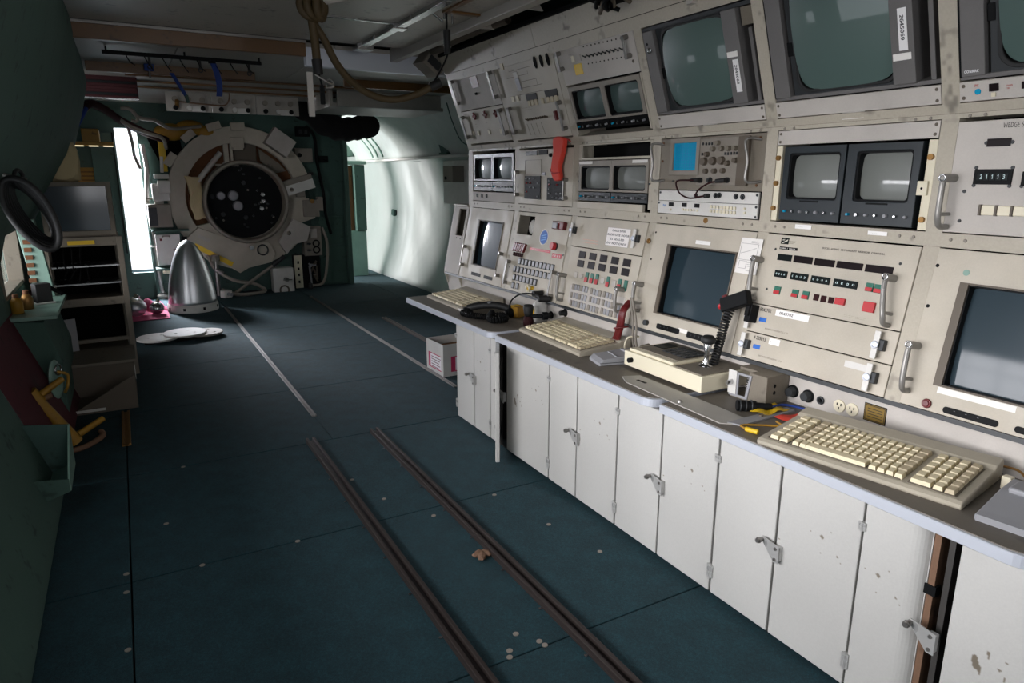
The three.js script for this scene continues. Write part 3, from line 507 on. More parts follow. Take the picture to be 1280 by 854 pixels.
{ // bay 2
  const u0 = BAY[2], u1 = u0 + PW;
  const S1 = new Unit('mid', 'slot_panel', 'empty black slot above the lit twin monitors', 'opening', u0, 0.318); S1.panel('panel', [u0, 0.318, u1, 0.406], [rectPts([u0 + 0.03, 0.33, u1 - 0.02, 0.398])], M.beige); S1.box('slot_back', [u0 + 0.02, 0.325, u1 - 0.01, 0.402], -0.1, -0.09, M.soot);
  const T = twinMonitor('mid', [u0 + 0.008, 0.088, u1 - 0.022, 0.314], 'twin monitors in pale housing on the middle tier beside the oscilloscope', { m: M.brownGrey, strip: 0.056, b: 0.022, top: 0.03, glass: M.crtGreyGlass });
  T.box('label_strip', [u0 + 0.012, 0.296, u0 + 0.14, 0.311], 0.004, 0.006, M.paper); T.box('label_strip', [u1 - 0.15, 0.296, u1 - 0.03, 0.311], 0.004, 0.006, M.paper);
  T.box('edge_strip', [u1 - 0.021, 0.06, u1, 0.316], -0.03, -0.004, M.beige, 0.002); T.screws([[u1 - 0.011, 0.19], [u0 + 0.004, 0.2]]);
  const F = new Unit('mid', 'filler_panel', 'narrow beige filler panel under the twin monitors beside the oscilloscope', 'panel', u0, 0.046); F.panel('panel', [u0, 0.046, u1 - 0.05, 0.084], [], M.beige, -0.012, 0.006); F.screws([[u0 + 0.26, 0.064]]);
}
{ // bay 3: oscilloscope and two slim units
  const u0 = BAY[3], u1 = u0 + PW, U = new Unit('mid', 'oscilloscope', 'beige rack oscilloscope with bright blue screen, knobs and looped probe cable', 'instrument', u0, 0.165);
  U.panel('face_plate', [u0, 0.165, u1, 0.404], [], M.khaki, -0.02, -0.004);
  const scr = [-2.591, 0.255, -2.438, 0.381];
  U.part('screen_bezel', plate(rectPts(inset(scr, -0.022)), 0.016, [rectPts(scr)], 0.002).translate(0, 0, -0.004), M.brownGrey);
  U.box('screen', scr, -0.004, 0.004, M.cyan, 0.001);
  const gr = []; for (let i = 1; i < 10; i++) gr.push(bx(scr[0] + (scr[2] - scr[0]) * i / 10 - 0.0004, scr[1], 0.004, scr[0] + (scr[2] - scr[0]) * i / 10 + 0.0004, scr[3], 0.0044)); for (let i = 1; i < 8; i++) gr.push(bx(scr[0], scr[1] + (scr[3] - scr[1]) * i / 8 - 0.0004, 0.004, scr[2], scr[1] + (scr[3] - scr[1]) * i / 8 + 0.0004, 0.0044));
  U.part('graticule', gr, M.blue);
  const pr = [-2.431, 0.189, -2.155, 0.395]; U.box('knob_plate', pr, -0.004, 0.006, M.brownGrey, 0.002); U.box('side_band', [-2.187, 0.187, -2.127, 0.395], -0.004, 0.012, M.brown, 0.003);
  for (const [r, m, list] of [[0.012, M.khaki, [[-2.332, 0.347], [-2.28, 0.347], [-2.239, 0.346], [-2.203, 0.346], [-2.305, 0.372]]], [0.019, M.brown, [[-2.383, 0.294], [-2.328, 0.295], [-2.277, 0.296]]], [0.012, M.brown, [[-2.368, 0.251], [-2.314, 0.251], [-2.263, 0.252], [-2.366, 0.325], [-2.24, 0.284], [-2.196, 0.295]]]]) for (const [u, v] of list) U.at('knob', knob(r, 0.018), m, u, v, 0.006);
  for (const [a, b] of [[-2.399, 0.372], [-2.379, 0.371], [-2.36, 0.371], [-2.343, 0.37], [-2.327, 0.369], [-2.399, 0.326], [-2.259, 0.325], [-2.243, 0.324], [-2.225, 0.325], [-2.208, 0.325], [-2.193, 0.325]]) U.at('push_button', button(0.007, 0.012), M.darkGrey, a, b, 0.006);
  for (const [a, b] of [[-2.591, 0.206], [-2.561, 0.208], [-2.528, 0.21], [-2.494, 0.21]]) U.at('push_button', button(0.012, 0.006), M.darkGrey, a, b, -0.004);
  U.print('legend', [-2.36, 0.368, -2.189, 0.386], 0.0065, inkSmall);
  for (const [a, b] of [[-2.4, 0.21], [-2.339, 0.211], [-2.236, 0.211]]) U.part('socket', [rod([a, b, 0.006], [a, b, 0.024], 0.009, 0.009, 12), rod([a, b, 0.006], [a, b, 0.012], 0.013, 0.013, 12)], M.darkGrey);
  const [pa, pb] = [-2.4, 0.21], [qa, qb] = [-2.514, 0.186], [ra, rb] = [-2.451, 0.129], [sa, sb] = [-2.343, 0.141], [ta, tb] = [-2.384, 0.137], [wa, wb] = [-2.308, 0.196], [xa, xb] = [-2.236, 0.211];
  U.part('probe_cable', [tube([[pa, pb, 0.024], [pa - 0.02, pb, 0.05], [qa, qb + 0.015, 0.05], [qa + 0.01, qb - 0.03, 0.04], [ra, rb, 0.03], [sa, sb, 0.024]], 0.0038), tube([[sa, sb, 0.024], [ta, tb, 0.045], [ta + 0.01, tb + 0.02, 0.05], [wa, wb, 0.05], [xa, xb, 0.03]], 0.0038)], M.maroon);
  U.part('probe_plug', [rod([pa - 0.03, pb, 0.036], [pa + 0.012, pb, 0.03], 0.009, 0.011), rod([xa - 0.035, xb - 0.004, 0.04], [xa + 0.014, xb, 0.034], 0.009, 0.011), rod([sa, sb, 0.006], [sa, sb, 0.03], 0.01, 0.01)], M.rubber);
  for (const [p, q, s] of [[[-2.698, 0.209], [-2.713, 0.38], -1], [[-2.099, 0.206], [-2.115, 0.379], -1]]) U.part('bow_handle', tube([[p[0] + 0.04, p[1], -0.004], [p[0], p[1], 0.04], [p[0], (p[1] + q[1]) / 2, 0.042], [q[0], q[1], 0.04], [q[0] + 0.04, q[1], -0.004]], 0.006, 30), M.dullSteel);
  U.screws([[u0 + 0.02, 0.385], [u1 - 0.03, 0.385], [u0 + 0.02, 0.21], [u1 - 0.03, 0.19], [u0 + 0.02, 0.3]], 0.006, M.rust);
  const A = new Unit('mid', 'patch_unit', 'slim white unit with round sockets directly under the oscilloscope', 'instrument', u0, 0.112);
  A.panel('panel', [u0 + 0.008, 0.112, u1 - 0.012, 0.161], [], M.white);
  for (const [a, b] of [[-2.426, 0.139], [-2.302, 0.143], [-2.28, 0.144], [-2.182, 0.142], [-2.145, 0.141]]) A.part('socket', [new THREE.TorusGeometry(0.010, 0.003, 6, 14).translate(a, b, 0.004), rod([a, b, 0], [a, b, 0.012], 0.006, 0.006, 10)], M.darkGrey);
  A.print('legend', [-2.621, 0.136, -2.549, 0.162], 0.0008, inkSmall); A.screws([[u0 + 0.018, 0.15], [u1 - 0.02, 0.15]]);
  const B = new Unit('mid', 'pulse_generator', 'slim white unit with three black windows and two rows of push buttons', 'instrument', u0, 0.05);
  B.panel('panel', [u0 + 0.004, 0.05, u1 - 0.012, 0.11], [], M.white);
  for (const r of [[-2.609, 0.085, -2.576, 0.104], [-2.517, 0.085, -2.485, 0.104], [-2.433, 0.085, -2.401, 0.103]]) B.box('display', r, 0, 0.003, M.black, 0.001);
  for (let i = 0; i < 8; i++) for (let j = 0; j < 2; j++) { const [a, b] = [-2.325, 0.093], [c, d] = [-2.184, 0.09]; B.at('push_button', button(0.013, 0.014), M.cream, a + (c - a) * i / 7, b + (d - b) * i / 7 - 0.019 * j, 0); }
  for (const [a, b] of [[-2.594, 0.069], [-2.507, 0.073], [-2.491, 0.072], [-2.473, 0.072], [-2.454, 0.072], [-2.435, 0.072], [-2.412, 0.072], [-2.129, 0.091], [-2.127, 0.073]]) B.at('push_button', button(0.010, 0.010), M.cream, a, b, 0);
  B.print('logo', [-2.657, 0.08, -2.628, 0.101], 0.0008, ink('#3f7fc0', 64, 64, (x) => { x.font = 'bold 40px sans-serif'; x.fillText('hp', 10, 34); }));
  B.print('legend', [-2.152, 0.098, -2.072, 0.103], 0.0008, inkSmall); B.screws([[u1 - 0.02, 0.1], [u1 - 0.02, 0.058], [u0 + 0.012, 0.1]]);
}
{ // bay 4: dark twin monitors hung in a wider opening
  const u0 = BAY[4], u1 = u0 + PW;
  fillerPanel('mid', [u0 + 0.004, 0.35, u1, 0.405], 'plain pale filler panel above the dark twin monitors');
  const T = twinMonitor('mid', [u0 + 0.045, 0.056, u1 - 0.045, 0.342], 'dark blue-grey twin monitors with knob strips above the mirror control panel', { split: true, strip: 0.07, b: 0.026, chin: true, knobs: 7, glass: M.crtGreyGlass });
  T.box('slot_back', [u0 + 0.02, 0.05, u1 - 0.02, 0.348], -0.1, -0.09, M.soot);
  T.box('mounting_rail', [u0, 0.05, u0 + 0.028, 0.346], -0.03, -0.004, M.cream, 0.002); T.box('mounting_rail', [u1 - 0.03, 0.05, u1, 0.346], -0.03, -0.004, M.cream, 0.002);
  T.box('rail_clip', [u1 - 0.045, 0.165, u1 - 0.01, 0.212], -0.004, 0.006, M.cream, 0.002); T.disc('clip_hole', u1 - 0.028, 0.188, 0.004, 0.005, 0.007, M.soot);
  for (const [u, v] of [[u0 + 0.014, 0.3], [u0 + 0.012, 0.1], [u1 - 0.015, 0.29], [u1 - 0.016, 0.085], [u0 + 0.014, 0.2]]) T.disc('captive_screw', u, v, 0.010, -0.004, 0.006, M.copper);
}
{ // bay 5: WEDGE panel
  const u0 = BAY[5], u1 = u0 + PW, U = new Unit('mid', 'control_panel', 'pale panel lettered WEDGE with thumbwheel counter at the right edge', 'panel', u0, 0.05);
  U.panel('panel', [u0, 0.05, u1, 0.395], [], M.filler);
  U.print('lettering', [-1.158, 0.366, -1.032, 0.391], 0.0008, ink('#2c2a28', 512, 72, (x) => { x.font = '56px sans-serif'; x.fillText('WEDGE SET', 6, 38); }));
  U.box('display', [-1.194, 0.316, -1.127, 0.34], 0, 0.004, M.led, 0.001);
  const tw = [-1.216, 0.203, -1.107, 0.249], w = U.box('thumbwheel_counter', tw, 0, 0.006, M.black, 0.002);
  for (let i = 0; i < 5; i++) U.box('thumbwheel', [tw[0] + (tw[2] - tw[0]) * (0.1 + 0.165 * i), tw[1] + 0.012, tw[0] + (tw[2] - tw[0]) * (0.1 + 0.165 * i) + 0.016, tw[3] - 0.012], 0.006, 0.008, M.dial, 0.001, w);
  U.print('digits', [tw[0] + 0.016, tw[1] + 0.008, tw[2] - 0.01, tw[3] - 0.008], 0.0085, ink('#cfe3e2', 256, 64, (x) => { x.font = 'bold 38px monospace'; '21113'.split('').forEach((c, i) => x.fillText(c, 12 + i * 50, 32)); }), w);
  for (const r of [[-1.176, 0.11, -1.134, 0.14], [-1.13, 0.11, -1.09, 0.139], [-1.086, 0.111, -1.047, 0.139]]) { U.box('push_button', r, 0, 0.010, M.cream, 0.002); U.box('button_shroud', [r[0] - 0.008, r[1] - 0.002, r[0] - 0.001, r[3] + 0.002], 0, 0.012, M.brown, 0.001); }
  for (const [a, b] of [[-1.197, 0.328], [-1.124, 0.328], [-1.214, 0.254], [-1.111, 0.253], [-1.214, 0.2], [-1.112, 0.199], [-1.079, 0.199], [-1.239, 0.181], [-1.24, 0.088]]) U.at('screw', screwGeo, M.darkGrey, a, b, 0);
  U.print('legend', [-1.169, 0.304, -1.15, 0.311], 0.0008, inkSmall);
  U.handle(-1.276, 0.063, -1.276, 0.222, M.grip, 0.06);
  const V2 = new Unit('mid', 'thumbwheel_bezel', 'dark counter bezel cut by the right edge beside the WEDGE panel counter', 'instrument', -1.074, 0.2); V2.box('bezel', [-1.081, 0.2, -1.009, 0.242], 0, 0.006, M.black, 0.002);
}

// ---- lower tier
{ // far end strip beside bay 0
  const U = new Unit('low', 'end_panel', 'narrow grey end panel with an open slot at the far end of the console', 'panel', -5.12, 0.006);
  U.panel('panel', [-5.12, 0.006, BAY[0] - 0.058, LEN.low - 0.004], [rectPts([-5.03, 0.31, -4.90, 0.52])], M.filler); U.box('slot_back', [-5.05, 0.30, -4.88, 0.53], -0.09, -0.08, M.maroon);
  U.screws([[-5.0, 0.29], [-4.93, 0.288]]);
}
{
  const T = tallScreen(0, [-4.636, 0.118, -4.274, 0.448], 'slate screen panel with slim handles at the far end of lower tier');
  T.flatHandle(...[-4.798, 0.083], ...[-4.802, 0.246]); T.flatHandle(...[-4.202, 0.07], ...[-4.218, 0.245]);
  T.box('slot', [-4.638, 0.036, -4.486, 0.06], -0.001, 0.002, M.black, 0.0008); T.box('slot', [-4.43, 0.035, -4.297, 0.059], -0.001, 0.002, M.black, 0.0008);
  T.print('legend', [-4.538, 0.468, -4.449, 0.485], 0.0008, inkSmall);
}
{ // bay 1: emergency panel
  const u0 = BAY[1], u1 = u0 + PW, U = new Unit('low', 'control_panel', 'beige panel with blue round sticker, red button and rows of grey keys', 'panel', u0, 0.006), hole = [-4.069, 0.391, -3.866, 0.515];
  U.panel('panel', [u0, 0.006, u1, LEN.low - 0.004], [rectPts(hole)], M.beige);
  U.box('opening_back', inset(hole, -0.01), -0.1, -0.09, M.soot); U.part('torn_lining', new THREE.IcosahedronGeometry(0.035, 1).scale(1, 1.4, 0.5).translate((hole[0] + hole[2]) / 2 - 0.01, hole[1] + 0.06, -0.06), M.paper);
  const [su, sv] = [-3.716, 0.39];
  U.part('sticker', rod([0, 0, 0], [0, 0, 0.0012], 0.052, 0.052, 32).translate(su, sv, 0), M.paper);
  U.part('sticker_print', new THREE.CircleGeometry(0.044, 32).translate(su, sv, 0.0016), print(128, 128, (x) => { x.fillStyle = '#1a5bb0'; x.fillRect(0, 0, 128, 128); x.strokeStyle = '#6fa8e0'; x.lineWidth = 9; for (const y of [45, 66, 87]) { x.beginPath(); x.moveTo(24, y + 8); x.lineTo(104, y - 8); x.stroke(); } }), U.g, true);
  for (let i = 0; i < 6; i++) U.at('red_rocker', share(bx(-0.010, -0.03, 0, 0.010, 0.03, 0.018, 0.003).rotateZ(-0.35)), M.redDark, u0 + 0.05 + 0.026 * i, 0.30, 0);
  for (let i = 0; i < 5; i++) U.at('dark_rocker', button(0.020, 0.026, 0.010), M.maroon, u0 + 0.055 + 0.026 * i, 0.252, 0);
  U.box('breaker', [-3.606, 0.448, -3.48, 0.496], 0, 0.030, M.redDark, 0.004); U.box('breaker_tab', [-3.592, 0.452, -3.54, 0.486], 0.03, 0.038, M.greyPlastic, 0.002);
  U.box('red_plate', [-3.864, 0.297, -3.61, 0.314], 0, 0.0015, M.red); U.box('red_plate', [-3.585, 0.274, -3.48, 0.303], 0, 0.002, M.red);
  U.print('plate_print', inset([-3.585, 0.274, -3.48, 0.303], 0.004), 0.0025, ink('#f0dcd8', 128, 64, (x) => { x.lineWidth = 5; for (let i = 0; i < 6; i++) { x.beginPath(); x.moveTo(14 + i * 18, 14); x.lineTo(14 + i * 18 + (i % 2 ? 8 : -6), 50); x.stroke(); } }));
  U.print('plate_print', inset([-3.864, 0.297, -3.61, 0.314], 0.006), 0.002, inkPale);
  const [bu, bv] = [-3.563, 0.344]; U.disc('button_collar', bu, bv, 0.024, 0, 0.012, M.darkGrey); U.part('red_button', rod([bu, bv, 0.012], [bu, bv, 0.034], 0.024, 0.022, 20), M.red);
  for (const [n, a, b] of [[10, [-3.957, 0.211], [-3.551, 0.213]], [10, [-4.004, 0.154], [-3.57, 0.157]], [7, [-3.991, 0.099], [-3.718, 0.099]], [2, [-3.989, 0.043], [-3.933, 0.045]]]) for (let i = 0; i < n; i++) { const t = i / (n - 1), u = a[0] + (b[0] - a[0]) * t, v = a[1] + (b[1] - a[1]) * t, k = U.at('key_frame', button(0.036, 0.042, 0.005), M.darkGrey, u, v, 0); U.at('key_cap', button(0.026, 0.032, 0.004), M.greyPlastic, U.u, U.v, 0.005, k); }
  U.flatHandle(...[-4.094, 0.038], ...[-4.08, 0.204]); U.flatHandle(...[-3.504, 0.032], ...[-3.5, 0.196], 0.04);
  U.screws([[u1 - 0.012, 0.3], [u1 - 0.012, 0.18], [u0 + 0.02, 0.16]]);
}
{ // bay 2: door with notice above a display and key panel
  const u0 = BAY[2], u1 = u0 + PW, D = new Unit('low', 'access_door', 'beige access door carrying the CAUTION notice about the aperture door', 'door', u0, 0.366);
  D.panel('panel', [u0, 0.366, u1, LEN.low - 0.004], [], M.beige, -0.012, 0.002); D.latch(u0 + 0.0, 0.455); D.latch(-2.817, 0.448, 0.10);
  const sg = D.box('notice', [-3.074, 0.395, -2.874, 0.496], 0.002, 0.004, M.paper);
  D.print('notice_print', [-3.074, 0.395, -2.874, 0.496], 0.0046, print(512, 420, (x, w, h) => { x.fillStyle = '#ece6e2'; x.fillRect(0, 0, w, h); x.strokeStyle = '#8a8078'; x.lineWidth = 5; x.strokeRect(3, 3, w - 6, h - 6); x.fillStyle = '#1c1a1a'; x.font = 'bold 66px sans-serif'; x.textAlign = 'center'; x.textBaseline = 'middle'; ['CAUTION', 'APERTURE DOOR', 'IS SEALED', 'DO NOT OPEN'].forEach((t, i) => x.fillText(t, w / 2, 66 + i * 96, w - 20)); }), sg);
  D.print('faded_print', [-3.298, 0.385, -3.137, 0.418], 0.0026, ink('#cfa391', 256, 96, (x) => { x.lineWidth = 10; for (const y of [20, 70]) { x.beginPath(); x.moveTo(8, y); x.lineTo(248, y); x.stroke(); } }));
  const U = new Unit('low', 'control_panel', 'beige panel with ten dark displays above red-green switches and grey key rows', 'panel', u0, 0.006);
  U.panel('panel', [u0, 0.006, u1, 0.362], [], M.beige);
  U.box('legend_plate', [-3.326, 0.029, -2.813, 0.137], 0, 0.002, M.filler, 0.0005);
  U.print('title_print', [-3.151, 0.352, -2.979, 0.362], 0.0008, inkSmall);
  for (const [a, b] of [[-3.269, 0.322], [-3.165, 0.322], [-3.064, 0.321], [-2.96, 0.32], [-2.858, 0.319], [-3.269, 0.27], [-3.165, 0.271], [-3.063, 0.27], [-2.958, 0.269], [-2.856, 0.269]]) U.at('display', button(0.064, 0.040, 0.004), M.led, a, b, 0);
  for (const [a, b] of [[-3.183, 0.2], [-3.134, 0.2], [-3.086, 0.2], [-2.983, 0.2], [-2.881, 0.2]]) { const s = U.at('rocker_switch', button(0.028, 0.058, 0.007), M.greenSwitch, a, b, 0); U.at('rocker_lower_half', button(0.027, 0.029, 0.004), M.red, U.u, U.v - 0.0145, 0.006, s); }
  U.at('rocker_switch', button(0.028, 0.058, 0.007), M.greenSwitch, -2.831, 0.199, 0);
  for (const [a, b] of [[-3.293, 0.201], [-3.033, 0.201], [-2.93, 0.199]]) U.at('square_key', button(0.032, 0.034), M.filler, a, b, 0);
  U.at('dial', knob(0.015), M.filler, -3.233, 0.2, 0);
  for (const [n, a, b] of [[6, [-3.296, 0.13], [-3.16, 0.13]], [4, [-3.112, 0.129], [-3.031, 0.126]], [4, [-2.992, 0.128], [-2.907, 0.126]], [6, [-3.298, 0.081], [-3.157, 0.081]], [4, [-3.11, 0.083], [-3.029, 0.082]], [4, [-2.989, 0.082], [-2.907, 0.079]], [2, [-2.873, 0.081], [-2.848, 0.081]], [6, [-3.289, 0.035], [-3.152, 0.034]], [4, [-3.113, 0.034], [-3.029, 0.033]], [4, [-2.987, 0.037], [-2.901, 0.035]], [2, [-2.864, 0.036], [-2.841, 0.035]]])
    for (let i = 0; i < n; i++) { const t = i / (n - 1); U.at('grey_key', button(0.020, 0.034, 0.005), i % 3 ? M.greyPlastic : M.brownGrey, a[0] + (b[0] - a[0]) * t, a[1] + (b[1] - a[1]) * t, 0.002); }
  U.handle(-3.382, 0.03, -3.398, 0.184); U.handle(-2.827, 0.053, -2.838, 0.176);
}
{ // bay 3
  const sc = [-2.55, 0.104, -2.136, 0.438], T = tallScreen(3, sc, 'slate screen panel behind the hanging microphone, a paper sheet at its side');
  T.handle(-2.689, 0.084, -2.703, 0.222);
  for (const r of [[-2.536, 0.026, -2.375, 0.052], [-2.324, 0.024, -2.185, 0.052]]) { T.part('drive_slot', plate(roundRect(r, 0.008), 0.004, [], 0.001), M.black); for (let i = 0; i < 3; i++) T.box('slot_rib', [r[0] + 0.03 + 0.025 * i, r[1] + 0.012, r[0] + 0.034 + 0.025 * i, r[3] - 0.008], 0.003, 0.006, M.darkGrey); }
  T.box('slot_label', [-2.385, 0.038, -2.325, 0.057], 0, 0.001, M.paper);
  T.disc('socket', -2.611, 0.04, 0.014, 0, 0.018, M.darkGrey); T.disc('key_hole', -2.682, 0.494, 0.005, 0, 0.001, M.black); T.disc('key_hole', -2.677, 0.358, 0.005, 0, 0.001, M.black);
  const pr = [-2.122, 0.357, -2.005, 0.51], Q = new Unit('low', 'paper_sheet', 'printed paper sheet taped beside the slate screen above the microphone', 'paper', pr[0], pr[1]);
  Q.part('sheet', sheet((s, t) => [pr[0] + (pr[2] - pr[0]) * s, pr[1] + (pr[3] - pr[1]) * t, 0.003 + 0.004 * Math.sin(3 * s) * t], 6, 8, 0.0008), M.paper);
  Q.print('sheet_print', inset(pr, 0.008), 0.0095, ink('#8f8a86', 128, 256, (x) => { x.lineWidth = 2; x.strokeRect(6, 30, 116, 130); x.strokeRect(14, 170, 50, 60); for (const y of [10, 20, 180, 195, 210, 245]) { x.beginPath(); x.moveTo(70, y); x.lineTo(120, y); x.stroke(); } x.beginPath(); x.moveTo(12, 110); x.lineTo(60, 90); x.lineTo(112, 60); x.stroke(); }));
  for (const r of [[-2.72, 0.446], [-2.357, 0.571]]) T.part('captive_screw', [new THREE.TorusGeometry(0.010, 0.004, 6, 12).translate(r[0], r[1], 0.004), rod([r[0], r[1], 0], [r[0], r[1], 0.006], 0.007, 0.007, 10)], M.copper);
}
{ // bay 4: mirror control
  const u0 = BAY[4], u1 = u0 + PW, U = new Unit('low', 'control_panel', 'panel lettered OSCILLATING SECONDARY MIRROR CONTROL with red-green switches and two grip handles', 'panel', u0, 0.244);
  U.panel('panel', [u0, 0.244, u1, LEN.low - 0.006], [], M.beige, -0.012, 0.002);
  U.print('title', [-1.722, 0.494, -1.464, 0.506], 0.0026, ink('#2f2b27', 1024, 64, (x) => { x.font = 'bold 48px sans-serif'; x.fillText('OSCILLATING  SECONDARY  MIRROR  CONTROL', 4, 34, 1012); }));
  U.box('logo_plate', [-1.916, 0.5, -1.879, 0.525], 0.002, 0.003, M.dial); U.print('logo_mark', [-1.915, 0.501, -1.88, 0.524], 0.0036, ink('#c8c2b4', 64, 64, (x) => { x.beginPath(); x.moveTo(6, 58); x.lineTo(58, 10); x.lineTo(58, 28); x.lineTo(20, 58); x.fill(); x.font = 'bold 24px sans-serif'; x.fillText('di', 10, 20); }));
  U.print('logo_text', [-1.88, 0.499, -1.832, 0.516], 0.0026, ink('#57524b', 128, 64, (x) => { x.lineWidth = 4; for (const y of [10, 26, 42]) { x.beginPath(); x.moveTo(4, y); x.lineTo(110 - y, y); x.stroke(); } }));
  const tg = U.box('tag_plate', [-1.915, 0.478, -1.83, 0.489], 0.002, 0.004, M.black); U.print('tag_print', [-1.915, 0.478, -1.83, 0.489], 0.0046, ink('#d8d4cc', 256, 48, (x) => { x.font = 'bold 30px sans-serif'; x.fillText('CHAN  |  VOLTS', 8, 26, 240); }), tg);
  for (const [r, m] of [[[-1.914, 0.433, -1.846, 0.459], M.dial], [[-1.835, 0.432, -1.749, 0.46], M.led], [[-1.739, 0.431, -1.652, 0.458], M.led], [[-1.642, 0.432, -1.537, 0.458], M.led], [[-1.526, 0.431, -1.422, 0.458], M.led]]) U.box('display', r, 0.002, 0.006, m, 0.001);
  for (const [r, n] of [[[-1.909, 0.364, -1.849, 0.392], 3], [[-1.831, 0.363, -1.751, 0.392], 5], [[-1.735, 0.363, -1.654, 0.391], 5], [[-1.636, 0.362, -1.539, 0.391], 7]]) { const w = U.box('thumbwheel_counter', r, 0.002, 0.008, M.dial, 0.001); U.print('digits', inset(r, 0.006), 0.0085, digitInk, w); for (let i = 1; i < n; i++) U.box('wheel_divider', [r[0] + (r[2] - r[0]) * i / n - 0.001, r[1] + 0.006, r[0] + (r[2] - r[0]) * i / n + 0.001, r[3] - 0.006], 0.008, 0.0095, M.black, 0, w); }
  const rg = (r, both) => { const h = r[1] + (r[3] - r[1]) * (both ?? 0.48), s = U.box('rocker_switch', r, 0.002, 0.008, M.greenSwitch, 0.001); U.box('rocker_lower_half', [r[0] + 0.001, r[1] + 0.001, r[2] - 0.001, h], 0.008, 0.012, M.red, 0.001, s); };
  [[-1.9, 0.293, -1.856, 0.329], [-1.813, 0.293, -1.77, 0.328], [-1.764, 0.293, -1.721, 0.329], [-1.512, 0.36, -1.47, 0.395], [-1.479, 0.359, -1.436, 0.394]].forEach((r) => rg([r[0] + 0.007, r[1] + 0.002, r[2] - 0.007, r[3] - 0.002]));
  for (const r of [[-1.706, 0.297, -1.684, 0.322], [-1.674, 0.296, -1.652, 0.321], [-1.641, 0.296, -1.619, 0.32]]) U.box('slide_switch', r, 0.002, 0.006, M.maroon, 0.001);
  for (const r of [[-1.61, 0.297, -1.57, 0.322], [-1.496, 0.289, -1.452, 0.326]]) U.box('red_button', r, 0.002, 0.013, M.red, 0.002);
  U.print('small_print', [-1.566, 0.256, -1.399, 0.268], 0.0026, ink('#5d5852', 512, 64, (x) => { x.font = '24px sans-serif'; x.fillText('--- -- ---------- ----- -----------', 4, 18, 500); x.fillText('---- -- ---------- ---- ----------', 4, 46, 480); }));
  for (const r of [[-1.9, 0.404, -1.861, 0.409], [-1.809, 0.407, -1.772, 0.413], [-1.711, 0.408, -1.678, 0.414], [-1.603, 0.405, -1.572, 0.411], [-1.899, 0.336, -1.861, 0.34], [-1.811, 0.338, -1.772, 0.34]]) U.print('legend', r, 0.0026, inkSmall);
  U.handle(-1.98, 0.256, -1.992, 0.424); U.handle(-1.39, 0.252, -1.412, 0.419); U.screws([[-1.935, 0.476], [-1.404, 0.473], [-1.933, 0.309]]);
  for (const [k, v0, v1, txt, tape] of [[0, 0.124, 0.24, '6045702', '0045702'], [1, 0.008, 0.120, '# 235013', '------']]) {
    const D = new Unit('low', 'rack_drawer', k ? 'blank drawer, the bottom one of two under the mirror control panel' : 'blank drawer marked 6045702 directly under the mirror control panel', 'drawer', u0, v0);
    D.panel('drawer_front', [u0, v0, u1, v1], [], M.beige, -0.012, 0.001);
    const top = v1 - 0.018;
    D.print('hand_lettering', [u0 + 0.045, top - 0.012, u0 + 0.125, top + 0.014], 0.0018, ink('#26221f', 256, 64, (x) => { x.font = 'bold 48px sans-serif'; x.fillText(txt, 8, 34, 240); }));
    D.print('tape_label', [u0 + 0.127, top - 0.013, u0 + (k ? 0.18 : 0.285), top + 0.013], 0.0018, print(256, 48, (x, w, h) => { x.fillStyle = '#ebe7e3'; x.fillRect(0, 0, w, h); x.fillStyle = '#37332f'; x.font = 'bold 28px sans-serif'; x.textBaseline = 'middle'; x.fillText(tape, 30, h / 2); }));
    D.box('blue_badge', [u0 + 0.055, v0 + 0.048, u0 + 0.09, v0 + 0.066], 0.001, 0.003, M.blue); D.print('faint_print', [u0 + 0.09, v0 + 0.018, u0 + 0.21, v0 + 0.03], 0.0018, ink('#8b847a', 256, 32, (x) => { x.font = '24px sans-serif'; x.fillText('MONOCHROMATIC LTD', 4, 16, 248); }));
    if (k) D.box('blank_label', [u1 - 0.17, v1 - 0.042, u1 - 0.07, v1 - 0.018], 0.001, 0.0018, M.white);
    D.latch(u0 + 0.012, (v0 + v1) / 2, 0.1); D.latch(u1 - 0.06, (v0 + v1) / 2, 0.1);
  }
}
{ // bay 5
  const u0 = BAY[5], sc = [-1.168, 0.1, -0.72, 0.43], T = tallScreen(5, sc, 'large slate screen panel at the right edge with glare near its foot');
  T.handle(-1.268, 0.049, -1.275, 0.208); T.box('label_strip', [sc[0] - 0.01, 0.072, sc[0] + 0.22, 0.092], 0, 0.001, M.paper);
  for (const r of [[-1.146, 0.015, -0.982, 0.036], [-0.938, 0.017, -0.805, 0.037]]) { T.part('drive_slot', plate(roundRect(r, 0.010), 0.004, [], 0.001), M.black); for (let i = 0; i < 3; i++) T.box('slot_rib', [r[0] + 0.035 + 0.035 * i, r[1] + 0.014, r[0] + 0.039 + 0.035 * i, r[3] - 0.008], 0.003, 0.007, M.greyPlastic); }
  const [a, b] = [-1.199, 0.029]; T.part('socket', [new THREE.TorusGeometry(0.012, 0.004, 6, 14).translate(a, b, 0.004), rod([a, b, 0], [a, b, 0.01], 0.009, 0.009, 12)], M.redDark);
  for (const [p, q] of [[-1.28, 0.481], [-1.277, 0.345]]) T.disc('key_hole', p, q, 0.006, 0, 0.001, M.black);
  for (const [p, q] of [[-1.186, 0.468]]) T.disc('dot_mark', p, q, 0.010, 0, 0.001, M.greenPale);
}

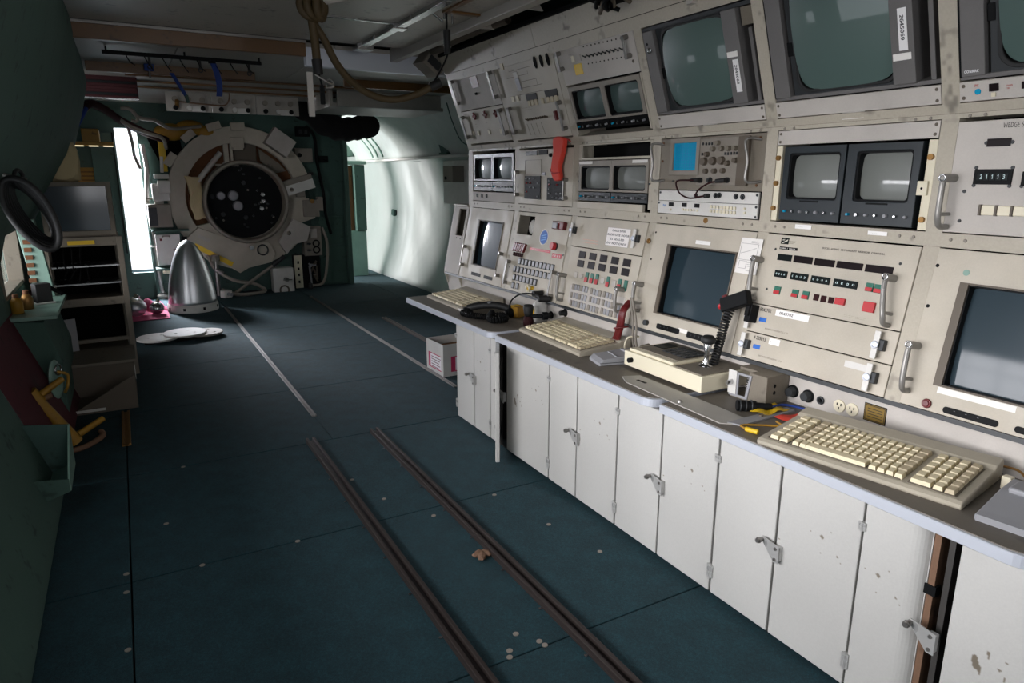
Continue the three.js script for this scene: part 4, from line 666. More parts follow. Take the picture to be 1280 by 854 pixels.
// ================================================================ COUNTER AND CUPBOARDS
const flat = (pts, y0, y1, bevel = 0) => plate(pts.map(([x, z]) => [x, -z]), y1 - y0, [], bevel).rotateX(-Math.PI / 2).translate(0, y0, 0);
function counterPiece(z0, z1, rl, rr, label) {
  const outline = (k) => { const x0 = 1.795 + k, x1 = 2.272, a = z0 + (rl ? k : 0), b = z1 - (rr ? k : 0), o = []; o.push([x1, a], [x1, b]);
    if (rr) for (let i = 0; i <= 8; i++) { const t = i / 8 * Math.PI / 2; o.push([x0 + rr - rr * Math.sin(t), b - rr + rr * Math.cos(t)]); } else o.push([x0, b]);
    if (rl) for (let i = 0; i <= 8; i++) { const t = i / 8 * Math.PI / 2; o.push([x0 + rl - rl * Math.cos(t), a + rl - rl * Math.sin(t)]); } else o.push([x0, a]);
    return o; };
  const t = thing('worktop', label, 'counter', [0, 0.672, 0]);
  add('metal_edge', flat(outline(0), 0, 0.035, 0.002), M.alu, t); add('top_surface', flat(outline(0.010), 0.0345, 0.038), M.counter, t);
}
counterPiece(-4.86, -3.46, 0.03, 0.07, 'brown-grey metal-edged worktop at the far end carrying the telephone handset');
counterPiece(-3.40, -2.03, 0, 0.07, 'middle metal-edged worktop in front of the red cable bundle');
counterPiece(-1.985, -0.64, 0, 0.08, 'near metal-edged worktop with a rounded end carrying the largest keyboard');
counterPiece(-0.60, 0.3, 0, 0, 'last strip of metal-edged worktop just past the rounded counter end');

const hingeGeo = share([rod([0, 0, 0], [0, 0.06, 0], 0.006, 0.006, 8), bx(-0.003, 0.004, -0.012, 0.003, 0.056, 0.012)]);
const latchGeo = share([plate([[-0.052, 0.012], [-0.046, 0.022], [0.026, 0.012], [0.026, -0.052], [0.006, -0.052]], 0.003).rotateY(-Math.PI / 2).translate(-0.016, 0, 0), bx(-0.014, -0.045, 0.004, 0, 0.01, 0.026, 0.002)]);
const latchScrew = share(rod([0, 0, 0], [-0.004, 0, 0], 0.006, 0.005, 10));
const latchPin = share([rod([0, 0, 0], [-0.034, 0, 0], 0.008, 0.008, 10), rod([-0.02, 0, 0], [-0.028, 0, 0], 0.011, 0.011, 6)]);
function doorLeaf(c, z0, z1, o = {}) {
  const w = z1 - z0 - 0.004, d = new THREE.Group(); d.name = 'door'; d.position.set(1.82, 0.03, o.hingeLow ? z0 : z1); c.add(d); d.rotation.y = o.turn ?? 0;
  const s = o.hingeLow ? 1 : -1;
  add('door_panel', bx(0, 0, s * 0.002, 0.024, 0.638, s * (w + 0.002), 0.004), M.door, d);
  for (const y of [0.06, 0.54]) { const h = add('hinge', hingeGeo, M.plated, d); h.position.set(-0.002, y, 0); if (y > 0.5) h.scale.set(1, 0.5, 1); }
  if (o.latch !== undefined) { const l = add('latch_plate', latchGeo, M.plated, d); l.position.set(0, o.latch - 0.03, s * (w + (o.over ?? 0.0)) - (s > 0 ? 0.03 : 0)); const p = add('latch_pin', latchPin, M.dullSteel, d); for (const y of [0.0, -0.04]) { const q = add('latch_screw', latchScrew, M.dullSteel, d); q.position.set(-0.0195, o.latch - 0.03 + y, l.position.z + 0.012); } p.position.set(-0.012, o.latch - 0.02, l.position.z - 0.045); }
  return d;
}
function cabinet(z0, z1, label, fill) {
  const c = thing('base_cabinet', label, 'cabinet', [0, 0, 0]);
  add('carcass', [bx(1.86, 0.0, z0 + 0.002, 2.25, 0.668, z0 + 0.018), bx(1.86, 0.0, z1 - 0.018, 2.25, 0.668, z1 - 0.002), bx(1.86, 0, z0 + 0.018, 2.25, 0.05, z1 - 0.018), bx(2.235, 0.05, z0 + 0.018, 2.25, 0.668, z1 - 0.018)], M.counterDark, c);
  fill(c); return c;
}
cabinet(-4.005, -3.45, 'far white cabinet, its flush pair of doors ending the row beside the carton', (c) => { doorLeaf(c, -3.995, -3.735, { hingeLow: true }); doorLeaf(c, -3.73, -3.515, { latch: 0.37 }); add('end_stile', bx(1.822, 0.03, -3.512, 1.85, 0.668, -3.452, 0.004), M.door, c); });
cabinet(-3.445, -2.852, 'white cabinet whose narrow left door stands open over a dark gap', (c) => { doorLeaf(c, -3.44, -3.13, { hingeLow: true, turn: -0.50 }); doorLeaf(c, -3.31, -2.855, { latch: 0.37, over: 0.03 }); });
cabinet(-2.85, -2.28, 'white cabinet with a brass-toned latch, second from the open door', (c) => { doorLeaf(c, -2.848, -2.60, { hingeLow: true }); doorLeaf(c, -2.595, -2.282, { latch: 0.37 }); });
cabinet(-2.278, -1.68, 'white cabinet under the gap between the middle and near worktops', (c) => { doorLeaf(c, -2.276, -1.99, { hingeLow: true }); doorLeaf(c, -1.985, -1.682, { latch: 0.37 }); });
cabinet(-1.678, -1.10, 'white cabinet with chipped paint beside its latch, under the big keyboard', (c) => { doorLeaf(c, -1.676, -1.403, { hingeLow: true }); doorLeaf(c, -1.398, -1.102, { latch: 0.37 }); });
cabinet(-1.098, -0.86, 'narrow white cabinet with a rounded corner and bare wooden edge', (c) => {
  add('fixed_panel', flat((() => { const o = [[1.85, -0.915], [1.85, -1.096], [1.82, -1.096], [1.82, -0.965]]; for (let i = 0; i <= 8; i++) { const t = i / 8 * Math.PI / 2; o.push([1.865 - 0.045 * Math.cos(t), -0.965 + 0.05 * Math.sin(t)]); } o.push([1.90, -0.915]); return o; })(), 0.03, 0.668), M.door, c);
  add('wooden_edge', bx(1.85, 0.03, -0.913, 1.90, 0.668, -0.895), M.wood, c); add('strike_plate', bx(1.846, 0.46, -0.93, 1.87, 0.49, -0.888), M.black, c);
});
cabinet(-0.84, -0.1, 'last white cabinet at the lower right corner behind a wide dark gap', (c) => { doorLeaf(c, -0.832, -0.40, { latch: 0.37, over: 0.045 }); doorLeaf(c, -0.395, -0.11, { hingeLow: false }); });

// ---- backsplash fittings (on the upright strip behind the worktop)
const SPX = 2.275;
const fit = (name, label, cat, z, y) => thing(name, label, cat, [SPX, y, z], -Math.PI / 2);   // local +z points at the room, local x along the counter
[[-1.736, 0.758, 'left big'], [-1.665, 0.758, 'right big']].forEach(([z, y, l]) => { const t = fit('rotary_knob', l + ' black rotary knob on the strip under the two blank drawers', 'knob', z, y); add('skirt', rod([0, 0, 0], [0, 0, 0.006], 0.026, 0.026, 20), M.black, t); add('knob', rod([0, 0, 0.006], [0, 0, 0.03], 0.02, 0.017, 18), M.darkGrey, t); });
{ const t = fit('jack_socket', 'small round jack beside the two black rotary knobs', 'socket', -1.608, 0.757); add('collar', new THREE.TorusGeometry(0.012, 0.005, 6, 14).translate(0, 0, 0.004), M.darkGrey, t); add('core', rod([0, 0, 0], [0, 0, 0.01], 0.007, 0.007, 10), M.black, t); }
[[-1.527, 0.759, 'left'], [-1.474, 0.76, 'right']].forEach(([z, y, l]) => { const t = fit('power_outlet', l + ' one of the two cream power outlets behind the big keyboard', 'outlet', z, y); add('face', [rod([0, 0, 0], [0, 0, 0.006], 0.024, 0.024, 20)], M.cream, t); for (const [x, y2] of [[-0.008, 0.006], [0.008, 0.006], [0, -0.009]]) add('slot', bx(x - 0.002, y2 - 0.005, 0.006, x + 0.002, y2 + 0.005, 0.0068), M.black, t); });
{ const t = fit('warning_placard', 'yellow and black placard on the strip behind the big keyboard', 'sign', -1.387, 0.77); add('plate', bx(-0.042, -0.033, 0, 0.042, 0.033, 0.002), M.black, t); add('placard_print', new THREE.PlaneGeometry(0.078, 0.06).translate(0, 0, 0.0026), print(128, 96, (x, w, h) => { x.fillStyle = '#7c6220'; x.fillRect(0, 0, w, h); x.strokeStyle = '#1d1608'; x.lineWidth = 4; x.strokeRect(5, 5, w - 10, h - 10); for (const y of [24, 40, 56, 72]) { x.beginPath(); x.moveTo(18, y); x.lineTo(110, y); x.stroke(); } }), t, true); }
for (const [p, l] of [[[-3.548, 0.754], 'left one, nearest the far keyboard'], [[-3.391, 0.796], 'right one, behind the middle keyboard']]) { const t = fit('rotary_knob', 'small black knob on the strip behind the middle keyboard, ' + l, 'knob', ...p); add('skirt', rod([0, 0, 0], [0, 0, 0.005], 0.024, 0.024, 16), M.black, t); add('knob', rod([0, 0, 0.005], [0, 0, 0.04], 0.018, 0.015, 16), M.rubber, t); }

// ================================================================ THINGS ON THE COUNTER
const TOP = 0.7105;
function keyGeo(w, d, h) { const g = new THREE.BoxGeometry(w, h, d), p = g.attributes.position; for (let i = 0; i < p.count; i++) if (p.getY(i) > 0) { p.setX(i, p.getX(i) * (1 - 0.006 / w)); p.setZ(i, p.getZ(i) * (1 - 0.006 / d) - 0.001); } g.translate(0, h / 2, 0); g.computeVertexNormals(); return share(g); }
function keyboard(label, x, z, turn, W, D) {                        // front edge towards -x when turn = 0
  const k = thing('keyboard', label, 'keyboard', [x, TOP, z], -Math.PI / 2 + turn), slope = 0.085, f = 0.024;
  const H = (q) => f + slope * (D / 2 - q);                         // height of the deck at depth q (q = +D/2 is the front)
  const side = (a, b, top) => plate([[-D / 2 + a, 0.0], [D / 2 - b, 0.0], [D / 2 - b, H(D / 2 - b) - 0.004 + top], [-D / 2 + a, H(-D / 2 + a) - 0.004 + top]], W, [], 0.003).rotateY(-Math.PI / 2).scale(1, 1, -1);
  const wedge = plate([[-D / 2, 0.004], [-D / 2 + 0.02, 0.0], [D / 2 - 0.004, 0.0], [D / 2, 0.006], [D / 2, f - 0.008], [D / 2 - 0.012, f - 0.001], [-D / 2 + 0.075, H(-D / 2 + 0.075)], [-D / 2 + 0.06, H(-D / 2 + 0.075) + 0.010], [-D / 2 + 0.006, H(-D / 2) + 0.012], [-D / 2, H(-D / 2)]].map(([a, b]) => [-a, b]), W, [], 0.002).rotateY(Math.PI / 2).translate(-W / 2, 0, 0);
  add('case', wedge, M.kbCase, k);
  const tilt = Math.atan(slope), pitchZ = (D - 0.105) / 6, unit = W / 29.5, put = (name, w, d, lx, q, m) => { const o = add(name, keyGeo(w, d, 0.014), m, k); o.position.set(lx, H(q) - 0.001, q); o.rotation.x = tilt; };
  const deck = (a, b) => { const o = add('key_well', bx(a, 0, -pitchZ * 3, b, 0.003, pitchZ * 3), M.kbDeck, k); const q = D / 2 - 0.022 - pitchZ * 3; o.position.set(0, H(q) - 0.002, q); o.rotation.x = tilt; };
  const X0 = -W / 2 + 0.03; deck(X0 - 0.006, X0 + unit * 3.2); deck(X0 + unit * 3.7, X0 + unit * 20); deck(X0 + unit * 21, X0 + unit * 27);
  const ku = unit * 1.14;
  for (let r = 0; r < 6; r++) {
    const q = D / 2 - 0.022 - pitchZ * (r + 0.5), kd = pitchZ * 0.86;
    for (let c = 0; c < 2; c++) put('key', unit * 1.45, kd, X0 + unit * (0.85 + 1.6 * c), q, M.key);
    if (r === 0) { for (let c = 0; c < 2; c++) put('key', ku * 0.95, kd, X0 + unit * 4.4 + ku * c * 1.05, q, M.key); put('space_bar', ku * 8, kd, X0 + unit * 10.6, q, M.key); for (let c = 0; c < 4; c++) put('key', ku * 0.95, kd, X0 + unit * 16.1 + ku * c * 1.05, q, M.key); }
    else for (let c = 0; c < 14; c++) { const wide = c === 0 || c === 13; put('key', (wide ? 1.25 : 0.9) * ku, kd, X0 + unit * 4.4 + ku * (c + (c === 13 ? 0.25 : c ? 0.18 : 0)) * 1.0, q, wide ? M.keyDark : M.key); }
    for (let c = 0; c < 4; c++) if (!(r === 0 && c === 1)) put('key', (r === 0 && c === 0 ? 2.7 : 1.25) * unit, kd, X0 + unit * (21.8 + 1.45 * c + (r === 0 && c === 0 ? 0.72 : 0)), q, c === 3 ? M.keyDark : M.key);
  }
  return k;
}
keyboard('beige full-size keyboard, the largest one in the foreground', 2.015, -1.22, 0.17, 0.62, 0.33);
keyboard('beige keyboard in the middle of the counter under the key panel', 2.105, -3.07, -0.04, 0.66, 0.32);
keyboard('beige keyboard seen edge on at the far end of the counter', 2.09, -4.44, -0.01, 0.61, 0.33);
{ // its cable end and plug at the right
  const c = thing('cable_bundle', 'loose pale wires with a cream connector behind the big keyboard', 'cable', [0, 0, 0]);
  add('wire', tube([[2.22, 0.73, -0.98], [2.2, 0.72, -0.92], [2.16, 0.72, -0.86], [2.2, 0.73, -0.8], [2.26, 0.74, -0.72]], 0.004), M.keyDark, c); add('wire', tube([[2.25, 0.74, -0.97], [2.23, 0.75, -0.9], [2.2, 0.73, -0.84], [2.25, 0.76, -0.76]], 0.004), M.copper, c); add('plug', bx(2.14, 0.715, -0.905, 2.165, 0.755, -0.88, 0.003), M.cream, c);
}
{ // grey desk device at the right edge
  const d = thing('desk_phone', 'grey sloping desk unit cut off at the right edge of the counter', 'device', [2.03, TOP, -0.72], -Math.PI / 2 + 0.12);
  add('body', plate([[-0.12, 0], [0.13, 0], [0.13, 0.018], [0.10, 0.022], [-0.03, 0.045], [-0.12, 0.05]].map(([a, b]) => [-a, b]), 0.28, [], 0.004).rotateY(Math.PI / 2).translate(-0.14, 0, 0), M.greyPlastic, d);
  add('cradle', bx(-0.12, 0.04, -0.1, -0.04, 0.06, -0.02, 0.008), M.greyPlastic, d); add('cradle_hole', rod([-0.08, 0.06, -0.06], [-0.08, 0.0615, -0.06], 0.008, 0.008, 12), M.black, d);
}
{ // joystick box
  const j = thing('joystick_box', 'cream control box with keypad and a tapered joystick', 'control box', [2.15, TOP, -2.225], -Math.PI / 2 - 0.02);
  add('box_body', bx(-0.26, 0.014, -0.145, 0.26, 0.086, 0.145, 0.006), M.cream, j);
  add('foot', [bx(-0.2, 0, -0.1, -0.17, 0.016, 0.1), bx(0.17, 0, -0.1, 0.2, 0.016, 0.1)], M.black, j);
  add('raised_lid', bx(-0.235, 0.086, -0.12, 0.07, 0.100, 0.132, 0.003), M.cream, j); add('lid_insert', bx(-0.215, 0.1, -0.11, 0.06, 0.104, 0.10, 0.001), M.khaki, j);
  for (let i = 0; i < 5; i++) for (let k = 0; k < 3; k++) add('keypad_key', bx(-0.1 + 0.032 * i, 0.104, -0.075 + 0.045 * k, -0.074 + 0.032 * i, 0.110, -0.04 + 0.045 * k, 0.002), M.darkGrey, j);
  add('lid_window', bx(-0.2, 0.104, -0.07, -0.13, 0.107, 0.02, 0.001), M.dial, j);
  add('top_plate', bx(0.085, 0.086, -0.13, 0.25, 0.091, 0.135, 0.002), M.khaki, j);
  const s = new THREE.Group(); s.name = 'joystick'; s.position.set(0.15, 0.091, 0.02); s.rotation.z = -0.05; j.add(s);
  add('stick', lathe([[0, 0], [0.03, 0], [0.03, 0.006], [0.013, 0.010], [0.010, 0.05], [0.019, 0.10], [0.0, 0.104]], 18), M.steel, s); add('stick_cap', lathe([[0, 0.10], [0.02, 0.10], [0.031, 0.108], [0.031, 0.126], [0.02, 0.136], [0, 0.136]], 18), M.rubber, s);
  add('corner_knob', rod([-0.2, 0.05, 0.145], [-0.2, 0.05, 0.165], 0.012, 0.012, 12), M.black, j); add('wire_bail', tube([[-0.23, 0.086, -0.14], [-0.23, 0.125, -0.13], [-0.17, 0.125, -0.13], [-0.13, 0.1, -0.13]], 0.004), M.steel, j);
}
{ // bracket box right of it
  const b = thing('relay_box', 'khaki metal box with an open front bracket beside the joystick box', 'box', [2.195, TOP, -1.852], -Math.PI / 2 + 0.05); b.scale.set(0.58, 1, 0.9);
  add('case', [bx(0.02, 0, -0.075, 0.17, 0.12, 0.075, 0.004), bx(-0.13, 0.0, -0.075, 0.03, 0.004, 0.075), bx(-0.13, 0.0, -0.075, 0.03, 0.12, -0.06, 0.003), bx(-0.13, 0.105, -0.075, 0.03, 0.12, 0.02, 0.003)], M.khaki, b);
  add('front_flange', plate([[-0.14, 0.005], [0.02, 0.005], [0.05, 0.11], [-0.14, 0.11]], 0.006, [[[-0.06, 0.015], [0.0, 0.015], [0.028, 0.1], [-0.06, 0.1]]], 0.001).translate(0, 0, 0.074), M.greyPlastic, b);
  add('bracket_plate', bx(-0.145, 0.015, 0.08, -0.075, 0.115, 0.084, 0.001), M.white, b); add('bracket_knob', rod([-0.11, 0.065, 0.084], [-0.11, 0.065, 0.12], 0.012, 0.012, 12), M.steel, b);
  add('spring', coil([[-0.03, 0.02, 0.03], [-0.02, 0.09, 0.03]], 0.018, 0.003, 7), M.dullSteel, b);
  for (const y of [0.05, 0.078]) add('side_hole', rod([0.169, y, 0.02], [0.172, y, 0.02], 0.008, 0.008, 12), M.black, b);
}
{ // flat metal plate with a worn edge
  const p = thing('metal_plate', 'long flat grey metal plate lying along the counter edge below the joystick box', 'plate', [0, TOP, 0]);
  add('sheet', flat([[1.90, -2.36], [1.98, -2.33], [1.965, -1.80], [1.955, -1.69], [1.885, -1.66], [1.835, -1.70], [1.86, -2.28]], 0, 0.004), M.paleMetal, p);
  add('stud', rod([1.84 + 0.03, 0.004, -1.95], [1.87, 0.014, -1.95], 0.010, 0.008, 10), M.dullSteel, p); add('slot', bx(1.915, 0.004, -2.28, 1.93, 0.0046, -2.22), M.black, p);
}
{ // ruler, plug, wire and tags
  const r = thing('metal_ruler', 'narrow grey metal bar lying between the plate and the big keyboard', 'bar', [0, TOP, 0]);
  add('bar', flat([[1.862, -1.69], [1.885, -1.64], [2.19, -1.655], [2.195, -1.70]], 0.0, 0.006), M.greyPlastic, r); add('end_rivet', rod([2.02, 0.006, -1.672], [2.02, 0.012, -1.672], 0.008, 0.008, 10), M.brown, r);
  const c = thing('round_connector', 'black ribbed round connector with a blue wire on the counter', 'connector', [0, TOP, 0]);
  add('shell', [rod([2.0, 0.022, -1.775], [2.06, 0.02, -1.735], 0.021, 0.021, 16), rod([2.06, 0.02, -1.735], [2.11, 0.02, -1.70], 0.016, 0.012, 12)], M.black, c); for (let i = 0; i < 3; i++) add('ring', new THREE.TorusGeometry(0.021, 0.003, 6, 16).rotateY(0.98).translate(2.01 + 0.018 * i, 0.022, -1.768 + 0.012 * i), M.darkGrey, c);
  add('blue_wire', tube([[2.11, 0.02, -1.70], [2.18, 0.016, -1.70], [2.22, 0.01, -1.66], [2.23, 0.006, -1.58]], 0.005), M.bluestrap, c);
  const t = thing('yellow_tag', 'crumpled yellow tag with a red ribbon under the grey bar', 'tag', [0, TOP, 0]);
  add('tag_sheet', sheet((s, q) => [2.03 + 0.14 * s, 0.004 + 0.012 * Math.sin(s * 5 + q * 2) ** 2, -1.735 + 0.07 * q], 8, 5, 0.002), M.yellow, t); add('ribbon', sheet((s, q) => [2.06 + 0.13 * s, 0.004 + 0.004 * Math.sin(7 * s), -1.645 + 0.055 * q + 0.02 * s], 8, 3, 0.002), M.orange, t);
  const f = thing('fuse_capsule', 'small brass capsule on yellow wire near the counter edge', 'connector', [0, TOP, 0]);
  add('capsule', rod([1.86, 0.009, -1.60], [1.872, 0.009, -1.555], 0.009, 0.009, 12), M.yellow, f); add('wire', tube([[1.86, 0.009, -1.60], [1.88, 0.006, -1.64], [1.95, 0.006, -1.60], [2.0, 0.008, -1.56], [2.02, 0.008, -1.6]], 0.004), M.ochre, f);
}
{ // grey adapter block
  const b = thing('adapter_block', 'small ridged grey adapter block beside the middle keyboard', 'device', [2.05, TOP, -2.59], -Math.PI / 2 - 0.25);
  add('body', plate([[-0.12, 0], [0.12, 0], [0.12, 0.014], [0.10, 0.03], [-0.06, 0.045], [-0.12, 0.045]].map(([a, q]) => [-a, q]), 0.14, [], 0.004).rotateY(Math.PI / 2).translate(-0.07, 0, 0), M.greyPlastic, b);
  add('ridge', [bx(-0.06, 0.04, -0.06, 0.06, 0.05, -0.04, 0.003), bx(-0.055, 0.03, 0.02, 0.055, 0.041, 0.03, 0.002)], M.greyPlastic, b); add('seam', bx(-0.0705, 0.012, -0.1, 0.0705, 0.015, 0.118), M.darkGrey, b);
}
{ // red-brown cable bundle rising to the panel
  const c = thing('cable_loom', 'thick red-brown cable bundle rising from the counter between two panels', 'cable', [0, 0, 0]);
  const pts = (o) => [[2.20 + o * 0.3, 0.715, -2.86 + o], [2.20, 0.76, -2.80 + o * 0.6], [2.175, 0.85, -2.735 + o * 0.5], [2.18, 0.93, -2.72 + o * 0.4], [2.24, 0.97, -2.74 + o * 0.4]];
  for (const o of [-0.03, -0.01, 0.012, 0.035]) add('cable', tube(pts(o), 0.010), M.redDark, c);
  for (const o of [0.06, 0.085]) add('cable', tube([[2.24, 0.715, -2.74 + o], [2.21, 0.78, -2.73 + o], [2.19, 0.88, -2.71 + o], [2.21, 1.0, -2.73 + o * 0.5]], 0.006), M.brownGrey, c);
  add('cable', tube([[2.20, 0.715, -2.72], [2.185, 0.76, -2.70], [2.18, 0.80, -2.67], [2.24, 0.80, -2.66]], 0.005), M.cream, c);
  add('tie', new THREE.TorusGeometry(0.036, 0.006, 6, 16).rotateX(1.3).translate(2.183, 0.84, -2.735), M.redDark, c);
}
{ // coiled lot of connectors behind the joystick box
  const c = thing('connector_cluster', 'cluster of dark round connectors behind the joystick box', 'connector', [0, 0, 0]);
  for (const [z, y, r] of [[-2.62, 0.75, 0.018], [-2.57, 0.745, 0.014], [-2.50, 0.75, 0.016], [-2.42, 0.755, 0.026], [-2.34, 0.755, 0.026], [-2.25, 0.75, 0.02]]) add('plug', [rod([2.276, y, z], [2.225, y - 0.004, z], r, r * 0.9, 14), rod([2.225, y - 0.004, z], [2.215, y - 0.004, z], r * 0.7, r * 0.6, 12)], r > 0.02 ? M.rubber : M.brown, c);
  add('wire', tube([[2.22, 0.75, -2.57], [2.20, 0.73, -2.54], [2.22, 0.72, -2.48], [2.25, 0.72, -2.44]], 0.004), M.copper, c); add('wire', tube([[2.21, 0.745, -2.5], [2.19, 0.72, -2.52], [2.22, 0.716, -2.6]], 0.004), M.khaki, c);
  const d = thing('desk_grommet', 'round brown cable grommet in the counter beside the red cable bundle', 'grommet', [2.19, TOP, -2.60]); add('ring', new THREE.TorusGeometry(0.04, 0.008, 8, 24).rotateX(Math.PI / 2).translate(0, 0.006, 0), M.khaki, d); add('well', rod([0, 0, 0], [0, 0.003, 0], 0.034, 0.034, 20), M.soot, d);
}
{ // telephone handset lying on its base
  const t = thing('telephone_handset', 'black telephone handset lying on the far worktop with a coiled cord', 'telephone', [0, TOP, 0]);
  add('grip', tube([[1.90, 0.05, -3.98], [1.97, 0.07, -3.93], [2.06, 0.072, -3.87], [2.13, 0.05, -3.82]], 0.024, 24, 10), M.rubber, t);
  for (const [x, z] of [[1.90, -3.98], [2.13, -3.82]]) add('ear_cup', lathe([[0, 0], [0.034, 0], [0.038, 0.02], [0.03, 0.05], [0, 0.055]], 18).translate(x, 0.004, z), M.black, t);
  add('grey_band', [bx(2.00, 0.088, -3.93, 2.05, 0.095, -3.88, 0.003)], M.greyPlastic, t);
  add('coiled_cord', coil([[1.86, 0.022, -3.99], [1.89, 0.022, -3.87], [1.96, 0.022, -3.78], [2.03, 0.03, -3.76], [2.02, 0.022, -3.68], [1.95, 0.022, -3.66], [1.93, 0.022, -3.72], [1.98, 0.05, -3.79]], 0.017, 0.0045, 44), M.black, t);
  add('white_tab', bx(1.855, 0.03, -4.03, 1.875, 0.045, -3.99, 0.003), M.white, t);
}
{ // clutter between the two far keyboards
  const w = thing('wrapped_roll', 'white plastic-wrapped roll with yellow markings leaning on the backsplash', 'roll', [2.215, TOP, -3.62]);
  add('roll', lathe([[0, 0], [0.045, 0], [0.052, 0.02], [0.05, 0.1], [0.036, 0.135], [0, 0.14]], 24).rotateX(0.35), M.white, w); add('yellow_wrap', new THREE.CylinderGeometry(0.0515, 0.0525, 0.035, 20, 1, true, Math.PI, 1.9).translate(0, 0.075, 0).rotateX(0.35), M.yellow, w);
  const y = thing('ochre_box', 'little ochre box in the shadow beside the white wrapped roll', 'box', [2.17, TOP, -3.80], 0.3); add('carton', bx(-0.035, 0, -0.035, 0.035, 0.07, 0.035, 0.004), M.ochre, y); add('flap', bx(-0.034, 0.07, -0.034, 0.034, 0.073, 0.0), M.yellow, y);
  const v = thing('headset_plug', 'dark double-ended plug with a red base standing before the middle keyboard', 'connector', [2.09, TOP, -3.52]); add('base', lathe([[0, 0], [0.03, 0], [0.034, 0.03], [0.026, 0.06], [0, 0.062]], 16), M.maroon, v); add('barrel', lathe([[0, 0.06], [0.024, 0.06], [0.028, 0.08], [0.034, 0.115], [0.026, 0.13], [0, 0.132]], 16), M.rubber, v); add('side_arm', [rod([0.0, 0.06, 0], [0.07, 0.062, 0.05], 0.012, 0.012), rod([0.07, 0.062, 0.05], [0.1, 0.062, 0.06], 0.024, 0.024, 14)], M.black, v);
  const c = thing('jumper_cable', 'black cable with two round plugs hooked on the panel above the roll', 'cable', [0, 0, 0]); add('lead', tube([[2.17, 0.89, -3.60], [2.13, 0.88, -3.68], [2.10, 0.83, -3.75], [2.10, 0.77, -3.78], [2.11, 0.715, -3.8]], 0.005), M.black, c); add('plug', [rod([2.235, 0.885, -3.60], [2.17, 0.89, -3.60], 0.02, 0.018, 14), rod([2.23, 0.87, -3.50], [2.16, 0.87, -3.52], 0.022, 0.02, 14), rod([2.18, 0.885, -3.60], [2.18, 0.872, -3.51], 0.012, 0.012)], M.rubber, c);
  const k = thing('yellow_connector', 'tiny yellow flower-shaped connector above the white wrapped roll', 'connector', [2.215, 0.9, -3.74]); add('hub', rod([0.04, 0, 0], [0, 0, 0], 0.012, 0.012, 12), M.yellow, k); for (let i = 0; i < 5; i++) add('lobe', rod([0.006, 0.018 * Math.cos(i * 1.257), 0.018 * Math.sin(i * 1.257)], [-0.004, 0.018 * Math.cos(i * 1.257), 0.018 * Math.sin(i * 1.257)], 0.009, 0.009, 10), M.cream, k);
}
{ // hand microphone on its clip with a long coiled cord
  const [u, v] = [-2.022, 0.235], U = new Unit('low', 'hand_microphone', 'black hand microphone hanging by a clip with a long coiled cord', 'microphone', u, v);
  const body = (g) => g.rotateZ(0.42);
  U.part('body', body(bx(-0.075, -0.032, 0.045, 0.07, 0.032, 0.085, 0.008)).translate(u, v, 0), M.black);
  U.part('grille', [-2, -1, 0, 1, 2].map((i) => body(bx(-0.02 + i * 0.016, -0.022, 0.085, -0.014 + i * 0.016, 0.022, 0.0875))).flat(), M.darkGrey);
  U.part('red_cap', body(rod([-0.075, 0.0, 0.065], [-0.092, 0, 0.065], 0.015, 0.011, 12)).translate(u, v, 0), M.red);
  U.part('talk_button', body(bx(-0.06, 0.02, 0.07, -0.035, 0.04, 0.082, 0.003)).translate(u, v, 0), M.redDark);
  U.part('clip', [bx(u + 0.045, v - 0.075, 0.002, u + 0.075, v - 0.0, 0.05, 0.004), bx(u + 0.05, v - 0.05, 0.04, u + 0.07, v + 0.01, 0.06, 0.003)], M.black);
  U.part('coiled_cord', coil([[u - 0.025, v - 0.035, 0.06], [u - 0.03, v - 0.1, 0.07], [u - 0.045, v - 0.2, 0.06], [u - 0.06, v - 0.29, 0.05], [u - 0.075, v - 0.36, 0.05]], 0.016, 0.005, 26), M.rubber);
}
{ // red glove hanging over the handle
  const pts = [[850, 75], [880, 66], [925, 75], [932, 110], [925, 165], [910, 225], [893, 290], [895, 340], [900, 392], [878, 405], [852, 398], [832, 345], [832, 300], [840, 235], [850, 180], [845, 120]];
  const P = [[-3.611, 0.454], [-3.568, 0.459], [-3.504, 0.449], [-3.493, 0.423], [-3.501, 0.382], [-3.519, 0.337], [-3.541, 0.288], [-3.536, 0.25], [-3.527, 0.21], [-3.558, 0.2], [-3.596, 0.205], [-3.627, 0.246], [-3.629, 0.282], [-3.619, 0.332], [-3.607, 0.374], [-3.616, 0.42]];
  const U = new Unit('mid', 'red_glove', 'orange-red glove hanging flat against the panel beside the pale twin monitors', 'glove', P[9][0], P[9][1]);
  const s = new THREE.SplineCurve([...P, P[0]].map((p) => new THREE.Vector2(...p))).getPoints(60).map((p) => [p.x, p.y]);
  const g = new THREE.ExtrudeGeometry(new THREE.Shape(s.slice(0, -1).map((p) => new THREE.Vector2(...p))), { depth: 0.012, bevelEnabled: true, bevelSize: 0.008, bevelOffset: -0.008, bevelThickness: 0.010, bevelSegments: 3 }).translate(0, 0, 0.026);
  U.part('palm', g, M.orange); U.part('cuff_seam', tube([[P[8][0], P[8][1] + 0.04, 0.048], [(P[8][0] + P[11][0]) / 2, P[8][1] + 0.036, 0.058], [P[11][0], P[11][1] + 0.01, 0.048]], 0.003), M.red);
  U.part('hanging_loop', tube([[P[2][0], P[2][1] - 0.01, 0.03], [P[2][0] + 0.015, P[2][1] - 0.01, 0.02], [P[2][0] + 0.015, P[2][1] - 0.02, 0.0]], 0.004), M.red);
}

